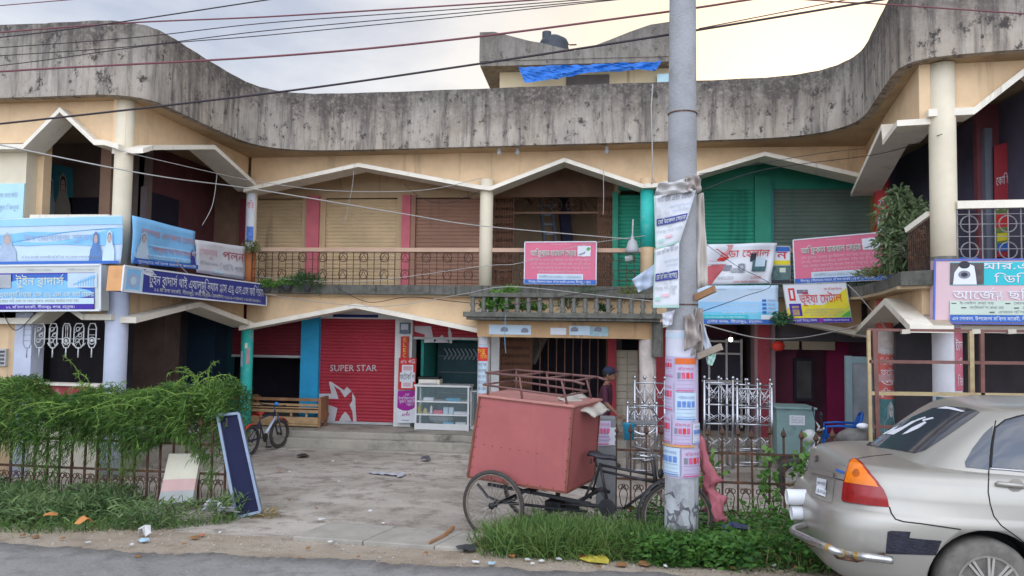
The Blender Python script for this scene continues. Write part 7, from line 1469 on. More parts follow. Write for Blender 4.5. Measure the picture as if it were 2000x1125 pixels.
# concrete gate post with bills
a, b = at(1165, 815, Y=9.25), at(1203, 815, Y=9.25); t = thing('gate_post', 'square concrete gate post with a pink bill behind the tricycle saddle', 'post', ((a.x + b.x) / 2, 9.35, -.25)); mb = MB(); mb.box((a.x, 9.22, -.35), (b.x, 9.46, a.z)); mb.build('post_body', mat('grey_post_concrete', (.20, .20, .20), .9, .2, 4, dirt=.3, bump=.3), t, bevel=.012)
S_ = Sign('bill', '', '', cw([(1163, 822), (1193, 822), (1192, 871), (1164, 871)], Y=9.212), MAUVE, .003, part_of=t); S_.text('মাহিন শপ এর', .15, .9, .2, .1, BILLP, .02)
for q in range(4): S_.rect(.08 + .22 * q, .3, .25 + .22 * q, .5, BILLP if q else INKG)
S_.rect(.08, .6, .92, .63, LINE); S_.rect(.08, .74, .92, .77, LINE); S_.rect(.08, .9, .92, .94, BILLP)
for (nm, m), mb in S_.parts.items(): mb.build('bill_' + nm, m, t, fix=False)
mb = MB(); p, q = at(1190, 835, Y=9.2), at(1203, 870, Y=9.2); mb.add([(p.x + .02 * math.sin(k * 2), 9.21, p.z + (q.z - p.z) * k / 6) for k in range(7)] + [(q.x - .01 - .02 * math.sin(k * 3), 9.21, q.z + (p.z - q.z) * k / 6) for k in range(7)], [tuple(range(14))]); mb.build('torn_paper', RAGW, t, fix=False)

# ------------------------------------------------------------------ right-hand shops: desks, chair, doors
p0, p1 = at(1517, 800, Y=12.9), at(1592, 850, Y=12.9); zt = at(1550, 799, Y=12.9).z; t = thing('shop_desk', 'pale teal wooden desk with a white notice, behind the fence', 'desk', ((p0.x + p1.x) / 2, 13.1, -.1))
TD = mat('pale_teal_desk', (.20, .30, .29), .7, .15, 4, dirt=.15); mb = MB(); mb.box((p0.x, 12.9, -.1), (p1.x, 13.5, zt)); mb.build('cabinet_body', TD, t, bevel=.006); mb = MB(); mb.box((p0.x - .03, 12.86, zt), (p1.x + .03, 13.54, zt + .03)); mb.build('desk_top', TD, t, bevel=.006)
p, q = at(1542, 811, Y=12.89), at(1572, 831, Y=12.89); mb = MB(); mb.box((p.x, 12.885, q.z), (q.x, 12.897, p.z)); n_ = mb.build('notice', WHT, t); mb = MB()
for k in range(3): V_, T_, wd = layout(('ছবি তোলা হয়', 'ফটোকপি করা হয়', 'লেমিনেটিং')[k]); sx = (q.x - p.x) * .8 / wd; mb.add([(p.x + (q.x - p.x) * .1 + x * sx, 12.882, p.z - .05 - k * .04 + y * .04) for x, y in V_], T_)
o = mb.build('lettering', INKG, None, fix=False); o.parent = n_; o.matrix_parent_inverse = Matrix.Translation(-Vector(t.location))
o.matrix_parent_inverse = Matrix.Identity(4)
BLP = mat('blue_plastic', (.01, .10, .42), .35, .08, 5); cc = at(1638, 850, Y=12.7); t = turned('plastic_chair', 'blue plastic armchair facing left beside the teal door frame', 'chair', (cc.x, 12.7, -.1), R_(180 - 12))
mb = MB(); mb.box((-.2, -.21, .36), (.22, .21, .395)); lpart(t, 'seat', mb, BLP, bevel=.015)
for x in (-.2, .2):
    for y in (-.2, .2): mb = MB(); mb.hexa([(x * 1.15 - .02, y * 1.1 - .025, 0), (x * 1.15 + .02, y * 1.1 - .025, 0), (x * 1.15 + .02, y * 1.1 + .025, 0), (x * 1.15 - .02, y * 1.1 + .025, 0)], [(x - .03, y - .025, .36), (x + .03, y - .025, .36), (x + .03, y + .025, .36), (x - .03, y + .025, .36)]); lpart(t, 'leg', mb, BLP)
mb = MB()
for k in range(5): y = -.17 + .085 * k; mb.hexa([(-.21, y - .024, .395), (-.19, y - .024, .395), (-.19, y + .024, .395), (-.21, y + .024, .395)], [(-.33, y - .024, .72), (-.31, y - .024, .72), (-.31, y + .024, .72), (-.33, y + .024, .72)])
mb.tube([(-.2, -.22, .4), (-.31, -.23, .68), (-.34, -.15, .76), (-.35, 0, .78), (-.34, .15, .76), (-.31, .23, .68), (-.2, .22, .4)], .022, 6); lpart(t, 'backrest', mb, BLP)
for s_ in (-1, 1): mb = MB(); mb.tube([(.2, s_ * .23, .36), (.2, s_ * .25, .56), (.0, s_ * .26, .58), (-.27, s_ * .24, .58)], .02, 6); lpart(t, 'armrest', mb, BLP, smooth=True)
p0, p1 = at(1652, 695, Y=13.2), at(1735, 850, Y=13.2); t = thing('teal_door_frame', 'pale teal glazed door frame behind the blue chair', 'door', ((p0.x + p1.x) / 2, 13.2, -.1)); TF = mat('pale_teal_frame', (.24, .33, .34), .6, .1, 5)
for x0, x1 in ((p0.x, p0.x + .10), (p0.x + .50, p0.x + .58), (p1.x - .12, p1.x)): mb = MB(); mb.box((x0, 13.2, -.1), (x1, 13.28, p0.z)); mb.build('jamb', TF, t)
mb = MB(); mb.box((p0.x + .101, 13.205, p0.z - .12), (p1.x - .121, 13.275, p0.z - .01)); mb.box((p0.x + .101, 13.21, -.1), (p0.x + .499, 13.27, .42)); mb.build('rail', TF, t); mb = MB(); mb.box((p0.x + .101, 13.23, .42), (p0.x + .499, 13.24, p0.z - .12)); mb.build('pane', mat('reflecting_glass', (.22, .24, .26), .06, .3, 3, spec=.9), t)
p0, p1 = at(1555, 705, Y=15.45), at(1584, 778, Y=15.45); t = thing('shop_mirror', 'tall wall mirror reflecting red and white in the dark shop', 'mirror', (p0.x, 15.45, p1.z)); mb = MB(); mb.box((p0.x - .05, 15.44, p1.z - .06), (p1.x + .05, 15.5, p0.z + .06)); mb.build('frame', DARK, t); mb = MB(); mb.box((p0.x, 15.425, p1.z), (p1.x, 15.44, p0.z)); mb.build('glass', mat('mirror_pale', (.45, .43, .42), .08, .25, 2, metal=.8), t)
p = at(1520, 676, Y=14.2); mb = MB(); mb.ball((p.x, 14.2, p.z), .12, 14, 8, sc=(1, 1, .8)); mb.ring((p.x, 14.2, p.z + .0), (0, 0, 1), .12, .01, 20, 4); tag(mb.build('red_basket', mat('red_plastic', (.55, .04, .03)), smooth=True), 'round red plastic basket hanging in the right shop doorway', 'basket')
p = at(1427, 663, Y=14.0); t = thing('light_bulb', 'lit round white bulb in the shop right of the pole', 'bulb', (p.x, 14.0, p.z)); mb = MB(); mb.ball((p.x, 14.0, p.z), .038, 14, 10); mb.build('globe', emit('lit_bulb', (1, .9, .75), 14), t, smooth=True); mb = MB(); mb.lathe((p.x, 14.0, p.z + .04), [(.02, 0), (.02, .06)], 8); mb.tube([(p.x, 14, p.z + .1), (p.x, 14, 2.4)], .005); mb.build('holder', BLACKM, t)
pl_ = bpy.data.lights.new('bulb_light', 'POINT'); pl_.energy = 5; pl_.color = (1, .85, .62); pl_.shadow_soft_size = .05; o = bpy.data.objects.new('bulb_light', pl_); COL.objects.link(o); o.parent = t; o.location = (0, 0, -.1)
# window grid behind the steel gates
a, b = at(1380, 690, Y=15.6), at(1448, 745, Y=15.6); t = thing('window_grid', 'dark shop window with pale frame bars right of pole', 'window', (a.x, 15.6, b.z)); mb = MB(); mb.box((a.x - .1, 15.62, -.07), (b.x, 15.66, a.z + .3)); mb.build('pane', DARK, t); mb = MB()
for x in (a.x + .05, (a.x + b.x) / 2 + .05, b.x): mb.box((x - .02, 15.58, 0), (x + .02, 15.62, a.z + .3))
for z in (a.z + .25, a.z, b.z): mb.box((a.x - .1, 15.57, z - .018), (b.x, 15.58, z + .018))
mb.build('frame', TIN, t)
for (px, lb) in ((1452, 'left pale jamb post'), (1464, 'right pale jamb post')):
    pass
# scaffold-like stall frame before the right wing
SCY = mat('yellowed_frame_paint', (.42, .32, .17), .6, .25, 9, dirt=.3, dark=(.2, .1, .06)); SCR = mat('rusty_frame_paint', (.17, .075, .06), .6, .25, 9)
t = thing('stall_frame', 'rusty and yellow metal stall frame standing before the right wing', 'frame', tuple(at(1850, 850, Y=8.7)))
YF_ = 8.75
def sbar(a, b, m, w_=.05, y=YF_, y2=None): mb = MB(); mb.beam(at(*a, Y=y), at(*b, Y=y if y2 is None else y2), w_, w_); mb.build('bar', m, t)
zg = lambda px: at(px, 860, Y=YF_)
sbar((1696, 645), (1701, 900), SCY, .035); sbar((1707, 645), (1716, 900), SCR, .045)
sbar((1694, 644), (2080, 648), SCR, .03); sbar((1697, 706), (2080, 710), SCR, .035); sbar((1700, 768), (2080, 773), SCY, .04); sbar((1704, 833), (1840, 836), SCR, .035)
sbar((1896, 646), (1900, 900), SCY, .045); sbar((1917, 646), (1920, 900), SCR, .04); sbar((2070, 640), (2074, 900), SCY, .045)
for px in (1768, 1905, 1975): sbar((px - 8, 648), (px + 8, 647), mat('pale_block', (.5, .45, .36), .7, .1, 5), .05)
# grey rounded cover and mirror behind the car boot (motorbike under the fence)
p = at(1610, 925, z=-.2); motorbike('black and red motorbike behind the spear fence by the car boot', Vector((3.86, 9.9, -.24)), R_(172), mat('dark_red_bike', (.06, .02, .02), .3, .1, 6))
p = at(1665, 855, Y=8.9); mb = MB(); mb.ball((p.x + .05, 8.9, p.z), .2, 14, 9, sc=(1.15, .6, .55)); tag(mb.build('covered_seat', mat('mossy_grey_seat', (.14, .13, .12), .9, .3, 9, dirt=.3, dark=(.06, .08, .04), bump=.4), smooth=True), 'grey mossy rounded stone cap above the car boot', 'stone')
p = at(1685, 832, Y=8.8); mb = MB(); mb.ball((p.x, 8.8, p.z), .06, 12, 7, sc=(1.2, .5, .55)); tag(mb.build('white_mirror', WHT, smooth=True), 'white oval motorbike mirror next to the stone cap', 'mirror')
# blue crate on the upper right gallery
p = at(1882, 497, Y=10.0); mb = MB(); mb.box((p.x - .16, 10.0, 2.735), (p.x + .16, 10.3, 2.93)); mb.box((p.x - .17, 9.99, 2.93), (p.x + .17, 10.31, 2.95)); tag(mb.build('plastic_crate', mat('blue_crate', (.04, .15, .5), .5, .1, 5)), 'blue plastic crate behind the right gallery railing', 'crate')
# ladder in the upper hall
t = thing('ladder', 'blue grey metal ladder leaning in the upper stair hall', 'ladder', tuple(at(1080, 560, Y=16.4))); a0, a1 = at(1052, 360, Y=16.6), at(1068, 520, Y=16.0); b0, b1 = at(1073, 360, Y=16.6), at(1090, 520, Y=16.0)
for p, q in ((a0, a1), (b0, b1)): mb = MB(); mb.beam(p, q, .05, .06); mb.build('side_rail', ALU, t)
mb = MB()
for k in range(9): mb.beam(a0.lerp(a1, k / 8.5 + .03), b0.lerp(b1, k / 8.5 + .03), .03, .03)
mb.build('rungs', ALU, t)
mb = MB(); mb.beam(at(1098, 362, Y=16.9), at(1110, 500, Y=16.5), .25, .1); tag(mb.build('dark_board', mat('dark_blue_board', (.05, .05, .10), .7, .2, 4)), 'dark board leaning behind the blue grey ladder', 'board')
mb = MB(); mb.beam(at(1003, 362, Y=17.2), at(1040, 400, Y=17.2), .12, .08); tag(mb.build('timber', WOOD), 'slanting brown timber at the upper stair hall window', 'timber')

# ------------------------------------------------------------------ the parked saloon car
from mathutils.bvhtree import BVHTree
CARO = Vector((1.62, 6.22, 0.0)); CAR = thing('parked_car', 'dusty beige saloon car with taped bumper, seen from its rear corner', 'car', CARO)
def paintmat():
    m = mat('beige_car_paint', (.37, .345, .30), .32, .07, 1.5, metal=.45, spec=.5, dirt=.0); n = m.node_tree.nodes; p = n['Principled BSDF']; p.inputs['Coat Weight'].default_value = .35; p.inputs['Coat Roughness'].default_value = .12
    return m
CARP = paintmat(); CARG = mat('tinted_car_glass', (.05, .056, .07), .05, .1, 3, spec=.9); SEAMM = mat('dark_seam', (.015, .013, .012), .7, 0); DUST = mat('road_dust', (.30, .26, .21), .85, .2, 8)
def interp(tab, z):
    zs_ = [r[0] for r in tab]; return [float(np.interp(z, zs_, [r[k] for r in tab])) for k in range(1, len(tab[0]))]
LOW = [(.20, .17, 4.15, .74), (.25, .10, 4.22, .80), (.34, .06, 4.27, .83), (.48, .045, 4.30, .845), (.60, .05, 4.30, .848), (.68, .065, 4.29, .848), (.715, .09, 4.28, .846), (.735, .13, 4.27, .842), (.75, .165, 4.26, .84), (.84, .175, 4.25, .838), (.93, .19, 4.22, .825), (.985, .215, 4.18, .80), (1.015, .25, 4.12, .775), (1.032, .31, 4.05, .735), (1.04, .40, 3.95, .67)]
UPP = [(.98, .58, 3.62, .775), (1.05, .68, 3.50, .745), (1.15, .80, 3.32, .715), (1.25, .92, 3.15, .68), (1.35, 1.05, 2.97, .64), (1.42, 1.16, 2.82, .60), (1.455, 1.27, 2.70, .555), (1.475, 1.42, 2.55, .48), (1.482, 1.62, 2.4, .36)]
def ring_pts(xr, xf, hw, z, ex, n, zfn):
    o = []; xc = (xr + xf) / 2; a = (xf - xr) / 2
    for k in range(n):
        t = 2 * math.pi * k / n; c, s_ = math.cos(t), math.sin(t)
        # even out the spacing round a rounded box
        x = math.copysign(abs(c) ** (2 / ex), c); y = math.copysign(abs(s_) ** (2 / ex), s_); o.append(Vector((xc + a * x, hw * y, zfn(xc + a * x, z))))
    return o
def hood(x, z): return z - max(0, z - .6) * .22 * max(0, min(1, (x - 3.0) / 1.2)) ** 1.2
def loft(tab, ex, n, zfn, capb=True):
    mb = MB(); R0 = [ring_pts(*interp(tab, z)[:2], interp(tab, z)[2], z, ex, n, zfn) for z in [r[0] for r in tab]]
    for r in R0: mb.v += [tuple(p) for p in r]
    for i in range(len(R0) - 1):
        for k in range(n): a = i * n + k; b = i * n + (k + 1) % n; mb.f.append((a, b, b + n, a + n))
    last = R0[-1]; cxm = sum((p for p in last), Vector()) / n; base = (len(R0) - 1) * n
    for q, f_ in enumerate((.75, .45, .2)):
        o = len(mb.v); mb.v += [(cxm.x + (p.x - cxm.x) * f_, p.y * f_, p.z + .012 * (q + 1)) for p in last]
        for k in range(n): mb.f.append((base + k, base + (k + 1) % n, o + (k + 1) % n, o + k))
        base = o
    mb.f.append(tuple(base + k for k in range(n)))
    if capb: mb.f.append(tuple(range(n))[::-1])
    mb.mi = [0] * len(mb.f); return mb
body = lpart(CAR, 'body', loft(LOW, 5.2, 120, hood), CARP, smooth=True); CARP2 = [CARP, mat('wheel_arch_black', (.012, .012, .013), .9, .2, 6)]
body.data.materials.append(CARP2[1])
for xw in (1.0, 3.46):
    mb = MB(); mb.lathe((xw, -1.2, .30), [(.375, 0), (.375, .62)], 40, ax=(0, 1, 0)); mb.lathe((xw, .58, .30), [(.375, 0), (.375, .62)], 40, ax=(0, 1, 0)); cu = mb.build('cutter', CARP2[1]); cu.location = CARO
    bpy.context.view_layer.update(); md = body.modifiers.new('cut', 'BOOLEAN'); md.object = cu; md.operation = 'DIFFERENCE'; md.solver = 'EXACT'; md.material_mode = 'TRANSFER'
    dg = bpy.context.evaluated_depsgraph_get(); dg.update(); me = bpy.data.meshes.new_from_object(body.evaluated_get(dg)); body.modifiers.clear(); body.data = me; bpy.data.objects.remove(cu)
cab = lpart(CAR, 'cabin', loft(UPP, 4.6, 110, lambda x, z: z, False), CARP, smooth=True)
def bvh(obs):
    V = []; F = []
    for o in obs:
        b = len(V); V += [v.co.copy() for v in o.data.vertices]; F += [tuple(i + b for i in p.vertices) for p in o.data.polygons]
    return BVHTree.FromPolygons(V, F)
BT = bvh([body, cab])
def hit(px, py, off=.004):
    r = (at(px, py, d=1.0) - CAM).normalized(); o = CAM - CARO; h = BT.ray_cast(o, r)
    if h[0] is None: return None
    nrm = h[1] if h[1].dot(r) < 0 else -h[1]; return h[0] + nrm * off
def decal(name, pts, m, off=.004, grid=4.0, parent=None, smooth=True):
    """outline traced on the body skin, laid on it as a thin patch"""
    P2 = [];
    for i in range(len(pts)):
        a, b = pts[i], pts[(i + 1) % len(pts)]; k = max(1, int(math.hypot(b[0] - a[0], b[1] - a[1]) / grid))
        P2 += [(a[0] + (b[0] - a[0]) * j / k, a[1] + (b[1] - a[1]) * j / k) for j in range(k)]
    nb = len(P2); xs = [p[0] for p in P2]; ys = [p[1] for p in P2]
    def inside(x, y):
        c = False
        for i in range(nb):
            (x1, y1), (x2, y2) = P2[i], P2[i - 1]
            if (y1 > y) != (y2 > y) and x < (x2 - x1) * (y - y1) / (y2 - y1) + x1: c = not c
        return c
    extra = [(x, y) for x in np.arange(min(xs) + grid * .5, max(xs), grid) for y in np.arange(min(ys) + grid * .5, max(ys), grid) if inside(x, y) and min(math.hypot(x - a, y - b) for a, b in P2) > grid * .45]
    ov, oe, of, *_ = delaunay_2d_cdt([Vector(p) for p in P2 + extra], [(i, (i + 1) % nb) for i in range(nb)], [], 1, 1e-4)
    H = [hit(p.x, p.y, off) for p in ov]; mb = MB(); F = []
    for f in of:
        if any(H[i] is None for i in f): continue
        c = sum((ov[i] for i in f), Vector((0, 0))) / len(f)
        q = [H[i] for i in f]
        if inside(c.x, c.y) and max((q[i] - q[i - 1]).length for i in range(len(q))) < .25: F.append(tuple(f))
    mb.add([h if h is not None else (0, 0, 0) for h in H], F); o = mb.build(name, m, None, smooth=smooth, fix=False); o.parent = parent or CAR; return o
def seam(name, pts, r=.004, m=None):
    H = []
    for (a, b) in zip(pts[:-1], pts[1:]):
        k = max(2, int(math.hypot(b[0] - a[0], b[1] - a[1]) / 5))
        for j in range(k):
            h = hit(a[0] + (b[0] - a[0]) * j / k, a[1] + (b[1] - a[1]) * j / k, .0015)
            if h is not None: H.append(h)
    h = hit(*pts[-1], .0015)
    if h is not None: H.append(h)
    H2 = [H[0]]
    for p in H[1:]:
        if (p - H2[-1]).length < .3: H2.append(p)
    mb = MB(); mb.tube(H2, r, 5); o = mb.build(name, m or SEAMM, None, smooth=True); o.parent = CAR; return o
z7 = lambda x, y: (1540 + x / 7.03, 860 + y / 7.03)
AMB = mat('amber_lens', (.85, .20, .005), .18, .15, 16, spec=.7); REDL = mat('red_lens', (.30, .012, .012), .16, .25, 20, spec=.7)
TL_ = decal('tail_light', [z7(*q) for q in ((735, 835), (760, 600), (800, 440), (845, 285), (880, 255), (935, 258), (1010, 310), (1120, 440), (1230, 570), (1310, 680), (1355, 780), (1385, 915), (1100, 890))], REDL, .008)
decal('amber_lens', [z7(*q) for q in ((785, 575), (815, 440), (855, 300), (890, 268), (925, 275), (1000, 340), (1100, 460), (1195, 570), (1240, 640), (1010, 610))], AMB, .0115, parent=TL_)
decal('indicator_bulb', [z7(940 + 50 * math.cos(k * .7), 460 + 55 * math.sin(k * .7)) for k in range(9)], mat('amber_dark', (.45, .10, .01), .2, .2, 20), .013, 2.5, parent=TL_)
decal('plate_recess', [z7(*q) for q in ((320, 455), (640, 530), (600, 870), (310, 770))], mat('shaded_plate_recess', (.22, .20, .17), .8, .2, 6), .003)  # recess shadow is put into the grey of this flat panel
NPL = decal('number_plate', [z7(*q) for q in ((412, 512), (545, 545), (515, 797), (380, 745))], WHT, .012)
def dtext(t, a, b, h_px, m, off, parent, name='lettering'):
    V_, T_, wd = layout(t, .02); sx = (b[0] - a[0]) / wd; sy = (b[1] - a[1]) / wd; H = [hit(a[0] + x * sx, a[1] + x * sy - y * h_px / .66, off) for x, y in V_]; F = [t_ for t_ in T_ if all(H[i] is not None for i in t_)]
    mb = MB(); mb.add([h or (0, 0, 0) for h in H], F); o = mb.build(name, m, None, fix=False); o.parent = parent; return o
dtext('ঢাকা মেট্রো', z7(418, 600), z7(535, 625), 5, INK, .016, NPL); dtext('১৪-০২১৮', z7(395, 735), z7(520, 775), 8, INK, .016, NPL)
decal('boot_handle', [z7(*q) for q in ((300, 370), (640, 445), (640, 520), (300, 440))], CARP, .014)
dtext('CULTUS', z7(645, 335), z7(785, 362), 4, INKG, .008, CAR, 'model_lettering'); decal('blue_badge', [z7(*q) for q in ((655, 392), (775, 430), (772, 470), (655, 425))], NAVYB, .006)
decal('emblem', [z7(*q) for q in ((395, 210), (430, 215), (420, 240), (405, 245), (425, 262), (395, 300), (372, 290), (385, 270), (395, 262), (372, 245))], STEEL, .010, 2)
seam('boot_seam', [z7(650, 525), z7(770, 552)]); seam('boot_seam', [z7(940, 255), z7(1100, 225), z7(1420, 190)], .003); seam('bumper_seam', [(1737, 990), (1741, 1003), (1749, 1014), (1765, 1019), (1800, 1023), (1876, 1034)], .005)
seam('door_seam', [(1945, 822), (1936, 865), (1931.5, 915), (1930, 960), (1934, 985), (1941, 1008), (1955, 1026), (1985, 1048), (2000, 1060)], .004)
z8 = lambda x, y: (1660 + x / 7.41, 780 + y / 7.41)
RW = decal('rear_window', [z8(*q) for q in ((235, 665), (420, 520), (800, 300), (1200, 130), (1400, 100), (1700, 130), (1880, 180), (1800, 250), (1400, 530), (1080, 740), (930, 780), (600, 720))], CARG, .004, 5)
decal('sun_strip', [z8(*q) for q in ((1260, 140), (1400, 112), (1520, 135), (1680, 185), (1620, 190), (1440, 150))], WHT, .008, 4, parent=RW)
for q_ in ([(540, 510), (640, 450), (760, 410), (900, 330), (1100, 260), (1110, 275), (960, 330), (860, 390), (740, 465), (640, 520)], [(760, 520), (900, 420), (1090, 330), (1120, 345), (1000, 430), (840, 500)], [(1060, 300), (1210, 268), (1225, 285), (1060, 330)], [(480, 512), (640, 420), (720, 390), (640, 450), (520, 515)], [(920, 325), (1000, 290), (1090, 262), (1000, 310)]): decal('window_lettering', [z8(*q) for q in q_], WHT, .008, 3, parent=RW)
z9 = lambda x, y: (1500 + x / 3.082, 760 + y / 3.082)
QW = decal('quarter_window', [z9(*q) for q in ((1190, 470), (1185, 440), (1230, 360), (1300, 270), (1355, 220), (1345, 300), (1332, 390), (1328, 485))], CARG, .005, 5)
DW = decal('door_window', [z9(*q) for q in ((1336, 470), (1345, 380), (1365, 240), (1420, 190), (1500, 160), (1640, 150), (1700, 495))], CARG, .005, 6)
seam('window_trim', [z9(1336, 478), z9(1440, 485), z9(1560, 497)], .008, STEEL); seam('window_frame', [z9(1340, 470), z9(1352, 330), z9(1368, 235), z9(1430, 188), z9(1540, 158)], .008, SEAMM)
decal('black_tape', [z9(*q) for q in ((720, 858), (738, 852), (858, 858), (850, 895), (950, 905), (1045, 912), (1010, 1000), (850, 995), (708, 990), (712, 940))], mat('black_tape', (.018, .018, .03), .4, .4, 14, bump=.3), .005, 4)
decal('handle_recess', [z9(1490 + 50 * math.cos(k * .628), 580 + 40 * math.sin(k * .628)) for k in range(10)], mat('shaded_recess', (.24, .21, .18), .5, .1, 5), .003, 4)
h0, h1 = hit(*z9(1375, 572), .02), hit(*z9(1570, 590), .02); mb = MB(); mb.tube([hit(*z9(1375, 572), .004), h0, h0.lerp(h1, .5) + Vector((0, -.008, 0)), h1], [.012, .017, .016, .014], 8); lpart(CAR, 'door_handle', mb, CARP, smooth=True)
# wheels
def car_wheel(x, s_):
    mb = MB(); R0 = .305; mb.lathe((0, -.10, 0), [(.20, 0), (.262, -.004), (.292, .012), (R0, .045), (R0, .155), (.292, .19), (.2, .20)], 48, ax=(0, 1, 0)); wl = lpart(CAR, 'wheel', mb, mat('dusty_car_tyre', (.15, .135, .115), .9, .35, 9), smooth=True); wl.location = (x, s_ * .735, .305); wl.rotation_euler = (0, 0, 0 if s_ < 0 else math.pi)
    mb = MB(); mb.lathe((0, -.112, 0), [(.178, .03), (.19, .004), (.203, 0), (.203, .02)], 48, ax=(0, 1, 0))
    for k in range(9):
        for dlt in (-.085, .085):
            a = k * 2 * math.pi / 9 + .1; mb.beam((.035 * math.cos(a + dlt * 2), -.112, .035 * math.sin(a + dlt * 2)), (.19 * math.cos(a + dlt), -.106, .19 * math.sin(a + dlt)), .016, .018, up=(0, 1, 0))
    mb.lathe((0, -.13, 0), [(.02, 0), (.045, .006), (.05, .03)], 20, ax=(0, 1, 0)); r = mb.build('rim', mat('dusty_alloy', (.42, .39, .35), .45, .15, 8, metal=.5), None); r.parent = wl
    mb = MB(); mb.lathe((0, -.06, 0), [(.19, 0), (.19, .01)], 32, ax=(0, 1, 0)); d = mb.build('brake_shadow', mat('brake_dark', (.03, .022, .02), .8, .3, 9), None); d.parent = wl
    mb = MB(); mb.lathe((0, -.134, 0), [(.016, 0), (.018, .006)], 16, ax=(0, 1, 0)); d = mb.build('hub_badge', mat('hub_red', (.22, .05, .05), .4, .1, 9), None); d.parent = wl
for xw in (1.0, 3.46):
    for s_ in (-1, 1): car_wheel(xw, s_)
# underside and interior, chrome guard pipe, white pipes
mb = MB(); mb.box((.35, -.7, .14), (4.0, .7, .22)); lpart(CAR, 'underbody', mb, CARP2[1])
z6_ = lambda x, y: (1520 + x / 6.08, 940 + y / 6.08)
def cpl(px, py, x=None, y=None):
    r = at(px, py, d=1.0) - CAM; o = CAM - CARO; k = (x - o.x) / r.x if x is not None else (y - o.y) / r.y; return o + r * k
gp = [cpl(*z6_(170, 575), x=-.10), cpl(*z6_(330, 675), x=-.10), cpl(*z6_(500, 750), x=-.075)]
gp += [cpl(*z6_(700, 835), x=.0), cpl(*z6_(850, 875), x=.12), cpl(*z6_(1060, 900), y=-.90), cpl(*z6_(1350, 940), y=-.90)]
gp[0].y = min(gp[0].y, .95); gp = [gp[0] + Vector((.25, .25, 0))] + gp
mb = MB(); sp_ = []; 
for i in range(len(gp) - 1):
    p0, p1, p2, p3 = gp[max(0, i - 1)], gp[i], gp[i + 1], gp[min(len(gp) - 1, i + 2)]
    for k in range(5): t = k / 5; sp_.append(.5 * ((2 * p1) + (p2 - p0) * t + (2 * p0 - 5 * p1 + 4 * p2 - p3) * t * t + (3 * p1 - p0 - 3 * p2 + p3) * t ** 3))
sp_.append(gp[-1]); mb.tube(sp_, .026, 10); lpart(CAR, 'guard_pipe', mb, mat('scratched_chrome', (.55, .54, .52), .28, .25, 14, metal=.9), smooth=True)
for i in (17, 21, 27): a, b = sp_[min(i, len(sp_) - 2)], sp_[min(i, len(sp_) - 2) + 1]; mb = MB(); d = (b - a).normalized(); mb.tube([a, a + d * .03], .0285, 10); lpart(CAR, 'guard_ring', mb, mat('brass_ring', (.45, .28, .08), .4, .1, 9, metal=.6))
mb = MB()
for i in (9, 18): a = sp_[i]; mb.tube([a, a + Vector((.05, .02, -.06)), a + Vector((.2, .1, -.10)), a + Vector((.4, .15, -.06))], .012, 6)
lpart(CAR, 'guard_bracket', mb, IRON, smooth=True)
for (c0, c1, r_, nm) in ((z9(112, 648), z9(235, 650), .062, 'white_pipe'), (z9(140, 745), z9(200, 745), .055, 'white_pipe')):
    a = cpl(*c0, y=.12); b = cpl(*c1, y=.12); mb = MB(); d = (b - a).normalized(); mb.lathe(a, [(r_ * .86, .004), (r_ * .9, 0), (r_, 0), (r_, (b - a).length + .25)], 24, ax=d); lpart(CAR, nm, mb, mat('white_pvc', (.70, .71, .72), .35, .04, 6), smooth=False)
    mb = MB(); mb.lathe(a - d * -.006, [(r_ * .85, 0), (r_ * .85, .004)], 20, ax=d); lpart(CAR, 'pipe_mouth', mb, mat('pipe_mouth_grey', (.35, .36, .38), .6, .05, 6))
# wing mirror side and roof seam stay simple: beyond the frame

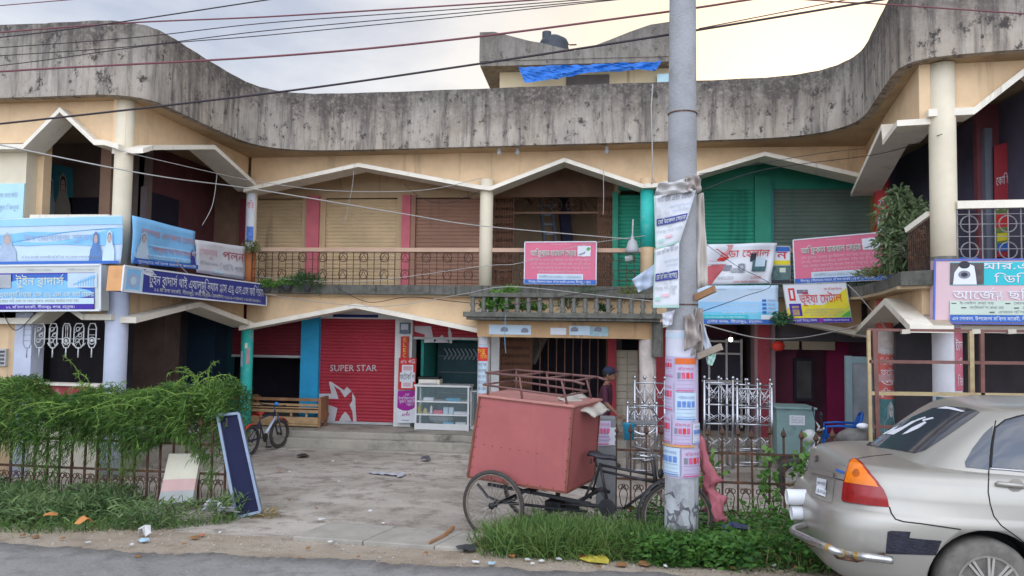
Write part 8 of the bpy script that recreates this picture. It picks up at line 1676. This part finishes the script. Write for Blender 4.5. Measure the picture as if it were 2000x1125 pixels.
# ------------------------------------------------------------------ the person behind the cart
def person():
    c = at(1181, 760, Y=12.75); gz = lotz(c.x, 12.75) + .0; t = turned('person', 'person in dark maroon shirt and jeans with dark cap walking behind the cart', 'person', (c.x, 12.75, gz), R_(-12))
    # x forward (to the right of the picture), y left, z up; height 1.64
    V = [(0, 0, .88), (.01, 0, 1.02), (.02, 0, 1.18), (.03, 0, 1.32), (.04, 0, 1.40), (.055, 0, 1.455)]; Rr = [(.10, .135), (.09, .12), (.105, .14), (.10, .15), (.05, .05), (.048, .048)]; E = [(0, 1), (1, 2), (2, 3), (3, 4), (4, 5)]
    def add(p, r, j): V.append(p); Rr.append((r, r)); E.append((j, len(V) - 1)); return len(V) - 1
    for s_, fwd in ((-1, .16), (1, -.14)):
        h = add((.0, s_ * .085, .84), .085, 0); k = add((.03 + fwd * .6, s_ * .09, .46), .055, h); a = add((fwd * 1.1 - (.06 if fwd < 0 else 0), s_ * .09, .08 if fwd > 0 else .12), .036, k); add((fwd * 1.1 + .13, s_ * .10, .035 if fwd > 0 else .04), .035, a)
    hands = []
    for s_, fw in ((-1, .26), (1, -.12)):
        sh_ = add((.03, s_ * .175, 1.335), .055, 3); el = add((.0 + fw * .25, s_ * .215, 1.08), .04, sh_); wr = add((fw, s_ * .20, .90), .026, el); pm = add((fw + (.06 if fw > 0 else .0), s_ * .195, .85), .030, wr); hands.append((Vector(V[pm]), (Vector(V[pm]) - Vector(V[wr])).normalized(), s_))
    me = bpy.data.meshes.new('body'); me.from_pydata(V, E, []); o = bpy.data.objects.new('body', me); COL.objects.link(o)
    md = o.modifiers.new('s', 'SKIN'); md.use_smooth_shade = True
    for i, v in enumerate(me.skin_vertices[0].data): v.radius = Rr[i]; v.use_root = (i == 0)
    sb_ = o.modifiers.new('u', 'SUBSURF'); sb_.levels = 2; sb_.render_levels = 2
    dg = bpy.context.evaluated_depsgraph_get(); dg.update(); m2 = bpy.data.meshes.new_from_object(o.evaluated_get(dg)); o.modifiers.clear(); o.data = m2; o.parent = t
    SK = mat('brown_skin', (.20, .095, .06), .55, .08, 9); SHIRT = mat('dark_maroon_shirt', (.06, .014, .03), .85, .25, 8); JEAN = mat('blue_jeans', (.04, .12, .26), .85, .25, 10); SHOE = mat('dark_shoe', (.03, .028, .03), .7, .1, 8)
    m2.materials.clear()
    for m in (SK, SHIRT, JEAN, SHOE): m2.materials.append(m)
    for p in m2.polygons:
        q = p.center; arm = abs(q.y) > .155
        p.material_index = 0 if (q.z > 1.375 or (arm and q.z < 1.10)) else (1 if q.z > .84 or arm else (2 if q.z > .10 else 3))
    mb = MB(); hc = Vector((.075, 0, 1.545)); mb.ball(hc, .098, 16, 12, sc=(1.0, .80, 1.15)); mb.ball(hc + Vector((.045, 0, -.05)), .06, 12, 8, sc=(1, .85, 1.0)); mb.hexa([hc + Vector(q) for q in ((.088, -.014, -.025), (.125, -.012, -.028), (.125, .012, -.028), (.088, .014, -.025))], [hc + Vector(q) for q in ((.088, -.008, .025), (.098, -.005, .025), (.098, .005, .025), (.088, .008, .025))])
    for s_ in (-1, 1): mb.ball(hc + Vector((-.01, s_ * .08, -.01)), .026, 8, 6, sc=(.7, .35, 1.1))
    o = lpart(t, 'head', mb, SK, smooth=True)
    mb = MB()
    for s_ in (-1, 1): mb.ball(hc + Vector((.086, s_ * .032, .012)), .011, 8, 6, sc=(.5, 1.2, .7)); mb.beam(hc + Vector((.09, s_ * .018, .036)), hc + Vector((.078, s_ * .055, .036)), .008, .006)
    q = mb.build('eyes', INK, None); q.parent = o; mb = MB(); mb.beam(hc + Vector((.097, -.022, -.062)), hc + Vector((.097, .022, -.062)), .01, .008); q = mb.build('mouth', mat('lip_brown', (.16, .05, .04), .5, 0), None); q.parent = o
    mb = MB(); mb.ball(hc + Vector((-.012, 0, .03)), .106, 16, 10, sc=(1.02, .86, 1.0)); lpart(t, 'hair', mb, mat('black_hair', (.012, .011, .012), .6, .2, 20), smooth=True)
    mb = MB(); mb.ball(hc + Vector((-.005, 0, .055)), .108, 16, 8, sc=(1.02, .88, .75)); mb.hexa([hc + Vector(q) for q in ((.08, -.06, .045), (.16, -.04, .035), (.16, .04, .035), (.08, .06, .045))], [hc + Vector(q) for q in ((.08, -.06, .055), (.16, -.04, .043), (.16, .04, .043), (.08, .06, .055))]); lpart(t, 'cap', mb, mat('dark_navy_cap', (.015, .018, .04), .8, .1, 9), smooth=True)
    for P0, dr, s_ in hands:
        mb = MB(); sd = Vector((0, 1, 0)).cross(dr).normalized() if False else Vector((dr.z, 0, -dr.x)).normalized()
        for k, (off, ln) in enumerate(((-.024, .062), (-.008, .072), (.008, .068), (.024, .054))):
            a = P0 + sd * off + dr * .02; b = a + dr * ln * .55; c_ = b + (dr + Vector((0, -s_ * .5, 0))).normalized() * ln * .5; mb.tube([a, b, c_], [.010, .009, .006], 6)
        a = P0 + sd * -.028 - dr * .01; mb.tube([a, a + (dr * .4 - sd).normalized() * .035, a + (dr - sd * .5).normalized() * .06], [.011, .010, .007], 6); lpart(t, 'fingers', mb, SK, smooth=True)
    mb = MB(); mb.lathe((.035, 0, 1.375), [(.062, 0), (.058, .03)], 14); lpart(t, 'collar', mb, SHIRT)
person()

# ------------------------------------------------------------------ litter and small stones
LG_ = 'scraps of litter along the verge'; LB = 'small scrap of litter lying on the dusty ground'
def scrap(px, py, w_, m, name='paper_scrap', label=LB, cat='litter', grp=LG_, z=None, seed=0, h=.02):
    p = at(px, py, z=-.02)
    for _ in range(3): p = at(px, py, z=lotz(p.x, p.y) + (.02 if z is None else z))
    r2 = np.random.default_rng(int(px * 7 + py)); n_ = 8; mb = MB(); vs = [(p.x + w_ * .5 * math.cos(k * .785) * r2.uniform(.6, 1.2), p.y + w_ * .5 * math.sin(k * .785) * r2.uniform(.6, 1.2), p.z + .012 + h * r2.uniform(-.3, 1)) for k in range(n_)]
    c = (p.x, p.y, p.z + .012 + h); mb.add(vs + [c], [(k, (k + 1) % n_, n_) for k in range(n_)]); o = mb.build(name, m, fix=False); s_ = o.modifiers.new('s', 'SOLIDIFY'); s_.thickness = .004; return tag(o, label, cat, grp)
LEAFB = mat('dead_leaf', (.26, .13, .05), .8, .2, 9); PAPR = mat('litter_white', (.58, .57, .55), .7, .1, 9); CLAY = mat('broken_brick', (.42, .15, .06), .85, .2, 9); PBL = mat('litter_pale_blue', (.35, .5, .58), .6, .1, 9)
for px, py, w_, m in ((45, 1048, .10, LEAFB), (70, 1050, .12, LEAFB), (122, 1054, .1, LEAFB), (172, 1062, .09, PAPR), (258, 1066, .07, PAPR), (380, 1052, .16, LEAFB), (395, 1047, .12, CLAY), (360, 1065, .08, LEAFB), (430, 1042, .07, PAPR), (505, 972, .10, PAPR), (520, 1004, .09, PAPR), (628, 1016, .16, PAPR), (565, 978, .07, LEAFB), (545, 922, .09, CLAY), (548, 938, .03, REDP), (566, 923, .06, PAPR), (662, 942, .07, PAPR), (723, 1000, .10, PAPR), (650, 902, .09, PAPR), (695, 904, .05, PAPR), (618, 995, .08, LEAFB), (764, 949, .07, LEAFB), (800, 929, .09, LEAFB), (840, 929, .04, PAPR), (748, 1024, .06, PAPR), (645, 1061, .09, PAPR), (602, 1073, .08, LEAFB), (830, 1083, .10, LEAFB), (930, 1100, .11, PAPR), (960, 1103, .14, PBL), (1000, 1088, .10, CLAY), (1030, 1095, .10, PAPR), (1058, 1098, .13, PAPR), (1092, 1094, .12, PAPR), (1130, 1090, .10, CLAY), (1215, 1105, .2, LEAFB), (1260, 1104, .2, LEAFB), (1340, 1096, .09, LEAFB), (1465, 1098, .16, LEAFB), (1480, 1103, .12, LEAFB), (1040, 1104, .06, PAPR), (1380, 1105, .10, PAPR), (1300, 1108, .07, PAPR), (1170, 1110, .07, LEAFB), (700, 1090, .05, LEAFB), (740, 1098, .04, INKG), (845, 1048, .05, LEAFB), (1432, 1112, .12, LEAFB), (1560, 1112, .15, LEAFB), (1510, 1106, .1, PAPR), (585, 1092, .05, LEAFB), (270, 1090, .10, LEAFB)): scrap(px, py, w_ * .62, m, 'paper_scrap' if m in (PAPR, PBL) else 'leaf_scrap', h=.012)
scrap(1165, 1096, .26, mat('packet_yellow', (.62, .5, .08), .4, .3, 9), 'packet', 'flat yellow and white packet on the verge edge below the pole', 'packet', None, h=.03); scrap(1145, 1090, .14, REDP, 'packet', 'small red wrapper tucked beside the yellow packet', 'wrapper', None)
scrap(282, 1046, .13, PAPR, 'crumpled_cup', 'crumpled white cup on the edge of the left weeds', 'cup', None, h=.09); scrap(281, 1058, .11, PBL, 'wrapper', 'pale blue wrapper just below the crumpled cup', 'wrapper', None)
scrap(1423, 1098, .15, mat('orange_brick', (.58, .20, .05), .8, .15, 9), 'brick_piece', 'orange brick piece on the verge right of the pole', 'brick', None, h=.09); scrap(908, 1075, .2, mat('dark_rag', (.05, .05, .055), .9, .2, 9), 'rag', 'dark rag on the verge by the trike wheel', 'rag', None, h=.04)
scrap(832, 898, .22, DARKW, 'flat_stone', 'flat dark stone on the yard before the steps, by the cart', 'stone', None, h=.05); scrap(592, 891, .26, mat('dark_dung', (.045, .04, .035), .95, .2, 9), 'dark_patch', 'flat dark clump on the yard near the bicycle', 'clump', None, h=.02)
scrap(165, 1022, .15, mat('orange_leaf', (.5, .2, .06), .8, .15, 9), 'orange_wrapper', 'orange scrap caught in the left weeds', 'wrapper', None, z=.22, h=.05); scrap(100, 1008, .14, mat('orange_leaf', (.5, .2, .06)), 'orange_wrapper', 'smaller reddish scrap in left weeds, further left', 'wrapper', None, z=.22, h=.03)
scrap(1430, 1045, .28, mat('dark_blue_rag', (.05, .06, .12), .9, .2, 9), 'bundle', 'dark blue bundle in the weeds right of the pink cloth', 'bundle', None, z=.15, h=.12); scrap(1305, 1004, .12, PBL, 'blue_scrap', 'small blue scrap in the grass by the front wheel', 'litter', None, z=.1)
a = at(720, 921, z=-.26); b = at(790, 926, z=-.26); mb = MB(); vs = []
for i in range(25):
    f_ = i / 24; wd = .05 + .04 * f_ + (.07 if f_ > .85 else 0)
    for j in range(4): vs.append((a.x + (b.x - a.x) * f_, a.y + (b.y - a.y) * f_ + wd * (j / 3 - .5) * 2, lotz(0, a.y) + .022 + .006 * math.sin(i * 1.1 + j) + rng.uniform(0, .012)))
mb.add(vs, [(i * 4 + j, i * 4 + 4 + j, i * 4 + 5 + j, i * 4 + 1 + j) for i in range(24) for j in range(3)]); tag(mb.build('plastic_strip', mat('pale_plastic', (.48, .48, .52), .5, .1, 9), fix=False), 'crumpled pale plastic strip lying on the yard in front of the steps', 'plastic strip')
cloth('white_cloth', 'crumpled white cloth lying at the foot of the dark glass panel', 'cloth', [at(405, 975, z=.02), at(430, 982, z=.05), at(462, 1004, z=-.14), at(402, 995, z=-.12)], RAGW, .035, 12, None, 5)
p = at(865, 1048, z=-.05); q = at(885, 1034, z=-.05); mb = MB(); mb.tube([tuple(at(838, 1060, z=-.035)), tuple(p), tuple(q + Vector((0, 0, .02)))], [.012, .02, .022], 6); tag(mb.build('stick', WOOD), 'short dark stick lying across the drain slab', 'stick')
cl_p = at(517, 1004, z=-.18); plant('tuft of dry grass at the foot of the dark glass panel', (cl_p.x, cl_p.y, lotz(cl_p.x, cl_p.y)), .14, 160, DRYG, .06, .14, .006, .012, 'grass_tuft', .3, False, squash=.5)

# loose grit on the yard and verge
n = 2600; gx = rng.uniform(-5.5, 4.2, n); gy = np.where(rng.random(n) < .45, rng.uniform(6.1, 7.1, n), rng.uniform(7.1, 13.3, n)); mb = MB()
for x, y in zip(gx, gy):
    r = .005 + .014 * rng.random() ** 3; z = lotz(x, y) + (.012 if y < 7.4 else 0); k = rng.uniform(.6, 1.3, 6)
    mb.add([(x + r * k[0], y, z), (x, y + r * k[1], z), (x - r * k[2], y, z), (x, y - r * k[3], z), (x + r * .2, y, z + r * k[4])], [(0, 1, 4), (1, 2, 4), (2, 3, 4), (3, 0, 4)])
tag(mb.build('gravel', mat('loose_grit', (.36, .32, .27), .9, .4, 25), fix=False), 'loose grit strewn over the yard and verge', 'gravel', kind='stuff')
